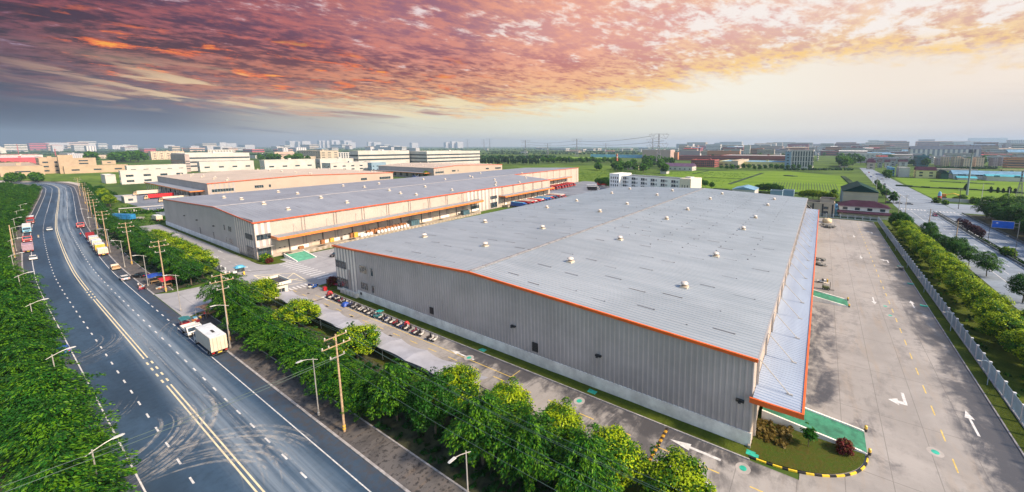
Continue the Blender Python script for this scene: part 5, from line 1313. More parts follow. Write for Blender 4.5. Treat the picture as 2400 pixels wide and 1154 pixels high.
# --- market stalls
def awning(label,loc,m,w,d,h,rot=0):
    o=thing('market_stall',label,'stall',loc,rot)
    mb=MB(); n=10; vs=[]
    for j in range(n+1):
        for i in range(n+1):
            u,v=i/n*2-1,j/n*2-1; vs.append((u*w/2,v*d/2,h-.35*(u*u)-.15*abs(v)+.06*math.sin(7*u+5*v)))
    mb.add(vs,[(j*(n+1)+i,j*(n+1)+i+1,(j+1)*(n+1)+i+1,(j+1)*(n+1)+i) for j in range(n) for i in range(n)]); mb.build('awning',m,o,local=True,smooth=True)
    for sx in (-1,1):
        for sy in (-1,1):
            mb=MB(); mb.tube((sx*w*.46,sy*d*.46,0),(sx*w*.46,sy*d*.46,h-.38),.035); mb.build('pole',STEEL,o,local=True)
    mb=MB(); mb.box(-w*.4,w*.4,-d*.35,d*.2,.7,.76)
    for sx in (-1,1):
        for sy in (-.33,.18): mb.box(sx*w*.37-.04,sx*w*.37+.04,sy*d-.04,sy*d+.04,0,.7)
    mb.build('table',mat('stall_wood',(.32,.2,.1),.8),o,local=True)
    return o
awning('blue fabric market awning beside the street left of the side road',(-174.8,26.0,.12),TARPB,5.2,3.4,2.7)
awning('red fabric market awning next to the blue one at the corner',(-167.6,27.2,.12),TARPR,5.6,3.0,2.5)
awning('brown canvas stall roof over goods between the cart and the trees',(-129.2,27.2,.12),mat('canvas_brown',(.35,.22,.16),.8,var=.2),4.6,3.6,2.6,.2)
cols=['red','white','navy','orange','cream','sky','yellow','silver','darkred','teal']
i=0
for (bx,by,n,where) in ((-172,22.8,9,'on the ground before the blue awning'),(-166.5,25.4,6,'under the edge of the red awning'),(-127.5,24.6,9,'spread before the brown-roofed stall'),(-131,26.2,5,'beside the brown-roofed stall')):
    for k in range(n):
        c=cols[i%10]; i+=1; x=bx+rt.uniform(-2.2,2.2); y=by+rt.uniform(-.9,.9); s=rt.uniform(.25,.5)
        mb=MB(); mb.prism([(x-s,y-s*.7),(x+s,y-s*.7),(x+s,y+s*.7),(x-s,y+s*.7)],0.0,s*.9); mb.prism([(x-s*1.06,y-s*.76),(x+s*1.06,y-s*.76),(x+s*1.06,y+s*.76),(x-s*1.06,y+s*.76)],s*.75,s*.9+.03)
        tag(mb.build('market_crate',PC[c]),f"small {({'navy':'dark blue','sky':'light blue','darkred':'dark red'}).get(c,c)} crate of goods {where}",'crate',f"crates {where}")
# --- goods on the long dock
DKX=-172.6; SACK=mat('sack_white',(.74,.72,.70),.8,var=.08,scale=3)
for k in range(14):
    y=96.6+(k-4)*1.75 if k>=4 else 88.6+k*1.5
    DKX=-172.6-SHEAR*(y-51.5); mb=MB(); mb.lathe((DKX,y,1.25),[(.62,0),(.70,.25),(.70,1.05),(.52,1.35),(.18,1.5),(.02,1.52)],10)
    s=mb.build('bulk_sack',SACK,smooth=True)
    tag(s,f"{ordn(k)} white bulk sack from the near end of the line on the long dock",'sack','white sacks on the dock')
BRN=mat('crate_brown',(.34,.13,.045),.8,var=.25,scale=2)
def crate(label,x,y,z,w,d,h,m,grp=None):
    o=thing('crate',label,'crate',((x-SHEAR*(y-51.5)) if not grp else x,y,z),0,grp)
    mb=MB(); mb.box(-w/2,w/2,-d/2,d/2,.12,h); mb.build('box',m,o,local=True)
    mb=MB()
    for q in (-1,0,1): mb.box(-w/2-.02,w/2+.02,q*d*.4-.07,q*d*.4+.07,0,.12)
    for q in (.35,.75): mb.box(-w/2-.03,w/2+.03,-d/2-.03,d/2+.03,h*q,h*q+.08)
    mb.build('pallet',mat('pallet_wood',(.32,.22,.12),.85),o,local=True); return o
for k in range(11): crate(f"{ordn(k)} brown wooden crate behind the white sacks, counted from the near end",-174.5-SHEAR*(41.1+k*1.9),92.6+k*1.9,1.25,1.2,1.5,1.9+.2*(k%2),BRN,'brown crates on the dock')
YB=mat('crate_yellow',(.72,.42,.06),.7,var=.15)
crate('brown crate near the dock post above the green ramp',-175.2,65.4,1.25,1.2,1.6,1.1,BRN); crate('yellow box on the dock beside the second dock door',-175.6,77.2,1.25,1.1,1.5,1.7,YB); crate('brown box left of the yellow box on the dock',-175.6,73.6,1.25,1.1,1.3,1.7,BRN)
crate('yellow tall box in front of the low dock wall',-174.8,87.0,1.25,1.3,1.6,2.2,YB); crate('white flat panel crate beside the tall yellow box',-175.0,82.6,1.25,.6,2.4,1.7,PC['white']); crate('brown crate stack just behind the tall yellow box',-175.9,85.7,1.25,1.0,1.0,2.1,BRN)
for (y,x,lab) in ((117,-174,'dark teal steel tank on the dock beyond the white sacks'),(151.5,-172.4,'dark teal steel bin at the far end of the long dock')):
    o=thing('steel_tank',lab,'tank',(x-SHEAR*(y-51.5),y,1.25)); mb=MB(); mb.box(-1.3,1.3,-2.4,2.4,0,2.6)
    mb.build('tank',mat('tank_teal',(.06,.13,.17),.5,var=.2),o,local=True); mb=MB(); [mb.box(-1.36,1.36,-2.2+q*1.1,-2.1+q*1.1,0,2.62) for q in range(5)]; mb.build('ribs',CHAS,o,local=True)
# --- lorries behind the second warehouse
r1=['blue','darkred','red','white','red','white','blue','blue','red','navy','darkred','white','white']
nm_={'darkred':'dark red','navy':'dark blue'}
for k,c in enumerate(r1):
    lorry(f"{nm_.get(c,c)} container lorry, {ordn(k)} from near end, second dock",(-163.0-SHEAR*(142+k*4.35)+rt.uniform(-.6,.6),193.5+k*4.35,0),0,c if c!='white' else 'red',c,11.5,2.6,group='lorries at the second dock',semi=True,roof='sky' if c in('blue','navy') else ('cream' if k%3==2 else c))
for k in range(15):
    c='red' if k%4!=3 else 'darkred'
    lorry(f"{nm_.get(c,c)} tipper lorry, {ordn(k)} from near end, recessed dock",(-202-SHEAR*(206.5+k*5.2)+rt.uniform(-.8,.8),258+k*5.2,0),0,'red' if k>3 else 'white',c,9.5,2.5,group='lorries at the recessed dock',semi=True,roof=c)
for k,(x,y,c,lab) in enumerate(((-196,322,'silver','grey container lorry parked apart behind the red ones'),(-186,308,'black','black covered lorry next to the grey container one'),(-182,345,'darkred','dark red lorry at the far side of the truck yard beside the tree'),(-190,352,'red','red lorry farthest out in the truck yard'),(-200,350,'red','red lorry second from the farthest in the truck yard'),(-150,272,'white','white long lorry just beyond the main warehouse roof'),(-152,284,'white','white car-carrier lorry right of the white long one'))):
    lorry(lab,(x,y,0),.25,'red' if c in('red','darkred') else 'white',c,9.5,2.6,semi=True,group='lorries in the truck yard')
# --- trailers at the third warehouse
for lab,x,y,c,cb in (('cream container trailer farthest from the camera at the third dock',-502,78,'cream','tan'),('red container lorry with beige cab between two cream trailers',-457,77,'red','tan'),('cream container trailer nearest at the third dock',-425,79,'cream','tan')):
    lorry(lab,(x,y,0),-math.pi/2,cb,c,14,2.8,semi=True,roof=c,group='container lorries at the third dock')
lorry('dark blue lorry parked by the fourth warehouse',(-462,306,0),-1.3,'navy','navy',9,2.7,semi=True,roof='navy'); lorry('blue van lorry beside the dark blue one at the fourth warehouse',(-452,301,0),-1.3,'blue','navy',6,2.4)
bt=thing('container','weathered blue shipping container beyond the kerb trees','container',(-342,41.6,0),.40)
mb=MB(); corr(mb,(-9,-1.3),(9,-1.3),.9,lambda t:3.6,.4,.05,0,-1); mb.box(-9,9,-1.24,1.3,.9,3.6); mb.build('body',PC['sky'] if False else mat('cont_blue',(.02,.20,.46),.5,var=.35,scale=.8),bt,local=True)
for x in (-6,6):
    mb=MB(); mb.box(x-.3,x+.3,-1.1,1.1,0,.9); mb.build('stand',CHAS,bt,local=True)
lorry('white tractor lorry with pale load at the corner of the second warehouse',(-322,52.2,0),W180+.05,'white','cream',6.5,2.3)
# --- forklift and clutter in the yard
fk=thing('forklift','green and yellow forklift with leafy load beside the second ramp','forklift',(3.6,127.2,0),0)
for nm,m,f in (('body',mat('fork_green',(.12,.14,.05),.6),lambda b:(b.box(-1.1,.6,-.55,.55,.35,1.0),b.box(-1.2,-.8,-.5,.5,.5,1.25))),('mast',CHAS,lambda b:(b.box(.75,.85,-.45,-.35,.2,2.4),b.box(.75,.85,.35,.45,.2,2.4),b.box(.85,1.9,-.4,-.3,.12,.18),b.box(.85,1.9,.3,.4,.12,.18))),('cage',PC['cream'],lambda b:(b.box(-.9,.5,-.5,.5,2.0,2.06),b.box(-.9,-.84,-.5,-.44,1,2),b.box(-.9,-.84,.44,.5,1,2),b.box(.44,.5,-.5,-.44,1,2),b.box(.44,.5,.44,.5,1,2)))):
    mb=MB(); f(mb); mb.build(nm,m,fk,local=True)
for x in (-.8,.4):
    for y in (-.5,.5): put_wheel(fk,x,y,.32,.2)
mw=thing('ride_on_sweeper','white ride-on sweeper with yellow seat beside the forklift','sweeper',(2.6,133.2,0),.1)
for nm,m,f in (('body',PC['white'],lambda b:(b.profile([(-1.6,.3),(-1.6,.6),(-.4,.75),(.0,1.1),(.9,1.1),(1.0,.3)],'y',-.5,.5))),('seat',PC['yellow'],lambda b:(b.box(1.0,1.35,-.35,.35,.4,1.3))),('bonnet',CHAS,lambda b:b.box(-.3,.2,-.52,.52,.75,1.2))):
    mb=MB(); f(mb); mb.build(nm,m,mw,local=True)
for x in (-1.1,.6):
    for y in (-.5,.5): put_wheel(mw,x,y,.28,.16)
jn=mat('scrap_grey',(.25,.25,.24),.8,var=.4,scale=2)
def pile(label,x0,y0,nx,seed,name='scrap_heap',m=jn,L=2.4):
    rr=random.Random(seed); mb=MB()
    for k in range(nx):
        x,y=x0+rr.uniform(-1.2,1.2),y0+rr.uniform(-1.2,1.2); a=rr.uniform(0,3.1); l=rr.uniform(.6,L)/2; w=rr.uniform(.15,.4); z=rr.uniform(0,.25)+k*.025
        c,s=math.cos(a),math.sin(a); q=[(x+c*u*l-s*v*w,y+s*u*l+c*v*w) for u,v in ((-1,-1),(1,-1),(1,1),(-1,1))]; mb.prism(q,z,z+rr.uniform(.12,.5))
    o=mb.build(name,m); o['kind']='stuff'; return tag(o,label)
pile('low heap of grey scrap beside the canopy edge',2.2,153.5,16,1); pile('second heap of grey scrap beyond the first along the canopy',2.0,160,12,2)
pile('long heap of pale rubble at the far end of the yard',5,229,34,3,L=5); pile('pale rubble',3.5,234,20,4,L=4); pile('dark debris by the yard fence corner bed',25.4,163,7,6,L=1.2)
tb=thing('water_tank','round beige tank at the far left corner of the yard','tank',(4.4,243.5,0)); mb=MB(); mb.lathe((0,0,0),[(2.2,0),(2.3,.6),(2.2,1.9),(1.2,2.4),(.3,2.5)],18); mb.build('tank',mat('tank_beige',(.62,.52,.34),.6,var=.15),tb,local=True,smooth=True); mb=MB(); mb.lathe((0,0,2.45),[(.4,0),(.4,.25)],10); mb.build('lid',CHAS,tb,local=True)
for i,(x,y) in enumerate(((8.2,64.6),(8.25,59.6),(8.5,120.9),(8.55,115.8))):
    o=thing('bollard',['black and yellow bollard at the far side of the near ramp foot','black and yellow bollard at the kerb side of the near ramp foot','yellow bollard on the far side of the second ramp foot','yellow bollard on the near side of the second ramp foot'][i],'bollard',(x,y,0))
    mb=MB(); mb.lathe((0,0,0),[(.2,0),(.2,.45)],10); mb.build('base',CHAS,o,local=True); mb=MB(); mb.lathe((0,0,.45),[(.2,0),(.2,.42),(.1,.5)],10); mb.build('cap',PC['yellow'],o,local=True)
tree('sapling',1.0,56.6,1.15,'thin young tree on the corner lawn with a white-painted stem',z=.15); tree('red_bush',5.3,58.1,.85,'clipped dark red bush at the foot of the near ramp',cat='bush',name='bush',z=.1)
tree('red_bush',-124.9,53.2,1.15,'clipped bright red bush on the grass tip by the gate lane',cat='bush',name='bush',z=.1)
tree('bush',-172.2,52.6,1.1,'loose green shrub at the entrance corner of the second warehouse',cat='bush',name='bush',z=.1); tree('red_bush',-168.6,52.4,.9,'small reddish bush beside the loose green shrub at the second warehouse',cat='bush',name='bush',z=.1)
strip('grass',-128,-120.2,50.6,56,LAWN)
# --- wooden poles and their wires
WOOD=mat('pole_wood',(.44,.31,.20),.85,var=.2,scale=2); INS=mat('insulator',(.55,.52,.48),.4)
pl=[(-57.8,24.4),(-107,25),(-160.5,25.6),(-208.6,26.3),(-254,26.4),(-314,30.5),(-367,34.4),(-400,36.5),(-461,41.3),(-540,46.5)]
plab=['tall wooden pole with three crossarms nearest the camera','tall wooden pole beside the cream lorry','wooden pole at the market stalls','wooden pole next beyond the market stalls','wooden pole just behind the beige van lorry row','wooden pole beside the red tractor lorry','sixth wooden pole down the street from the nearest one','wooden pole near the start of the bend','second farthest wooden pole at the bend','farthest wooden pole at the bend']
def wpole(x,y,label,h=15.4,lean=0):
    o=thing('utility_pole',label,'pole',(x,y,0),0,'wooden poles along the street')
    mb=MB(); mb.tube((0,0,0),(0,lean,h),.17,.10,9); mb.build('pole',WOOD,o,local=True)
    mb=MB(); mb.lathe((0,0,.5),[(.215,0),(.21,.25)],9); mb.lathe((0,0,.95),[(.21,0),(.205,.25)],9); mb.build('yellow_bands',PC['yellow'],o,local=True)
    for z,w in ((h-.35,1.5),(h-1.7,1.9),(h-3.4,1.0)):
        mb=MB(); mb.box(-.05,.05,-w,w,z-.05,z+.05); a=mb.build('crossarm',WOOD if z>h-3 else STEEL,o,local=True)
        mb=MB()
        for q in ((-1,-.55,.55,1) if w>1.5 else (-1,1)): mb.lathe((0,q*(w-.12),z+.07),[(.05,0),(.11,.1),(.06,.18),(.1,.26),(.03,.34)],8)
        mb.build('insulators',INS,a,local=True)
    return o
for (x,y),l in zip(pl,plab): wpole(x,y,l)
WIRE=mat('wire',(.05,.09,.08),.6)
def wire(label,pts,sag,r=.022,grp=None,m=WIRE,n=10):
    mb=MB()
    for a,b in zip(pts,pts[1:]):
        a,b=Vector(a),Vector(b); q=[a.lerp(b,k/n)-Vector((0,0,sag*4*(k/n)*(1-k/n))) for k in range(n+1)]
        mb.path(q,r,4)
    return tag(mb.build('overhead_wire',m),label,'wire',grp)
wl=['outermost upper wire on the street side','inner upper wire on the street side','inner upper wire on the tree side','outermost upper wire on the tree side','lower wire on the street side','lower wire on the tree side']
for k,(dy,z) in enumerate(((-1.55,15.4),(-.9,15.4),(.9,15.4),(1.55,15.4),(-2.05,14.0),(2.05,14.0))):
    wire(wl[k]+' along the wooden poles',[(-6,24.4+dy,z)]+[(x,y+dy,z) for x,y in pl],.75,.022,'wires on the wooden poles')
for k,(z,dx) in enumerate(((12.1,0),(12.0,1.2))):
    wire(['upper','lower'][k]+' dark wire crossing the street from the nearest wooden pole',[(-57.8+dx*.3,24.4,z),(-62+dx,-8,z-.2)],.5,.03)
# --- street lamps
def lamp(label,x,y,h,arm,rot,grp,m=STEEL,dbl=False,z0=.12):
    o=thing('street_lamp',label,'street lamp',(x,y,z0),rot,grp)
    mb=MB(); mb.tube((0,0,0),(0,0,h),.10,.06,8); mb.lathe((0,0,0),[(.18,0),(.18,.5),(.1,.6)],8); mb.build('post',m,o,local=True)
    mb=MB(); mb.path([(-.6,0,h-.55),(0,0,h-.25),(arm*.55,0,h+.1),(arm,0,h+.28)],.05,6); mb.build('arm',m,o,local=True)
    mb=MB(); mb.profile([(arm-.1,h+.2),(arm,h+.36),(arm+.65,h+.34),(arm+.8,h+.26),(arm+.65,h+.22)],'y',-.14,.14); hd=mb.build('lamp_head',mat('lamp_white',(.50,.51,.52),.4),o,local=True)
    mb=MB(); mb.box(arm+.1,arm+.6,-.1,.1,h+.17,h+.215); mb.build('lens',mat('lamp_lens',(.55,.6,.66),.2),hd,local=True)
    return o
for k,(x,lb) in enumerate(((-30.5,'lowest, among the near trees by the footway'),(-65,'beside the nearest wooden pole'),(-103.4,'behind the cream box lorry'),(-138.5,'at the mouth of the side road'),(-172,'at the market stalls'),(-206,'behind the tan pickup'),(-240,'beside the beige van lorry'),(-283,'next past the dark red lorry'),(-325,'beside the lone red tractor lorry'))):
    p=along(s_of_x(x),10.1); lamp('grey street lamp of the right kerb '+lb,p.x,p.y,9.6,1.4,-math.pi/2+heading(x)-W180,'street lamps on the right kerb')
for k,x in enumerate((-65,-101,-138.5,-172,-206,-240,-275,-310,-345,-380)):
    p=along(s_of_x(x),-10.6); lamp(f"{ordn(k)} white street lamp from the near end reaching out of the left kerb trees",p.x,p.y,9.6,1.5,math.pi/2+heading(x)-W180,'street lamps on the left kerb')
# left edge crossarm pole that just enters the frame
p=Vector((-61.9,-3.6,0)); wpole(-74.0,-4.2,'wooden pole with white insulators at the left frame edge',13.2)
p=G(35,605); 
o=thing('utility_pole','bare leaning wooden pole in the left trees near the red box','pole',(p.x,p.y,0)); mb=MB(); mb.tube((0,0,0),(-1.1,.2,12.5),.19,.12,9); mb.build('pole',WOOD,o,local=True); mb=MB(); mb.lathe((0,0,.6),[(.215,0),(.21,.3)],9); mb.build('band',PC['yellow'],o,local=True)
# --- yard fence, lane fence
FBL=mat('fence_blue_grey',(.30,.40,.50),.5,var=.08); FWH=mat('fence_post_white',(.60,.63,.68),.6); FDK=mat('fence_dark',(.045,.055,.065),.5); FBASE=mat('fence_base',(.50,.52,.55),.8,var=.15)
def fence(label,p0,p1,step,h,bars,post_m,panel_m,base_m,base_h=.35,grp=None,bar_w=.035,thick=.16):
    p0,p1=Vector((*p0,0)),Vector((*p1,0)); d=p1-p0; L=d.length; d.normalize(); a=math.atan2(d.y,d.x)
    o=thing('fence',label,'fence',p0,a,grp); n=max(1,round(L/step)); st=L/n
    mb=MB(); mb.box(0,L,-.12,.12,0,base_h); mb.build('base_wall',base_m,o,local=True)
    mbp=MB(); mbp.box(-thick,thick,-thick,thick,0,h+.15); mbp.box(-thick*1.25,thick*1.25,-thick*1.25,thick*1.25,h+.15,h+.22); post=mbp.build('post',post_m,o,local=True)
    mb=MB(); mb.box(thick,st-thick,-.03,.03,h-.14,h-.07); mb.box(thick,st-thick,-.03,.03,base_h+.1,base_h+.17)
    nb=int((st-2*thick)/bars)
    for k in range(nb+1): x=thick+.05+k*(st-2*thick-.1)/nb; mb.box(x-bar_w/2,x+bar_w/2,-.02,.02,base_h,h)
    pan=mb.build('panel',panel_m,o,local=True)
    for k in range(1,n+1):
        c=post.copy(); col.objects.link(c); c.parent=o; c.location=(k*st,0,0)
        if k<n: c=pan.copy(); col.objects.link(c); c.parent=o; c.location=(k*st,0,0)
    return o
fence('long pale blue-grey railing fence along the right side of the yard',(28.7,45),(28.7,258.5),3.4,2.9,.17,FWH,FBL,FBASE,.3,bar_w=.075)
fence('dark railing fence between the service lane and the near trees',(-122.5,40.2),(28.7,40.2),3.6,2.3,.2,FWH,FDK,FBASE,.4)
fence('grey railing fence at the far end of the yard',(.5,260.2),(28.7,260.2),3.4,2.4,.2,FWH,FBL,FBASE,.4)
fence('dark railing fence beyond the gate along the gate road',(-306,40.0),(-166,40.0),4,2.2,.25,FWH,FDK,FBASE,.35)
def ylamp(label,x,y,rot):
    o=thing('yard_lamp',label,'lamp',(x,y,.1),rot,'small curved lamps inside the yard fence')
    mb=MB(); mb.tube((0,0,0),(0,0,3.6),.07,.05,7); mb.path([(0,0,3.6),(-.12,0,4.1),(-.45,0,4.45),(-.9,0,4.5),(-1.3,0,4.35)],.045,6); mb.build('post',FBL,o,local=True)
    mb=MB(); mb.box(-1.75,-1.25,-.1,.1,4.25,4.36); mb.build('lamp_head',INS,o,local=True)
for k,(px,py) in enumerate(((2330,912),(2237,812-10),(2176,716),(2136,662),(2107,600),(2095,560))):
    y=[89,112,139,165,190,216][k]; ylamp(f"{ordn(k)} curved yard lamp from the near end of the yard fence",27.6,y,.15)
# --- carport along the lane fence: scalloped pale canopy on posts
cp=thing('carport','long pale scalloped canopy between the lane and the near trees','carport',(-84,39.6,0))
CPM=mat('canopy_membrane',(.35,.36,.41),.6,var=.08,scale=.4)
bays=9; xs0,xs1=-122,-46.6
for b in range(bays):
    xa=xs0+(xs1-xs0)*b/bays; xb=xs0+(xs1-xs0)*(b+1)/bays; n=8; vs=[]
    for j in range(7):
        for i in range(n+1):
            u=i/n; v=j/6; sag=math.sin(math.pi*u); y=37.6+4.6*v-(.45*sag if v>.5 else -.45*sag)*abs(v-.5)*2; vs.append((xa+(xb-xa)*u,y,2.9+.42*math.sin(math.pi*min(v*1.15,1))-.18*sag-.25*v))
    mb=MB(); f=[(j*(n+1)+i,j*(n+1)+i+1,(j+1)*(n+1)+i+1,(j+1)*(n+1)+i) for j in range(6) for i in range(n)]; mb.add(vs,f); mb.add([(p[0],p[1],p[2]-.05) for p in vs],[q[::-1] for q in f]); mb.build('canopy_bay',CPM,cp,smooth=True)
    mb=MB(); mb.tube((xa+.1,38.1,0),(xa+.1,38.1,2.6),.08); mb.path([(xa+.1,38.1,2.5),(xa+.1,39.5,2.8),(xa+.1,41.6,2.5)],.05); mb.build('post',STEEL,cp)
# --- gatehouse
gh=thing('gatehouse','white gatehouse with dark flat roof beside the gate lane','gatehouse',(-130.4,41,0),group='gatehouses')
mb=MB(); mb.box(-134.2,-127.2,39.9,43.0,0,3.7); mb.build('wall',mat('gate_white',(.70,.67,.60),.7,var=.06),gh)
mb=MB(); mb.box(-134.9,-126.5,39.3,39.5,3.7,4.5); mb.box(-134.9,-126.5,43.5,43.7,3.7,4.5); mb.box(-134.9,-134.7,39.5,43.5,3.7,4.5); mb.box(-126.7,-126.5,39.5,43.5,3.7,4.5); mb.build('parapet',mat('gate_white',(.7,.67,.6)),gh)
mb=MB(); mb.box(-134.7,-126.7,39.5,43.5,3.7,3.86); mb.build('roof',mat('felt_roof',(.05,.05,.06),.85,var=.3,scale=.7),gh)
window_on(gh,'y',39.9,-132.8,-129.2,1.0,2.6,3); window_on(gh,'x',-127.2,40.5,42.3,1.0,2.6,2)
g2=thing('gate_booth','small sentry booth with light blue domed roof on the gate island','booth',(-162.5,42.6,0))
mb=MB(); mb.box(-.9,.9,-.9,.9,0,2.3); mb.build('wall',PC['grey'],g2,local=True); mb=MB(); mb.box(-.95,.95,-.95,.95,1.0,2.0); mb.build('window',GLASS,g2,local=True); mb=MB(); mb.prism([(-1.3,-1.3),(1.3,-1.3),(1.3,1.3),(-1.3,1.3)],2.3,2.45); mb.lathe((0,0,2.45),[(1.2,0),(1.0,.4),(.5,.6),(.05,.65)],12); mb.build('roof',PC['sky'],g2,local=True)
bar=thing('gate_barrier','long thin raised-post barrier arm across the gate road','barrier',(-160.5,43.0,0)); mb=MB(); mb.box(-.2,.2,-.2,.2,0,1.1); mb.build('cabinet',PC['yellow'],bar,local=True); mb=MB(); mb.tube((0,0,1.0),(5.5,5.5,1.1),.05,.04,6); mb.build('arm',CHAS,bar,local=True)
strip('grass',-166,-158.5,38.5,42.2,LAWN); sg=thing('gate_sign','small white notice board on the gate island','sign',(-159.6,40.6,.1)); mb=MB(); mb.box(-.04,.04,-.04,.04,0,1.6); mb.build('post',STEEL,sg,local=True); mb=MB(); mb.box(-.05,.05,-.5,.5,1.3,2.0); mb.build('board',PC['white'],sg,local=True)
pp=thing('gate_pillar','pale square gate pillar between the booth and the side road','pillar',(-157.3,37.4,0)); mb=MB(); mb.box(-.5,.5,-.5,.5,0,3.4); mb.build('shaft',PLINTHW,pp,local=True); mb=MB(); mb.box(-.65,.65,-.65,.65,3.4,3.6); mb.build('cap',KERB,pp,local=True)
eg=thing('sliding_gate','dark folding gate with yellow feet parked across the side road','gate',(-147,38.6,0))
mb=MB(); [mb.box(-8+k*.6,-7.92+k*.6,-.3,.3,.15,1.3) for k in range(14)]; mb.box(-8,.1,-.05,.05,1.2,1.3); mb.box(-8,.1,-.05,.05,.3,.4); mb.build('lattice',CHAS,eg,local=True)
mb=MB(); [mb.box(-8+k*.6*2-.05,-7.8+k*1.2,-.4,.4,0,.16) for k in range(7)]; mb.build('feet',PC['yellow'],eg,local=True)
lm=thing('yard_lamp','slim grey lamp post at the crossing in front of the main warehouse corner','lamp',(-130.6,57.4,0)); mb=MB(); mb.tube((0,0,0),(0,0,8.4),.08,.05,7); mb.path([(0,0,8.4),(-.5,-.2,8.8),(-2.0,-.6,9.0)],.045,6); mb.build('post',STEEL,lm,local=True); mb=MB(); mb.box(-2.7,-1.9,-.75,-.55,8.95,9.06); mb.build('lamp_head',INS,lm,local=True)
rb=thing('refuse_bin','bright red bin at the end of the scooter row by the gate','bin',(-122.2,50.0,0)); mb=MB(); mb.box(-.45,.45,-.4,.4,.1,1.15); mb.build('body',PC['red'],rb,local=True); mb=MB(); mb.profile([(-.48,1.15),(-.3,1.32),(.48,1.15)],'y',-.42,.42); mb.build('lid',PC['darkred'],rb,local=True)
for k,(x,y,c) in enumerate(((-129.6,49.5,'navy'),(-128.9,50.2,'blue'),(-128.2,49.0,'white'),(-127.2,49.6,'blue'))): motorbike(f"{cname[c]} scooter, {ordn(k)} from the left in the small group at the crossing",c,(x,y,0),.6+k*.5,'scooters at the crossing')
# ================================================================ buildings, fields and woods beyond the depot
BW={k:mat('wall_'+k,c,.75,var=.10,scale=.08) for k,c in {'white':(.49,.47,.45),'cream':(.43,.365,.295),'tan':(.40,.30,.21),'pinktan':(.50,.36,.30),'beige':(.45,.36,.27),'grey':(.30,.31,.34),'brick':(.36,.10,.065),'redp':(.42,.07,.09),'orange':(.58,.25,.11),'yellow':(.66,.60,.28),'teal':(.05,.16,.20),'bluegrey':(.20,.30,.40),'palegrey':(.48,.48,.50),'dkgreen':(.018,.07,.055),'stone':(.36,.30,.29),'black':(.03,.03,.035),'skyblue':(.18,.42,.62)}.items()}
RF={k:mat('roof_'+k,c,.9,var=.15,scale=.15,spec=.12) for k,c in {'maroon':(.040,.016,.034),'dark':(.05,.05,.06),'grey':(.30,.30,.31),'tan':(.42,.34,.27),'red':(.36,.06,.06),'blue':(.16,.30,.44),'green':(.010,.040,.040),'white':(.66,.66,.66),'slate':(.08,.10,.14),'cyan':(.08,.36,.46),'purple':(.11,.07,.13)}.items()}
def facade(name,wall,win,sx,sz,fx=.45,fz=.55):
    m,ns,ls,p=nt(name); tc=N(ns,'ShaderNodeTexCoord'); sp=N(ns,'ShaderNodeSeparateXYZ'); ls.new(tc.outputs['Object'],sp.inputs[0])
    u=mth(ns,ls,'FRACT',mth(ns,ls,'DIVIDE',mth(ns,ls,'ADD',sp.outputs[0],sp.outputs[1]),sx)); v=mth(ns,ls,'FRACT',mth(ns,ls,'DIVIDE',sp.outputs[2],sz))
    k=mth(ns,ls,'MULTIPLY',mth(ns,ls,'LESS_THAN',u,fx),mth(ns,ls,'LESS_THAN',v,fz))
    ls.new(mixc(ns,ls,k,wall,win),p.inputs['Base Color']); p.inputs['Roughness'].default_value=.6; return m
FAC={'apt':facade('facade_apartment',(.50,.46,.46),(.10,.12,.17),3.4,3.0),'apt2':facade('facade_tower',(.46,.45,.48),(.13,.16,.22),4.0,3.0,.5,.6),'slab':facade('facade_slab',(.62,.58,.57),(.12,.15,.24),13,3.2,.5,.8),'beige':facade('facade_beige',(.60,.46,.34),(.16,.15,.16),3.6,3.1),'brick':facade('facade_brick',(.36,.10,.085),(.10,.05,.06),3.0,3.2,.6,.5),'orange':facade('facade_orange',(.62,.28,.14),(.20,.10,.08),30,3.4,1.0,.42),'pink':facade('facade_pink',(.48,.36,.32),(.26,.16,.16),3.2,3.2,.55,.5),'mauve':facade('facade_mauve',(.42,.34,.36),(.14,.13,.17),3.2,3.2,.55,.5)}
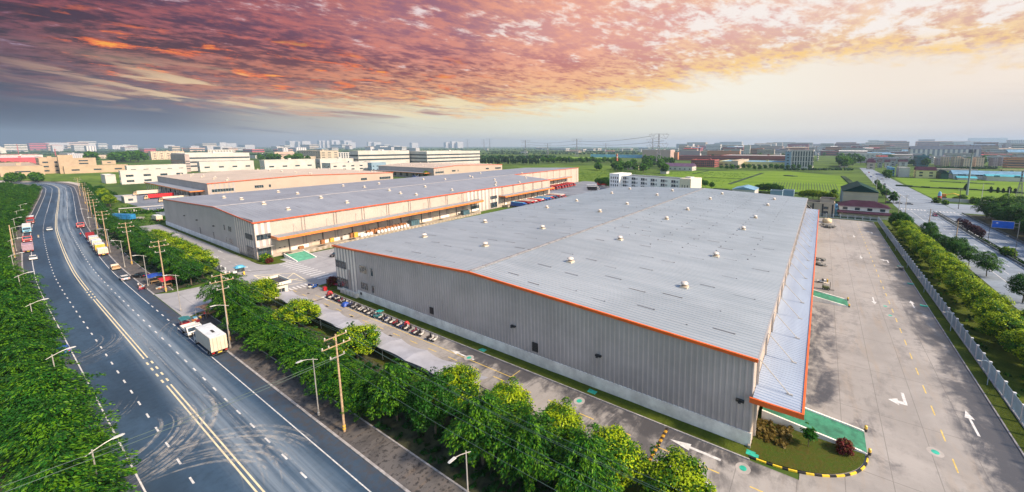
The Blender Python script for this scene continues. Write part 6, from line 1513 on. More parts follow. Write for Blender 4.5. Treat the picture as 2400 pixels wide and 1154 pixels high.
def box_thing(name,label,x0,x1,y0,y1,h,wall,roof='grey',style=None,group=None,cat='building',rk='flat',rh=2.5,faces=None,z0=0.0):
    o=thing(name,label,cat,((x0+x1)/2,(y0+y1)/2,0),0,group)
    W=FAC.get(wall) or BW[wall]
    mb=MB(); mb.box(x0,x1,y0,y1,z0,h); w=mb.build('wall',W,o)
    if rk=='flat':
        mb=MB(); mb.box(x0+.35,x1-.35,y0+.35,y1-.35,h,h+.1); mb.build('roof',RF[roof],o)
        mb=MB()
        for a in ((x0-.1,x1+.1,y0-.1,y0+.35),(x0-.1,x1+.1,y1-.35,y1+.1),(x0-.1,x0+.35,y0+.35,y1-.35),(x1-.35,x1+.1,y0+.35,y1-.35)): mb.box(*a,h,h+.8)
        mb.build('parapet',W if wall in BW else BW['palegrey'],o)
        if (x1-x0)>14 and (y1-y0)>8 and h>7:
            mb=MB(); cx,cy=x0+(x1-x0)*.7,y0+(y1-y0)*.5; mb.box(cx-2.5,cx+2.5,cy-2,cy+2,h+.1,h+3); mb.build('stair_head',W if wall in BW else BW['palegrey'],o)
    elif rk=='gx':   # gable, ridge along x
        mb=MB(); e=.6; m=(y0+y1)/2; mb.profile([(y0-e,h-.1),(m,h+rh),(y1+e,h-.1)],'x',x0-e,x1+e); mb.build('roof',RF[roof],o)
    elif rk=='gy':
        mb=MB(); e=.6; m=(x0+x1)/2; mb.profile([(x0-e,h-.1),(m,h+rh),(x1+e,h-.1)],'y',y0-e,y1+e); mb.build('roof',RF[roof],o)
    elif rk=='hip':
        e=.9; d=min(x1-x0,y1-y0)/2; mb=MB()
        if x1-x0>=y1-y0: a,b=(x0+d,(y0+y1)/2),(x1-d,(y0+y1)/2)
        else: a,b=((x0+x1)/2,y0+d),((x0+x1)/2,y1-d)
        vs=[(x0-e,y0-e,h),(x1+e,y0-e,h),(x1+e,y1+e,h),(x0-e,y1+e,h),(*a,h+rh),(*b,h+rh)]
        if x1-x0>=y1-y0: fs=[(0,1,5,4),(1,2,5),(2,3,4,5),(3,0,4),(0,3,2,1)]
        else: fs=[(0,1,4),(1,2,5,4),(2,3,5),(3,0,4,5),(0,3,2,1)]
        mb.add(vs,fs); mb.build('roof',RF[roof],o)
        mb=MB(); mb.box(x0-.75,x1+.75,y0-.75,y1+.75,h-.35,h-.02); mb.build('eaves',BW['palegrey'],o)
    sx=-1 if x0>0 else 1
    xf=x0 if x0>0 else x1
    if style: 
        kind=style[0]
        def face_list():
            return [('y',y0,x0,x1),('X' if x0>0 else 'x',xf,y0,y1)]
        tot=0
        for pl,pos,a,b in face_list():
            L=b-a
            if faces and pl not in faces: continue
            if kind=='grid':
                _,rows,sp_,_w,_h,zb=style[:6]; n=max(1,int((L-1.5)/sp_)); fh=(h-zb-.8)/rows
                while n*rows+tot>98: n-=1
                if n<1: continue
                wh=max(style[4],.21*fh) if h>9 else style[4]; ww=max(style[3],.36*L/n) if h>9 else style[3]
                for r in range(rows):
                    for k in range(n):
                        u=a+(L)*(k+.5)/n; z=zb+fh*r+.3; d=.06
                        mb=MB()
                        if pl=='y': mb.box(u-ww/2,u+ww/2,pos-d,pos+.02,z,z+wh)
                        elif pl=='x': mb.box(pos-.02,pos+d,u-ww/2,u+ww/2,z,z+wh)
                        else: mb.box(pos-d,pos+.02,u-ww/2,u+ww/2,z,z+wh)
                        mb.build('window',GLASS,o); tot+=1
            elif kind=='band':
                _,zs,bh=style
                for z in zs:
                    mb=MB(); d=.08
                    if pl=='y': mb.box(a+.3,b-.3,pos-d,pos+.02,z,z+bh)
                    elif pl=='x': mb.box(pos-.02,pos+d,a+.3,b-.3,z,z+bh)
                    else: mb.box(pos-d,pos+.02,a+.3,b-.3,z,z+bh)
                    mb.build('window_band',mat('band_glass',(.035,.055,.075),.2),o)
            elif kind=='fband':
                for f0,f1 in style[1]:
                    mb=MB(); d=.1; za,zb_=h*f0,h*f1
                    if pl=='y': mb.box(a+.3,b-.3,pos-d,pos+.02,za,zb_)
                    elif pl=='x': mb.box(pos-.02,pos+d,a+.3,b-.3,za,zb_)
                    else: mb.box(pos-d,pos+.02,a+.3,b-.3,za,zb_)
                    mb.build('window_band',mat('band_glass',(.035,.055,.075),.2),o)
            elif kind=='fins':
                _,n_,zb=style; n=n_ if L>8 else max(2,int(L/3))
                for r in range(3):
                    for k in range(n):
                        u=a+L*(k+.5)/n; fh=(h-zb-1)/3; z=zb+fh*r; mb=MB(); ww=L/n*.5
                        if tot>96: break
                        if pl=='y': mb.box(u-ww/2,u+ww/2,pos-.1,pos+.02,z+.3,z+fh-.7)
                        else: mb.box(min(pos,pos+sx*.1),max(pos,pos+sx*.1),u-ww/2,u+ww/2,z+.3,z+fh-.7)
                        mb.build('window',GLASS,o); tot+=1
    return o
def fb(name,label,corner,left,right,top,wall,roof='grey',style=None,group=None,depth=None,cap=120,**k):
    P=G(*corner)
    if P.x>=0 and right-corner[0]<3 and corner[0]-left>3: corner=(left+.5,corner[1]); P=G(*corner)
    h=hgt(P,top); x,y=P.x,P.y
    if x<0:
        x0=xcol(left,y); x1=x; y0=y; y1=ycol(right,x) if right>corner[0]+.5 else y+(depth or 18)
        if y1<y0+4 or y1>y0+cap*2: y1=y0+(depth or cap)
        if x1-x0<3: x0=x1-(depth or 12)
        x0=max(x0,x1-220)
    else:
        x0=x; x1=xcol(right,y); y0=y; y1=ycol(left,x) if left<corner[0]-.5 else y+(depth or 18)
        if y1<y0+4 or y1>y0+cap*2: y1=y0+(depth or cap)
        if x1-x0<3: x1=x0+(depth or 12)
    if depth: y1=min(y1,y0+depth) if (x>=0 or right<=corner[0]+.5) else y1
    return box_thing(name,label,x0,x1,y0,y1,h,wall,roof,style,group,**k)
# ---- third and fourth warehouse (tan roofs)
def side_shed(label,x0,x1,y0,y1,yr,ze,zr,canopy):
    o=thing('warehouse',label,'warehouse',((x0+x1)/2,y0,0),0,'warehouses of the depot')
    mb=MB(); mb.box(x0,x1,y0,y1,0,ze-.05); mb.add([(x1,y0,ze-.05),(x1,y1,ze-.05),(x1,yr,zr-.1)],[(0,1,2)]); mb.add([(x0,y0,ze-.05),(x0,y1,ze-.05),(x0,yr,zr-.1)],[(2,1,0)]); mb.build('wall',mat('wall_rose_beige',(.42,.34,.29),.6,var=.05,scale=.05),o)
    mb=MB(); mb.quad((x0,y0-.05,canopy),(x1,y0-.05,canopy),(x1,y0-.05,ze-.1),(x0,y0-.05,ze-.1)); mb.build('front_cladding',TAUPE,o)
    mb=MB(); roof_slab(mb,'y',y0-.3,yr,ze,zr,x0-.3,x1+.3,2.2,.07); mb.build('roof_slope',ROOF_T,o)
    mb=MB(); roof_slab(mb,'y',yr,y1+.3,zr,ze,x0-.3,x1+.3,2.2,.07); mb.build('roof_slope',ROOF_T,o)
    mb=MB(); mb.profile([(y0-.3,ze-.4),(yr,zr-.4),(yr,zr+.15),(y0-.3,ze+.15)],'x',x1+.3,x1+.55); mb.profile([(yr,zr-.4),(y1+.3,ze-.4),(y1+.3,ze+.15),(yr,zr+.15)],'x',x1+.3,x1+.55); mb.build('verge_trim',mat('red_orange_trim',(.6,.1,.03)),o)
    mb=MB(); mb.box(x0-4,x1-8,y0-8,y0-.05,canopy-.3,canopy); c=mb.build('canopy',ROOF_B,o)
    mb=MB(); mb.box(x0-4,x1-8,y0-8.3,y0-8,canopy-.75,canopy+.05); mb.box(x1-8,x1-7.7,y0-8.3,y0,canopy-.75,canopy+.05); mb.build('fascia',ORANGE2,c)
    mb=MB(); mb.box(x0,x1-8,y0-5.5,y0-.05,0,1.25); mb.build('dock',CONCR,o)
    n=int((x1-x0-12)/7)
    for k in range(n):
        mb=MB(); mb.box(x0+4+k*7,x0+8+k*7,y0-.2,y0-.05,1.25,5.4); mb.build('dock_door',BRICKC if k%2 else DOORM,o)
        mb=MB(); mb.box(x0+2+k*7,x0+2.3+k*7,y0-7.9,y0-7.6,0,canopy-.3); mb.build('canopy_post',FRAME,o)
    mb=MB()
    for k in range(6): mb.box(x1,x1+.1,y0+1+k*2.7,y0+2.3+k*2.7,.8,ze-.3)
    mb.build('cladding_stripes',TAUPE,o)
    window_on(o,'x',x1+.1,y0+2,y0+15,6.6,9.0,8,1,frame=FRAME,out=.1); window_on(o,'x',x1+.1,y0+28,y0+34,7.4,9.8,4,1,frame=FRAME,out=.1); window_on(o,'x',x1+.1,y0+37.5,y0+39,7.4,9.8,1,1,frame=FRAME,out=.1)
    window_on(o,'x',x1+.1,y1-15,y1-3,7.0,9.6,6,1,frame=FRAME,out=.1); window_on(o,'x',x1+.1,y1-34,y1-28,7.4,9.8,3,1,frame=FRAME,out=.1)
    rr=random.Random(int(-x0))
    for i in range(9):
        for j in range(3):
            x=x0+10+i*(x1-x0-20)/8; y=y0+14+j*(y1-y0-28)/2+ (5 if i%2 else 0); z=ze+(zr-ze)*((y-y0)/(yr-y0) if y<yr else (y1-y)/(y1-yr)); vent(o,x,y,z,.8)
    return o
side_shed('tan-roofed warehouse with red-edged gable behind the long blue-grey one',-548,-402,93,240,156,13.6,16.0,8.0)
side_shed('farther tan-roofed warehouse at the foot of the striped office blocks',-560,-432,313,436,352,13.6,16.0,7.4)
# ---- white factory, striped offices
GW=('grid',2,12,5.2,2.0,2.2)
fb('factory','white factory with two rows of windows beside the tan-roofed warehouse',(286,433),268,430,402,'white','grey',('grid',2,11.5,5.5,2.2,2.0),cap=140)
fb('factory','white upper factory hall with one row of windows behind the lower white front',(300,412),288,430,390,'white','grey',('grid',1,11,5,2.0,6.5),cap=160)
fb('shed','small white shed with blue-grey end near the street bend',(249,431),224,259,412,'white','white',None)
fb('factory','long white factory hall with square windows in front of the striped office',(470,404),464,590,381,'white','grey',('grid',1,15,5.5,2.4,6),cap=210)
fb('factory','white factory hall with one window row in the middle distance',(622,402),604,735,377,'white','grey',('grid',1,15,5.5,2.4,6),cap=210)
fb('factory','white two-storey factory wing with small grey windows at the tan roof corner',(776,405),750,871,384,'white','grey',('grid',2,12,4,2.0,3),cap=160)
fb('factory','white upper factory storey behind the two-storey wing',(752,396),736,840,374,'white','grey',('grid',1,14,5,2.2,8),cap=180)
fb('factory','white low factory end with many small windows beside the farther tan roof',(872,402),868,902,383,'bluegrey','white',('grid',2,5,2,1.6,2))
fb('office_block','white office block with dark window bands and pillared roof pavilion',(439,402),398,582,361,'white','white',('fband',((.70,.79),(.47,.56),(.24,.33))),cap=230)
fb('pavilion','white roof pavilion with tall dark openings above the banded office',(490,376),486,548,352,'white','white',('fins',9,24),cap=130)
fb('office_block','beige tower wing of the banded office with brown bands',(438,404),396,440,364,'stone','tan',('band',(5,9,13,17),1.4),depth=20)
fb('office_block','white banded office block in the middle of the skyline',(842,393),818,958,355,'white','white',('fband',((.68,.78),(.42,.52))),cap=260)
fb('office_block','white three-banded office block at the right of the group',(1002,389),955,1124,356,'white','white',('fband',((.72,.82),(.47,.57),(.22,.32))),cap=330)
# ---- left middle distance
fb('plant_hall','long plant hall with white roof band and dark red lower wall at the left edge',(2,387),0,95,371,'redp','white',None,depth=60,cap=200)
fb('plant_hall','white upper band of the red plant hall at the left edge',(2,372.5),0,96,364.5,'white','red',None,depth=60,cap=300)
fb('silo','white domed silo block standing above the red plant',(2,362),0,12,347,'white','tan',None)
fb('factory','low tan factory with four long windows in front of the red plant',(2,415),0,93,392,'tan','tan',('grid',1,22,11,1.8,5),cap=160)
fb('factory','tan factory wing with three rows of arched windows',(97,408),77,140,372,'tan','tan',('grid',3,9,5,2.2,3))
fb('factory','blank tan stair tower joining the tan factory wings',(142,408),140,166,365,'tan','tan',None)
fb('factory','tan factory block with long dark windows right of the stair tower',(168,396),166,219,372,'tan','tan',('grid',2,16,10,2.4,8))
fb('factory','long low tan workshop behind the grass bank',(152,408),150,292,391,'tan','purple',('grid',1,16,6,2.2,4),cap=200)
fb('shed','low white shed along the foot of the tan workshop',(178,407),176,242,401,'white','white',('grid',1,14,4,2,1),depth=14)
fb('workshop','small tan workshop with one dark window beyond the tan complex',(240,386),237,265,378,'tan','tan',('grid',1,20,5,2,3))
fb('apartment_block','blue-grey apartment row behind the tan complex',(160,374),122,196,361,'apt2','slate',None,depth=30)
fb('apartment_block','beige flat block far behind the left tree belt',(356,375),345,430,356,'beige','tan',('grid',3,12,5,2,3),cap=260)
fb('house_row','pale low house row far left of the beige flat block',(232,372),215,300,365,'cream','tan',('grid',1,14,5,2,3),cap=200)
fb('workshop','reddish brown workshop in the centre distance',(645,371),640,688,357,'pinktan','tan',('band',(6,12),2),cap=160)
fb('office_block','beige stepped office block in the centre distance',(752,378),700,792,354,'cream','tan',('grid',4,14,8,2,3),cap=190)
fb('workshop','low beige hall in front of the stepped office block',(660,380),655,750,369,'cream','tan',('grid',1,15,6,2,4),cap=200)
fb('workshop','grey windowed hall right of the stepped office block',(794,375),790,820,358,'palegrey','slate',('fins',5,3))
# ---- dormitory (turned to the grid)
def dormitory():
    o=thing('dormitory','white three-storey dormitory with balconies behind the main warehouse roof','building',(-130,284,0),0,None)
    th=rad(-12); A=Vector((xcol(1434,316),316,0)); o.location=A; o.rotation_euler=(0,0,th); L=40
    while PX((A.x+L*math.cos(th)+3*math.sin(th),A.y+L*math.sin(th)-3*math.cos(th),12))[0]<1619: L+=.5
    WHT=mat('dorm_white',(.86,.85,.83),.7,var=.05); CR=mat('dorm_cream',(.70,.63,.52),.7,var=.05)
    mb=MB(); mb.box(12,L-10,0,14,0,14.4); mb.build('wall',WHT,o,local=True)
    mb=MB(); mb.box(0,12,-3,15,0,16.6); mb.build('stair_block',WHT,o,local=True)
    mb=MB(); mb.box(L-10,L,-3,15,0,16.2); mb.build('stair_block',CR,o,local=True)
    mb=MB(); mb.box(12,L-10,.4,13.6,14.4,14.55); mb.build('roof',RF['dark'],o,local=True)
    mb=MB(); mb.box(12,L-10,-.1,.4,14.4,15.3); mb.box(12,L-10,13.6,14,14.4,15.3); mb.build('parapet',WHT,o,local=True)
    for r in range(4):
        z=.9+r*3.5
        for k in range(6):
            u=15.5+k*(L-27)/5.6
            f=MB(); f.box(u-1.9,u+1.9,-.06,.02,z+.3,z+2.5); w=f.build('window',GLASS,o,local=True)
            f=MB(); f.box(u-.12,u+.12,-.12,-.06,z+.3,z+2.5); f.build('frame',WHT,w,local=True)
            f=MB(); f.box(u-2.1,u+2.1,-.4,-.06,z-.1,z+.55); f.build('balcony',BW['palegrey'],o,local=True)
            for e in (2.7,4.1):
                f=MB(); f.box(u+e-.3,u+e+.3,-.06,.02,z+.5,z+2.2); f.build('window',GLASS,o,local=True)
        for u in (2,4.6,7.2,9.8):
            f=MB(); f.box(u-.55,u+.55,-3.06,-2.98,z+.3,z+2.3); f.build('window',GLASS,o,local=True)
    for k in range(3):
        f=MB(); f.box(L-8+k*2.4,L-7.3+k*2.4,-3.07,-2.98,3,11); f.build('slot_window',GLASS,o,local=True)
    mb=MB(); mb.box(L-8,L-3,2,8,16.2,17.2); mb.build('roof_unit',BW['palegrey'],o,local=True)
    return o
dormitory()
# ---- houses at the far end of the yard
BW['lime']=mat('wall_limewash',(.80,.78,.74),.7,var=.06)
hm=box_thing('house','white house with maroon hipped roof behind the far yard fence',10.5,34.5,270,283,6.6,'lime','maroon',('grid',1,4.6,2.4,1.5,4.1),None,'house','hip',3.0,faces='y')
mb=MB(); mb.box(9.5,35.5,264.5,269.7,3.0,3.3); mb.build('veranda_roof',RF['maroon'],hm); mb=MB(); mb.quad((9.5,264.5,3.3),(35.5,264.5,3.3),(35.5,269.9,4.0),(9.5,269.9,4.0)); mb.build('veranda_tiles',RF['maroon'],hm)
hg=box_thing('hall','cream hall with dark green gable roof behind the maroon-roofed house',13.5,33,309,345,11.5,'cream','green',None,None,'building','gy',4.6)
mb=MB(); mb.box(13.3,13.5,309,345,0,11.4); mb.build('side_wall',BW['bluegrey'],hg); mb=MB(); mb.box(13.5,33,308.9,309,5,5.25); mb.box(13.5,33,308.9,309,8.4,8.6); mb.build('string_course',TAUPE,hg)
hb=box_thing('house','cream two-storey house with black roof terrace left of the maroon-roofed house',-9.5,8,262.5,272,7.8,'cream','dark',('grid',2,5.4,2.4,1.6,1.6),None,'house',faces='y')
mb=MB()
for x in (-8,-3.5,1.5,6.5): mb.box(x,x+.8,262.4,262.5,0,7.7)
mb.build('black_pilasters',BW['black'],hb)
mb=MB(); mb.box(1.5,7.5,266,271.5,7.9,10.6); mb.build('roof_room',BW['cream'],hb); mb=MB(); mb.box(.8,8.2,265.3,272,10.6,11.0); mb.build('roof_room_cap',BW['black'],hb)
box_thing('shed','blue sheet lean-to between the two houses at the yard end',8.4,10.0,270.4,290,4.0,'skyblue','blue',None,None,'shed')
# sheds and bushes behind the main roof
fb('shed','pale blue gabled shed right behind the main warehouse',(1768,462),1722,1776,446,'palegrey','blue',None,depth=22,rk='gy',rh=2.2)
fb('shed','low grey-blue cabin behind the roof corner of the main warehouse',(1833,462),1812,1836,450,'bluegrey','grey',None,depth=8)
fb('shed','second low cabin beside the grey-blue one behind the roof',(1860,461),1842,1862,449,'bluegrey','grey',None,depth=8)
fb('farmhouse','white farmhouse with maroon gabled roof beyond the dormitory',(1622,401),1556,1624,391,'white','purple',('grid',1,8,2.6,2,1.5),depth=24,rk='gx',rh=5,cat='house')
fb('cottage','small cottage with dark roof left of the farmhouse',(1489,398),1470,1492,390,'cream','dark',None,depth=18,rk='gx',rh=4.5,cat='house')
fb('cottage','white cottage at the near edge of the farm',(1562,408),1549,1564,402,'white','slate',None,depth=12,rk='gx',rh=3,cat='house')
# ---- centre right: brick and tan works
fb('factory','big pinkish factory block under the tall pylon',(1571,373),1506,1582,352,'pink','tan',None,cap=140)
fb('factory','narrow orange end tower right of the pinkish factory block',(1588,375),1580,1592,358,'orange','brick' if False else 'tan',None)
fb('factory','white and grey flats between the pinkish block and the brick rows',(1640,374),1592,1642,354,'mauve','tan',None,cap=100)
fb('factory','brick red terrace row left of the pilastered brick hall',(1690,378),1592,1692,367,'brick','red',('band',(6,12),1.5),depth=40)
fb('hall','brick hall with white pilasters in front of the brick terrace',(1674,393),1621,1676,376,'brick','red',('fins',12,2),depth=40)
fb('factory','long orange-beige factory with white roof huts',(1733,372),1658,1736,355,'orange','white',('band',(4,10),2),cap=160)
fb('warehouse','dark slate hall on the skyline behind the orange-beige factory',(1745,362),1690,1747,348,'teal','slate',None,cap=200)
fb('tower','white tower with dark lantern on the skyline',(1757,366),1744,1759,341,'white','slate',('grid',3,7,2,2,8))
fb('factory','long red factory row with white bands beyond the field',(1840,384),1688,1843,367,'brick','grey',('band',(4,9.5),1.6),cap=150)
fb('factory','yellow-based shop row in front of the red factory row',(1840,395),1686,1842,382,'yellow','blue',('grid',1,10,6,2.4,3.5),cap=100)
fb('hall','pale portal hall in the middle of the yellow-based shop row',(1729,396),1716,1730,378,'cream','tan',('grid',1,6,4,6,1))
fb('office_block','white office block with tall vertical windows at the field edge',(1904,397),1846,1907,353,'white','red',('fins',10,4),cap=60)
fb('office_block','blue-grey side wing of the white office block',(1852,396),1842,1853,357,'bluegrey','grey',('grid',5,6,2,2,3))
fb('flats','white flats with red mansard roof right of the tall office block',(1958,377),1917,1960,361,'white','red',('grid',3,9,3.4,2,2),cap=80)
fb('restaurant','low white banded building before the flats with the red roof',(1970,393),1910,1973,377,'white','white',('band',(3,8.5),2),cap=80)
fb('school','long white building with dark windows beyond the street trees',(2085,371),1995,2087,360,'white','white',('grid',2,12,6,2.4,3),depth=40)
for k,(l,r,b,t,c) in enumerate(((2031,2056,397,381,'cream'),(2056,2072,393,379,'white'),(2073,2090,394,380,'white'),(2084,2104,389,377,'white'),(2105,2132,390,379,'white'),(2034,2052,387,376,'cream'))):
    fb('house',['cream house with purple-brown roof at the road end','white house right behind the cream house at the road end','small white house third from the left in the village','white house with dark gable at the back of the village','white house with broad dark roof right of the village','cream house behind the front one at the road end'][k],(l+1,b),l,r,t,c,['maroon','dark','maroon','dark','maroon','maroon'][k],('grid',2,7,3,2,1.5),depth=14,rk='gx',rh=4,cat='house',group='village houses at the road end')
# ---- far right
fb('apartment_slab','long grey-white apartment slab with blue roof huts on the right skyline',(2132,371),2128,2302,350,'slab','slate',None,depth=40,rk='gx',rh=11)
for k in range(9):
    fb('roof_hut',f"{ordn(k)} blue roof hut from the left on the long apartment slab",(2138+k*18,350),2137+k*18,2147+k*18,344.5,'bluegrey','slate',None,depth=20,group='roof huts of the long slab') if False else None
fb('office_block','dark teal office block with vertical fins',(2147,390),2144,2181,366,'teal','grey',('fins',9,3),depth=40)
fb('flats','white narrow flats beside the dark teal office block',(2182,384),2181,2192,366,'white','white',('grid',3,6,2.6,2,3),depth=30)
for k,(l,r,b,t,c) in enumerate(((2194,2212,388,371,'mauve'),(2208,2230,390,369,'beige'),(2232,2262,392,370,'beige'),(2256,2284,393,373,'beige'),(2284,2312,393,370,'beige'))):
    fb('flats',['mauve flats at the left end of the beige cluster','beige flats second in the cluster behind the mast','beige flats directly behind the mast','beige flats just right of the mast','beige flats at the right end of the cluster behind the mast'][k],(l+1,b),l,r,t,c,'tan',None,depth=26,group='beige flats behind the mast')
fb('flats','grey-brown flats between the beige cluster and the orange block',(2326,391),2322,2345,371,'mauve','slate',None,depth=30)
fb('flats','purplish flats left of the orange block',(2344,390),2342,2360,369,'mauve','red',None,depth=30)
fb('office_block','orange banded block at the right frame edge',(2360,394),2356,2440,371,'orange','maroon',('band',(4,8.5,13),1.8),depth=40)
fb('shed','yellow low shed before the orange banded block',(2352,404),2350,2440,399,'yellow','tan',('grid',1,12,4,1.6,1),depth=20)
fb('block','white windowless block at the left end of the right field',(2105,415),2102,2139,394,'white','white',None,depth=22)
fb('block','blue glazed flank building left of the white windowless block',(2087,412),2083,2103,395,'skyblue','blue',('grid',2,7,3,2,2),depth=60)
fb('flats','yellow two-storey building with maroon roof at the right field',(2146,417),2144,2202,399,'yellow','maroon',('grid',2,7,3,2.0,2),depth=16,rk='gx',rh=4.5)
fb('barn','dark green barn end with low gable beside the yellow building',(2204,420),2202,2232,407,'dkgreen','green',None,depth=60,rk='gy',rh=4)
fb('shed','long blue-grey roofed works shed right of the dark green barn',(2233,419),2231,2420,408,'palegrey','blue',('grid',1,16,8,2,4),depth=50,rk='gx',rh=4.5)
fb('shed','front works shed with white wall and cyan roof strip',(2312,424),2310,2420,413,'white','cyan',('grid',1,14,5,2,4.5),depth=14,rk='gx',rh=2)
fb('shed','low cyan-roofed lean-to behind the mast',(2244,422),2242,2300,417,'white','cyan',None,depth=12,rk='gx',rh=2)
fb('shed','long pale roofed sheds behind the works on the right',(2164,400),2160,2300,396,'cream','white',None,depth=20)
fb('stadium','pale arched hall on the far right skyline',(2362,368),2355,2440,357,'palegrey','blue',None,depth=60,rk='gx',rh=10)
fb('warehouse','blue arched roof hall left of the long apartment slab',(2114,362),2112,2130,354,'bluegrey','blue',None,depth=40,rk='gx',rh=6)
# ---- skyline apartment towers (tiny): walls only
tw=[(1832,1838,343),(1840,1846,343),(1857,1863,344),(1865,1870,344),(1872,1879,343),(1881,1887,343),(1897,1904,344),(1907,1912,344),(1915,1920,344),(1923,1928,344),(1960,1966,344),(1968,1974,344),(1977,1983,344),(1986,1993,344),(2003,2009,344),(2012,2020,344),(2030,2037,345),(2040,2047,345),(2050,2056,345),(2058,2064,345),(2076,2083,345),(2087,2093,345)]
for k,(l,r,t) in enumerate(tw):
    fb('apartment_tower',f"{ordn(k)} slim tower from the left among the skyline flats right of centre",((l+1) if l>1931 else r-1,357),l,r,t,'apt2','slate',None,'skyline towers right of centre',depth=30)
tw2=[(669,681,332),(693,700,333),(703,710,332),(744,750,331),(754,758,332),(764,768,331),(773,779,330),(784,789,333),(797,808,331),(812,817,335),(66,70,345),(77,82,344),(86,92,345),(112,119,345),(215,222,345),(382,386,341),(511,520,337),(526,533,337),(860,864,334),(872,878,335),(960,966,336),(1040,1046,335),(1055,1060,333),(1068,1073,334)]
for k,(l,r,t) in enumerate(tw2):
    fb('apartment_tower',f"{ordn(k)} hazy tower block in the list of faint ones on the left and middle skyline",(r-.5,347.5),l,r,t-1,'apt2','slate',None,'hazy towers on the left and middle skyline',depth=160)
# scattered low far buildings
sc_=[(1270,1284,352,347,'white'),(1362,1372,352,348,'white'),(1410,1420,354,349,'white'),(1452,1460,357,350,'white'),(1495,1504,357,350,'white'),(1610,1616,352,347,'white'),(1642,1676,350,344,'white'),(1692,1700,349,345,'white'),(1780,1830,366,361,'white'),(1786,1828,358,354,'white'),(300,330,357,353,'white'),(452,470,352,348,'white'),(600,614,366,360,'white'),(548,600,372,365,'white'),(265,290,364,357,'cream'),(1650,1690,362,355,'cream'),(1600,1640,366,361,'palegrey'),(2090,2130,378,372,'palegrey'),(2095,2140,384,378,'bluegrey'),(2302,2330,374,369,'mauve'),(1220,1236,360,356,'white'),(920,934,350,346,'white'),(1136,1144,353,348,'white')]
for k,(l,r,b,t,c) in enumerate(sc_):
    fb('low_building',f"{ordn(k)} small far low building, pale against the woods, in the outlying scatter",(r-1,b),l,r,t,c,'grey',None,'outlying low buildings',depth=30)
# low town blocks fading towards the horizon
tn=random.Random(17)
def town(n,x0,x1,y0,y1,cols,hh,where,grp):
    for k in range(n):
        px=tn.uniform(x0,x1); py=tn.uniform(y0,y1); P=G(px,py); D=math.hypot(P.x,P.y); w=tn.uniform(16,46)*D/885; dp=w*.4; h=tn.uniform(*hh)*(.72 if px>1500 else .55)*D/885; c=tn.choice(cols)
        nb=max(1,min(5,int(h*885/D/2.6))); st=('fband',tuple(((q+.35)/nb,(q+.72)/nb) for q in range(nb))) if BW.get(c) else None
        box_thing('town_block',f"{ordn(k)} {({'apt':'grey windowed','apt2':'blue-grey windowed','slab':'pale windowed','pinktan':'pinkish','palegrey':'pale grey','redp':'dull red','beige':'beige','mauve':'mauve windowed'}).get(c,c)} town block {where}",P.x-w/2,P.x+w/2,P.y-dp/2,P.y+dp/2,h,c,tn.choice(['grey','tan','slate','white','blue','red']),st,grp,rk='flat' if tn.random()<.7 else 'gx',rh=2.5)
TC=['white','cream','beige','brick','pinktan','brick','slab','palegrey','white','redp','orange','mauve','white','tan']
town(74,1585,2000,347,366,TC,(9,21),'in the hazy town right of the pylon','town blocks right of the pylon')
town(78,1935,2420,347,366,TC,(9,22),'in the hazy town around the far road','town blocks around the far road')
town(34,1985,2420,366,386,['white','cream','beige','palegrey','mauve','brick','white'],(8,15),'in the low quarter behind the right field','town blocks behind the right field')
town(34,-20,620,347,358,['white','cream','palegrey','apt2','pinktan','redp','slab'],(7,18),'in the faint left suburb','town blocks in the left suburb')
town(20,600,1000,348,358,['white','cream','palegrey','apt2','pinktan','slab'],(7,16),'in the faint middle suburb','town blocks in the middle suburb')
town(12,1250,1600,349,358,['white','cream','palegrey'],(5,9),'among the woods left of the pylon','town blocks among the woods')
# greenhouse strip, chimney
fb('greenhouse','long low pale-blue greenhouse strip beyond the tree belt',(1508,371),1312,1510,364,'skyblue','white',None,depth=30)
P=G(1446,388); ch=thing('chimney','striped red and white brick chimney beyond the field trees','chimney',P); hh=hgt(P,362)
mb=MB(); mb.tube((0,0,0),(0,0,hh),2.6,1.9,12); mb.build('shaft',BW['brick'],ch,local=True); mb=MB(); mb.lathe((0,0,hh*.68),[(2.2,0),(2.1,hh*.14)],12); mb.lathe((0,0,hh),[(2.3,0),(2.3,1.5)],12); mb.build('pale_bands',BW['cream'],ch,local=True)
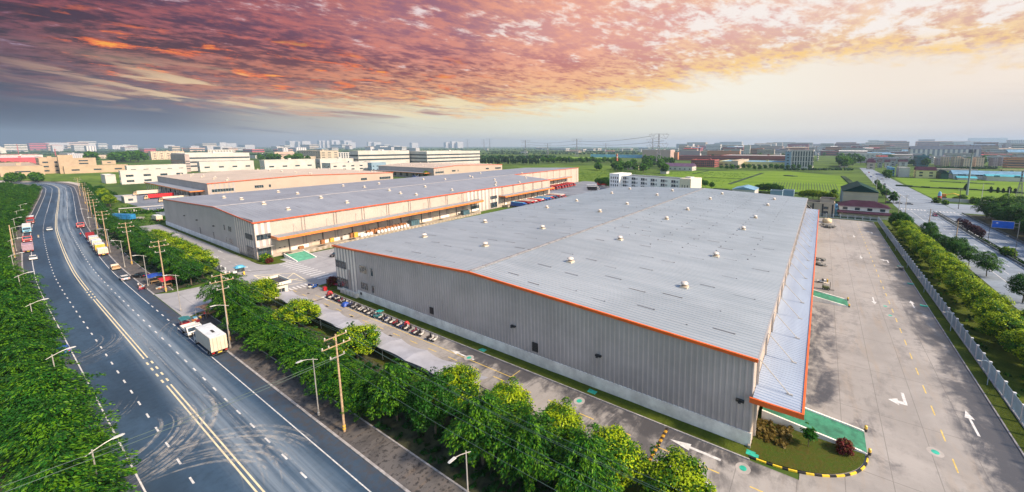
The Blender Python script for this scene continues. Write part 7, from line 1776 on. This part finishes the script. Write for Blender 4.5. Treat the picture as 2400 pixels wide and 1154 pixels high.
# ---- pylons and masts
PY=mat('pylon_steel',(.16,.17,.22),.6)
def pylon(label,px,pyb,pyt,sc=1.0,arms=True,rot=0.0):
    P=G(px,pyb); h=hgt(P,pyt); o=thing('pylon',label,'pylon',P,rot,'lattice pylons')
    w=h*.085; r=max(.12,h*.004); mb=MB()
    lv=[0,.16,.3,.43,.55,.66,.78,.9,1.0]; ww=lambda t:w*(1-.80*min(t/.66,1)) if t<.66 else w*.20
    for a,b in zip(lv,lv[1:]):
        for sx,sy in ((-1,-1),(1,-1),(1,1),(-1,1)):
            mb.tube((sx*ww(a),sy*ww(a),a*h),(sx*ww(b),sy*ww(b),b*h),r,r,4,False)
        for (s0,s1) in (((-1,-1),(1,-1)),((1,-1),(1,1)),((1,1),(-1,1)),((-1,1),(-1,-1))):
            mb.tube((s0[0]*ww(a),s0[1]*ww(a),a*h),(s1[0]*ww(b),s1[1]*ww(b),b*h),r*.7,r*.7,4,False); mb.tube((s1[0]*ww(a),s1[1]*ww(a),a*h),(s0[0]*ww(b),s0[1]*ww(b),b*h),r*.7,r*.7,4,False)
    mb.build('lattice_tower',PY,o,local=True)
    if arms:
        for z,L in ((.93,.36),(.62,.34)):
            mb=MB()
            for s in (-1,1):
                mb.tube((0,0,(z+.07)*h),(s*L*h*.9,0,(z+.05)*h),r,r,4); mb.tube((0,0,(z-.02)*h),(s*L*h*.62,0,(z-.1)*h),r*.8,r*.8,4); mb.tube((s*L*h*.62,0,(z-.1)*h),(s*L*h*.9,0,(z+.05)*h),r*.8,r*.8,4); mb.tube((s*L*h*.33,0,(z+.06)*h),(s*L*h*.62,0,(z-.1)*h),r*.8,r*.8,4); mb.tube((s*L*h*.62,0,(z+.05)*h),(s*L*h*.75,0,(z+.1)*h),r*.8,r*.8,4)
            mb.build('crossarm',PY,o,local=True)
    return o
for k,(px,b,t,lab) in enumerate(((1543,386,314,'tallest lattice pylon above the pinkish factory'),(1529,372,326,'narrower pylon close left of the tallest one'),(1352,368,326,'pylon with two diamond arms left of the dormitory'),(1232,366,329,'pylon above the dense tree belt left of centre'),(1284,366,337,'slim pylon between the two left-centre diamond pylons'),(1420,362,336,'small flat-topped pylon above the greenhouse strip'),(1135,352,327,'faint pylon beyond the right striped office'),(1148,350,325,'fainter pylon just right of the faint one'),(1096,350,327,'faint pylon above the striped office roof'))):
    pylon(lab,px,b,t,rot=PSI*.0+.3)
pylon('broad dark lattice foot of a pylon at the right field edge',2388,462,400,arms=False)
def pw(label,a,b,z,sag,n=14,r=.5): wire(label,[a,b],sag,r,'high voltage wires',PY,n)
tops=[(G(1543,386),hgt(G(1543,386),318)),(G(1352,368),hgt(G(1352,368),330)),(G(1232,366),hgt(G(1232,366),332))]
for k,(i,j) in enumerate(((0,1),(1,2))):
    for q,off in enumerate((-12,12)):
        a,b=tops[i],tops[j]; pw(f"{['upper','lower'][q]} thin wire strung {['from the tallest pylon to the diamond pylon','from the diamond pylon to the left-centre pylon'][k]}",(a[0].x+off,a[0].y,a[1]-q*12),(b[0].x+off,b[0].y,b[1]-q*12),None,8,14,.35)
hi=G(2400,318,60); lo=Vector((20,1500,75))
hw=[Vector((150,150,62)),Vector((-60,900,70))]
for q,dz in enumerate((0,4)):
    A=G(2460,312+q*4,68+0*dz); B=G(1960,345+q*2,44)
    wire(['upper','lower'][q]+' high wire with small balls crossing the right sky',[A,B],1.2,.10,'high wires in the right sky',PY,16)
def mast():
    P=G(2266,458); o=thing('mast','pale blue-grey telecom mast with antenna drum in the right field','mast',P); h=hgt(P,350)
    mb=MB(); mb.tube((0,0,0),(0,0,h),.85,.36,14); mb.build('pole',mat('mast_paint',(.20,.25,.28),.45),o,local=True)
    mb=MB(); mb.tube((0,0,h),(0,0,h+6.5),.10,.05,6); mb.build('lightning_rod',PY,o,local=True)
    mb=MB(); mb.lathe((0,0,h-3.2),[(1.2,0),(2.0,.2),(2.0,.45),(.6,.5)],12); mb.build('platform',PY,o,local=True)
    for k in range(6):
        a=k*1.047; mb=MB(); x,y=1.9*math.cos(a),1.9*math.sin(a); mb.box(x-.3,x+.3,y-.3,y+.3,h-2.8,h-.4); mb.build('antenna_panel',PY if k!=1 else BW['white'],o,local=True)
    return o
mast()
# cranes on the left skyline
for px,b,t,lab in ((44,362,338,'red and white tower crane above the red plant'),(131,366,349,'dark red short crane above the tan complex'),(430,368,346,'pale slim crane mast above the beige office wing')):
    P=G(px,b); h=hgt(P,t); o=thing('crane',lab,'crane',P,.4); mb=MB(); mb.tube((0,0,0),(0,0,h),1.6,1.2,4); mb.build('tower',BW['redp'] if px<200 else BW['cream'],o,local=True); mb=MB(); mb.box(-h*.12,h*.3,-.8,.8,h*.86,h*.9); mb.build('jib',BW['cream'] if px==44 else BW['redp'],o,local=True)
# ---- highway and its junction
def sheet(name,pts,z,m,kind='structure',parent=None):
    mb=MB(); mb.flat(pts,z); o=mb.build(name,m); 
    if parent: o.parent=parent
    return tag(o,kind=kind)
hwy=sheet('highway',[(46,20),(77,20),(77,340),(79,900),(62,900),(46,340)],0,ASPH_R)
sheet('side_road',[(77,322),(420,330),(420,352),(78,372)],.0,ASPH_R)
mark('edge_lines',WHITE,dashes((51.6,20),(51.6,318),.2,400,1)+dashes((62,20),(62,318),.2,400,1)+dashes((65.2,20),(65.2,318),.2,400,1)+dashes((74.6,20),(74.6,318),.2,400,1),hwy)
mark('lane_dashes',WHITE,dashes((55.2,20),(55.2,318),.18,4,7)+dashes((58.6,20),(58.6,318),.18,4,7)+dashes((68.4,20),(68.4,318),.18,4,7)+dashes((71.4,20),(71.4,318),.18,4,7)+dashes((54,385),(57,800),.2,5,8)+dashes((66,385),(70,800),.2,5,8)+dashes((60,380),(64,800),.3,600,1),hwy)
zz=[]
for k in range(8): zz+=dashes((48+k*1.7,322),(48+k*1.7,326),.7,9,1)
for k in range(6): zz+=dashes((65.5+k*1.7,320),(65.5+k*1.7,324),.7,9,1)
mark('zebra_crossing',WHITE,zz,hwy); mark('direction_arrows',WHITE,[bent((70,196),(0,1),1),bent((73,262),(0,1),1)]+dashes((66.5,245),(72,255),.3,30,1)+dashes((66.5,255),(70,249),.3,30,1),hwy)
BARR=mat('barrier_dark',(.06,.09,.11),.6); 
def rail(label,x,y0,y1,h=.9,m=BARR):
    o=thing('guard_rail',label,'barrier',(x,y0,0)); mb=MB(); mb.box(-.12,.12,0,y1-y0,.45,h); mb.build('beam',m,o,local=True)
    n=min(90,int((y1-y0)/4)); mb=MB(); mb.box(-.06,.06,-.06,.06,0,h-.02); p=mb.build('post',m,o,local=True)
    for k in range(1,n): c=p.copy(); col.objects.link(c); c.parent=o; c.location=(0,k*(y1-y0)/n,0)
rail('dark guard rail on the near side of the highway median',62.6,60,316); rail('dark guard rail on the far side of the highway median',64.7,60,316); rail('dark guard rail along the far edge of the highway',76.6,60,318,1.1)
strip('median_soil',62.9,64.5,60,316,SOIL,h=.1)
mb=MB(); 
for k in range(520):
    y=rt.uniform(62,236) ; s=rt.uniform(.35,.6); x=63.7+rt.uniform(-.4,.4)
    for q in range(5):
        a=rt.uniform(0,3.1); dx,dy=math.cos(a)*s*.5,math.sin(a)*s*.5; z=rt.uniform(.2,.8); mb.add([(x-dx,y-dy,z),(x+dx,y+dy,z+.1),(x+dx*.4-dy,y+dy*.4+dx,z+.4),(x-dx-dy,y-dy+dx,z+.35)],[(0,1,2,3)])
tag(mb.build('hedge',L_OLD),'low clipped hedge filling the highway median',kind='stuff')
bs=thing('road_sign','big blank blue direction sign on an arm over the highway edge','sign',(78.0,243,0),0); mb=MB(); mb.tube((0,0,0),(0,0,8.2),.18,.14,8); mb.box(-8.6,0,-.08,.08,7.2,7.4); mb.box(-8.6,0,-.08,.08,5.6,5.75); mb.build('gantry',STEEL,bs,local=True); mb=MB(); mb.box(-9.0,-1.6,-.22,-.08,4.6,8.0); mb.build('panel_border',BW['white'],bs,local=True); mb=MB(); mb.box(-8.85,-1.75,-.26,-.22,4.75,7.85); mb.build('panel',mat('sign_blue',(.01,.12,.62),.4),bs,local=True)
s2=thing('road_sign','tall white sign board with black symbols on the highway edge','sign',(79.4,226,0),-.5); mb=MB(); mb.tube((0,0,0),(0,0,4.6),.1,.1,6); mb.build('post',STEEL,s2,local=True); mb=MB(); mb.box(-.75,.75,-.06,.06,2.2,4.7); mb.build('board',BW['white'],s2,local=True)
mb=MB(); mb.box(-.45,.1,-.08,-.06,3.9,4.4); mb.box(-.3,.4,-.08,-.06,3.2,3.4); mb.box(.0,.2,-.08,-.06,2.5,3.2); mb.build('symbols',BW['black'],s2,local=True)
car('red and black car speeding along the far carriageway at the right edge','darkred',(68.6,193,0),-math.pi/2,cat='car',style='suv'); car('dark red saloon waiting at the highway junction','wine',(60.4,300,0),-math.pi/2,style='suv')
for k,(x,y,c) in enumerate(((44,352,'black'),(50,352,'grey'),(56,351,'grey'))): car(f"{['black','grey','second grey'][k]} car crossing at the highway junction",c,(x,y,0),.05)
for k,(x,y,c) in enumerate(((60,520,'black'),(66,600,'white'),(58,640,'blue'),(70,700,'blue'),(56,690,'white'),(64,740,'red'))): car(f"{['black','white','blue','blue','white','red'][k]} car far up the highway, {ordn(k)} from the junction",c,(x,y,0),math.pi/2)
for k,(x,y,h,lb) in enumerate(((47.8,201.5,12.5,'beside the highway in front of the deep green trees'),(44.8,231,13,'in the tree strip before the junction'),(43,300,12,'left of the junction by the maroon-roofed house'),(46,298,12,'twin right of the one by the maroon-roofed house'),(46,410,13,'at the left kerb beyond the junction'),(41.5,345,12,'tall and dark near the left kerb beyond the junction'),(80.5,343,14,'black and tall at the far right junction corner'),(49,520,11,'small beside the far road'),(47,460,12,'pale beside the far road'))):
    o=thing('utility_pole','concrete pole '+lb,'pole',(x,y,0),0,'poles along the highway'); mb=MB(); mb.tube((0,0,0),(0,0,h),.2,.13,8); mb.build('pole',WOOD if k<2 else (CHAS if 'black' in lb or 'dark' in lb else STEEL),o,local=True); mb=MB(); mb.box(-1.2,1.2,-.06,.06,h-.6,h-.45); mb.box(-1.2,1.2,-.06,.06,h-1.6,h-1.45); mb.build('crossarm',STEEL,o,local=True)
for k,(x,y,r) in enumerate(((62.9,196,2.7),(62.9,168,2.7),(64.4,228,.4))): lamp(f"{['dark curved','nearest dark curved','far-side'][k]} street lamp on the highway median",x,y,8.5,2.2,r,'lamps on the highway median',CHAS)
for k,(x,y) in enumerate(((112,330),(140,318),(124,345))): 
    o=thing('utility_pole',['pale pole right of the telecom mast','pale pole farther right in the field','short pale pole between the two'][k],'pole',(G(2300,470).x+k*11,G(2300,470).y-k*12,0)); mb=MB(); mb.tube((0,0,0),(0,0,13-k*2),.22,.15,7); mb.build('pole',BW['palegrey'],o,local=True)
jw=thing('wall','low white rendered wall along the junction corner','wall',(80,384,0)); mb=MB(); mb.box(0,60,-.15,.15,0,2.4); mb.build('face',BW['white'],jw,local=True); mb=MB(); mb.box(-.1,60.1,-.25,.25,2.4,2.6); mb.build('coping',BW['palegrey'],jw,local=True)
tw_=thing('sculpture','small red, white and blue beacon-shaped structure at the junction corner','sculpture',(79.5,388,0)); mb=MB(); mb.lathe((0,0,0),[(2.2,0),(2.2,1.4),(1.5,1.6)],10); mb.build('base',BW['white'],tw_,local=True); mb=MB(); mb.lathe((0,0,1.6),[(1.4,0),(1.2,2.2)],10); mb.build('red_band',BW['redp'],tw_,local=True); mb=MB(); mb.lathe((0,0,3.8),[(1.2,0),(.9,2.6),(.2,3.6)],10); mb.build('blue_cap',BW['skyblue'],tw_,local=True)
ex=thing('excavator','orange and yellow excavator working in the right field','excavator',(86.5,412,0),0); mb=MB(); mb.box(-2,2,-1.4,1.4,0,1); mb.build('tracks',CHAS,ex,local=True); mb=MB(); mb.box(-1.8,1.6,-1.3,1.3,1.05,3.2); mb.build('body',PC['orange'],ex,local=True); mb=MB(); mb.path([(1.6,0,2.4),(6,0,4.0),(10,0,2.6)],.4,5); mb.box(9.5,13,-.8,.8,1.2,2.8); mb.build('boom',PC['yellow'],ex,local=True)
# ---- fields
def field_mat(name,a,b,rowdir):
    m,ns,ls,p=nt(name); tc=N(ns,'ShaderNodeTexCoord'); v=tc.outputs['Object']
    n1=noise(ns,ls,mapping(ns,ls,v,scale=(.01,.05,1) if rowdir=='x' else (.05,.01,1)),1.0,5,.6); n2=noise(ns,ls,v,.12,5,.7)
    c=mixc(ns,ls,sstep(ns,ls,n1,.35,.65),a,b); c=mixc(ns,ls,sstep(ns,ls,n2,.45,.75,0,.45),c,tuple(q*.6 for q in a)); ls.new(c,p.inputs['Base Color']); p.inputs['Roughness'].default_value=.95; p.inputs['Specular IOR Level'].default_value=.05
    return m
FLD=field_mat('rice_field',(.105,.190,.024),(.150,.245,.032),'x'); FLD2=field_mat('rice_field_far',(.13,.24,.035),(.20,.30,.05),'x'); GRS=field_mat('rough_grass',(.065,.125,.02),(.125,.195,.03),'x')
def pxpoly(pts): return [tuple(G(*p)[:2]) for p in pts]
sheet('field',pxpoly([(1560,404),(1640,401),(1850,402),(1975,413),(2003,432),(2012,455),(1900,452),(1640,442),(1560,430)]),-.03,FLD)
sheet('field',pxpoly([(2095,417),(2250,421),(2470,427),(2500,500),(2330,488),(2190,466),(2150,447)]),-.03,FLD)
sheet('field',pxpoly([(1262,368.5),(1440,368.5),(1450,372),(1262,374)]),-.03,FLD2)
sheet('field',pxpoly([(1215,389),(1440,388),(1440,436),(1360,436),(1215,402)]),-.03,GRS)
sheet('field',pxpoly([(0,412),(60,408),(290,401),(292,432),(180,432),(60,424),(0,424)]),-.03,GRS)
sheet('field',pxpoly([(-20,455),(28,455),(26,486),(-20,500)]),-.03,FLD)
# ditches between the plots: dark low weeds
DIT=mat('ditch_weeds',(.012,.045,.012),.95,var=.3,scale=.4)
def ditch(pts,w,hh=.6):
    mb=MB(); W=[G(*p) for p in pts]
    for a,b in zip(W,W[1:]):
        d=(b-a).normalized(); n=Vector((-d.y,d.x,0))*w/2; L=(b-a).length; k=max(1,int(L/6))
        for q in range(k):
            p,r=a.lerp(b,q/k),a.lerp(b,(q+1)/k); h=hh*rt.uniform(.5,1.2); mb.prism([tuple((p-n)[:2]),tuple((r-n)[:2]),tuple((r+n)[:2]),tuple((p+n)[:2])],-.03,h)
    return tag(mb.build('weeds',DIT),kind='stuff')
ditch([(1624,408),(1660,401)],3); ditch([(1710,432),(1788,406)],4); ditch([(1650,416),(1740,420)],2,.4); ditch([(2100,436),(2180,441),(2290,446),(2420,455)],4,1.2); ditch([(1640,443),(1760,450),(1900,455)],5,1.2); ditch([(1842,412),(1864,414)],9,1.0); ditch([(1976,414),(2006,440)],5,1.2); ditch([(2180,402+23),(2330,432)],6,.6)
mb=MB()
for k in range(24):
    a=G(1815+k*6.2,426+k*.25); b=G(1806+k*6.9,444+k*.2); d=Vector((.35,0,0)); mb.add([(a.x-.35,a.y,-.02),(b.x-.35,b.y,-.02),(b.x+.35,b.y,-.02),(a.x+.35,a.y,-.02)],[(0,1,2,3)])
o=mb.build('furrows',DIT); tag(o,kind='stuff')
# ---- trees in the distance
def pt(kind,px,py,s,label,grp=None,sz=None,nm=None,z=-.03,cat='tree'):
    P=G(px,py); return tree(kind,P.x,P.y,s,label,grp,cat,nm,z=z,sz=sz)
for k in range(5): pt('conifer',[2322,2338,2351,2365,2379][k],[452,452.5,452.5,453.5,454][k],[1.15,1.05,.8,1.15,.95][k],f"{ordn(k)} dark cypress from the left in the row on the field bank",'dark cypresses on the field bank',nm='cypress')
pt('conifer',2263,447,1.3,'dark slim tree hard left of the telecom mast',nm='cypress')
for k,(px,py,s) in enumerate(((2255,470,1.0),(2285,478,1.1),(2195,476,.9),(2215,480,.8),(2390,470,.8),(2240,470,.7))): pt('bush',px,py,s*1.8,f"low green shrub, {ordn(k)} of those around the mast foot and junction corner",'shrubs at the mast foot',nm='bush',cat='bush')
kk=0
for px,py,s in ((1786,452,1.0),(1800,454,1.2),(1815,455,1.15),(1830,456,.9),(1775,449,.8),(1880,466,.9),(1893,467,1.0),(1905,468,1.05),(1918,469,1.0),(1932,470,.9),(1945,470,.85),(1955,470,.7),(1654,440,.9),(1668,443,.8),(1645,437,.9)):
    pt('round_tree' if px>1870 else 'dark_round_tree',px,py,s,f"{ordn(kk)} bushy tree from the left in the belt just behind the main warehouse",'bushy trees behind the main warehouse',nm='round_tree'); kk+=1
pt('palm_like_tree',1953,466,1.4,'thin bare-stemmed tree in front of the green-roofed hall'); pt('palm_like_tree',2093,477,1.6,'lone feathery tree between the houses and the highway',nm='roadside_tree')
for k,(px,py,s) in enumerate(((1408,437,1.1),(1420,438,1.2),(1400,434,.9),(1428,441,1.0))): pt('dark_round_tree',px,py,s,f"{ordn(k)} dark tree from the left in the clump beside the dormitory",'dark trees beside the dormitory',nm='round_tree')
pt('round_tree',1000,418,1.3,'bright green tree at the corner of the farther tan warehouse'); pt('round_tree',1016,417,1.1,'second bright green tree at the corner of the farther tan warehouse')
rb_=random.Random(9)
def scatter(kind,pts,s0,s1,fmt,grp,nm=None,sz=None):
    for k,(px,py) in enumerate(pts): 
        s=rb_.uniform(s0,s1); pt(kind,px,py,s,fmt(k),grp,sz=(sz*s if sz else None),nm=nm)
scatter('tall_tree',[(1128+k*5.4+rb_.uniform(-1.5,1.5),388-rb_.uniform(0,3)) for k in range(26)],1.0,1.25,lambda k:f"{ordn(k)} tall tree from the left in the dense belt behind the tan warehouse",'tall trees of the dense belt')
scatter('far_tree',[(1272+k*6.4+rb_.uniform(-2,2),383+rb_.uniform(-2,1)) for k in range(29)],1.5,2.0,lambda k:f"{ordn(k)} tree from the left in the lower belt above the car park line",'trees of the lower belt')
scatter('far_tree',[(1395+rb_.uniform(0,95),392+rb_.uniform(-1,12)) for k in range(16)]+[(1500+rb_.uniform(0,60),398+rb_.uniform(-8,10)) for k in range(14)],1.3,2.1,lambda k:f"{ordn(k)} leafy tree of the farm clump behind the dormitory",'leafy trees around the farm')
scatter('far_tree',[(1505+rb_.uniform(0,75),383+rb_.uniform(-3,5)) for k in range(14)],1.8,2.4,lambda k:f"{ordn(k)} leafy tree below the pinkish factory",'leafy trees below the pinkish factory')
scatter('far_tree',[(1590+rb_.uniform(0,400),rb_.uniform(356,374)) for k in range(46)],1.6,2.6,lambda k:f"{ordn(k)} tree scattered among the town blocks right of the pylon",'trees among the town blocks')
scatter('far_tree',[(2010+rb_.uniform(0,390),rb_.uniform(362,392)) for k in range(46)],1.3,2.2,lambda k:f"{ordn(k)} tree scattered among the blocks behind the right field",'trees among the town blocks')
scatter('far_tree',[(1690+k*13,396+rb_.uniform(0,3)) for k in range(17)],.9,1.3,lambda k:f"{ordn(k)} small tree from the left along the far field edge wall",'small trees along the far field edge')
scatter('far_tree',[(1970+rb_.uniform(-6,50),382+rb_.uniform(-12,12)) for k in range(22)],1.8,2.6,lambda k:f"{ordn(k)} green tree of the wood between the white flats and the village",'trees beside the village road')
scatter('far_tree',[(2052+k*3.4,430+k*5.2+rb_.uniform(-2,2)) for k in range(1,8)],.7,1.0,lambda k:f"{ordn(k)} roadside tree from the far end along the left kerb beyond the junction",'trees along the far road')
scatter('far_tree',[(2072+rb_.uniform(-2,12),412+rb_.uniform(0,14)) for k in range(6)],1.0,1.4,lambda k:f"{ordn(k)} tree at the left end of the right field",'trees along the far road')
scatter('far_tree',[(92+rb_.uniform(0,14)-12,426+rb_.uniform(-4,3)) for k in range(9)]+[(20+rb_.uniform(0,40),424+rb_.uniform(-3,8)) for k in range(10)],1.0,1.4,lambda k:f"{ordn(k)} dark tree at the outer side of the street bend",'dark trees at the street bend')
scatter('far_tree',[(218+rb_.uniform(-4,4),382+rb_.uniform(-2,2)) for k in range(5)]+[(300+rb_.uniform(-35,45),380+rb_.uniform(-3,3)) for k in range(16)],2.6,3.6,lambda k:f"{ordn(k)} big tree of the belt behind the tan workshop",'big trees behind the tan workshop')
scatter('far_tree',[(672+rb_.uniform(0,60),380+rb_.uniform(-1,1)) for k in range(9)]+[(605+rb_.uniform(0,50),379+rb_.uniform(-1,1)) for k in range(7)],2.0,2.8,lambda k:f"{ordn(k)} tree among the white factory halls in the centre",'trees among the white factories')
# ---- woods to the horizon: masses nobody could count
def woods(label,rows,seed,hmul=1.0,mats=(L_BLU,L_BLU2)):
    """rows: (px0,px1,py,height m,count)"""
    rs=np.random.RandomState(seed); V=[];I=[]
    for px0,px1,py,hh,n in rows:
        for k in range(n):
            P=G(px0+(px1-px0)*rs.random(),py+rs.uniform(-.35,.5)); D=math.hypot(P.x,P.y); w=hh*rs.uniform(.5,1.1)
            m=14; c=rs.normal(size=(m,3)); c/=np.linalg.norm(c,axis=1)[:,None]; h=hh*rs.uniform(.6,1.1)
            pos=np.array([P.x,P.y,h*.5])+c*np.array([w*.8,w*.8,h*.5])
            nn=c+rs.normal(size=(m,3))*.5; a=np.cross(nn,rs.normal(size=(m,3))); a/=np.linalg.norm(a,axis=1)[:,None]; b=np.cross(nn,a); b/=np.linalg.norm(b,axis=1)[:,None]
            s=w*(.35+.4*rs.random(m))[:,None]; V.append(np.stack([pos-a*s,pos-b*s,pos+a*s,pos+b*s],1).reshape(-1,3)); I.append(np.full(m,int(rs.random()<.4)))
    v=np.concatenate(V); me=crown_mesh('woods',v,np.concatenate(I),mats); o=bpy.data.objects.new('woods',me); col.objects.link(o); return tag(o,label,kind='stuff')
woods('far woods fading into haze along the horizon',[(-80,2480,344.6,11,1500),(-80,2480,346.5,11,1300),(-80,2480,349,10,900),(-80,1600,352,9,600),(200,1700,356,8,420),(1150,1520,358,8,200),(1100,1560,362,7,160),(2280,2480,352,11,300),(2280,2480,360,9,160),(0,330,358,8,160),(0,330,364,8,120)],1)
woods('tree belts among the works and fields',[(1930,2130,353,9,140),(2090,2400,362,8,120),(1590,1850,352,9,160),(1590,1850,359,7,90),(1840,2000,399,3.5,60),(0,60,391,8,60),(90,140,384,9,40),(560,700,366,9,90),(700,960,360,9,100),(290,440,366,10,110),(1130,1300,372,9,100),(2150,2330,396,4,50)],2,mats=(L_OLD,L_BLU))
# undergrowth between the hedge row and the fences
def under(label,x0,x1,y0,y1,n,seed,s=.8,mats=(L_OLD,L_MID)):
    rs=np.random.RandomState(seed); C=np.stack([rs.uniform(x0,x1,n),rs.uniform(y0,y1,n),rs.uniform(.1,.5,n)],1); v,o_,ci,_=leaves(C,10,s,.42,rs)
    me=crown_mesh('undergrowth',v,(rs.random(len(ci))<.35).astype(int),mats); o=bpy.data.objects.new('undergrowth',me); col.objects.link(o); return tag(o,label,kind='stuff')
under('weeds under the hedge row right of the yard fence',29.4,45,60,250,420,3,.5); under('weeds under the near trees beside the lane fence',-132,20,27.5,36.5,700,4,.55,mats=(L_DK,L_OLD)); under('weeds under the trees along the gate road',-310,-160,27.5,39,600,5,.6,mats=(L_DK,L_OLD)); under('weeds in the rough grass behind the second warehouse',-330,-90,395,620,900,6,2.2,(L_OLD,L_MID)); under('weeds around the depot fence',-420,-306,40,58,300,7)
sheet('verge',[(28.9,20),(46,20),(46,262),(28.9,262)],-.02,LAWN); sheet('verge',[(77.2,20),(140,20),(140,318),(77.2,318)],-.02,SOIL)
# bike shelter and gatehouse of the other depot, hedges
bsn=thing('bike_shelter','long low white-roofed bike shelter left of the second warehouse','shelter',(-377,58,0),1.42); mb=MB(); mb.box(-12,12,-1.6,1.6,2.7,2.9); mb.build('roof',BW['white'],bsn,local=True)
for k in range(5): mb=MB(); mb.box(-12+k*6-.2,-11.8+k*6,-.3,.3,0,2.7); mb.build('pier',BW['white'],bsn,local=True)
mb=MB(); mb.box(8.5,11.5,-1.8,-1.4,.4,2.4); mb.build('red_panel',BW['redp'],bsn,local=True)
for k in range(9): motorbike(f"{cname[bc[k+3]]} scooter, {ordn(k)} from the left under the bike shelter",bc[k+3],(-378.2+k*.32,48.5+k*2.2,0),.1,'scooters under the bike shelter')
box_thing('gatehouse','white gatehouse with dark roof at the other depot entrance',-452,-441,57,63,4.2,'white','dark',('grid',1,5,2.4,1.6,1.2),'gatehouses','gatehouse')
box_thing('wall','white boundary wall beside the other depot entrance',-440,-405,50.5,51.0,2.2,'white','white',None,None,'wall') if False else None
pile('rubble heap between the container and the second warehouse',-336,47.5,40,12,L=4); 
def hedge(label,x0,x1,y0,y1,h,seed):
    rs=np.random.RandomState(seed); n=int((x1-x0)*(y1-y0)*1.2)+60; C=np.stack([rs.uniform(x0,x1,n),rs.uniform(y0,y1,n),rs.uniform(.2,h,n)],1); v,o_,ci,_=leaves(C,8,.9,.6,rs); me=crown_mesh('hedge',v,(rs.random(len(ci))<.3).astype(int),(L_OLD,L_MID)); o=bpy.data.objects.new('hedge',me); col.objects.link(o); return tag(o,label,kind='stuff')
hedge('green hedge in front of the bike shelter',-366,-362,46,64,1.4,1); hedge('hedge at the far side of the third dock yard',-545,-420,83,86,1.6,2) if False else hedge('hedge at the far left of the third dock yard',-600,-522,60,64,2.0,2)
# ---- haze
def haze():
    bpy.context.view_layer.update()
    HZ=2+max(max((o.matrix_world@Vector(q)).z for q in o.bound_box) for o in bpy.data.objects if o.type=='MESH'); print('haze top',HZ)
    mb=MB(); mb.box(-9000,7000,-700,14000,-1.2,HZ); m=bpy.data.materials.new('haze'); m.use_nodes=True; ns,ls=m.node_tree.nodes,m.node_tree.links
    ns.remove(ns['Principled BSDF']); v=ns.new('ShaderNodeVolumePrincipled'); v.inputs['Color'].default_value=(.52,.73,1.0,1); v.inputs['Density'].default_value=HAZE_D; v.inputs['Anisotropy'].default_value=.1
    ls.new(v.outputs[0],ns['Material Output'].inputs['Volume']); m.volume_intersection_method='FAST' if False else m.volume_intersection_method
    tag(mb.build('haze',m),kind='stuff')
HAZE_D=.000085
haze()

under('dry brown bush patch between the warehouse corner and the ramp',-5.6,-1.2,54.5,58.8,90,11,.35,(L_BRN,L_BRN))
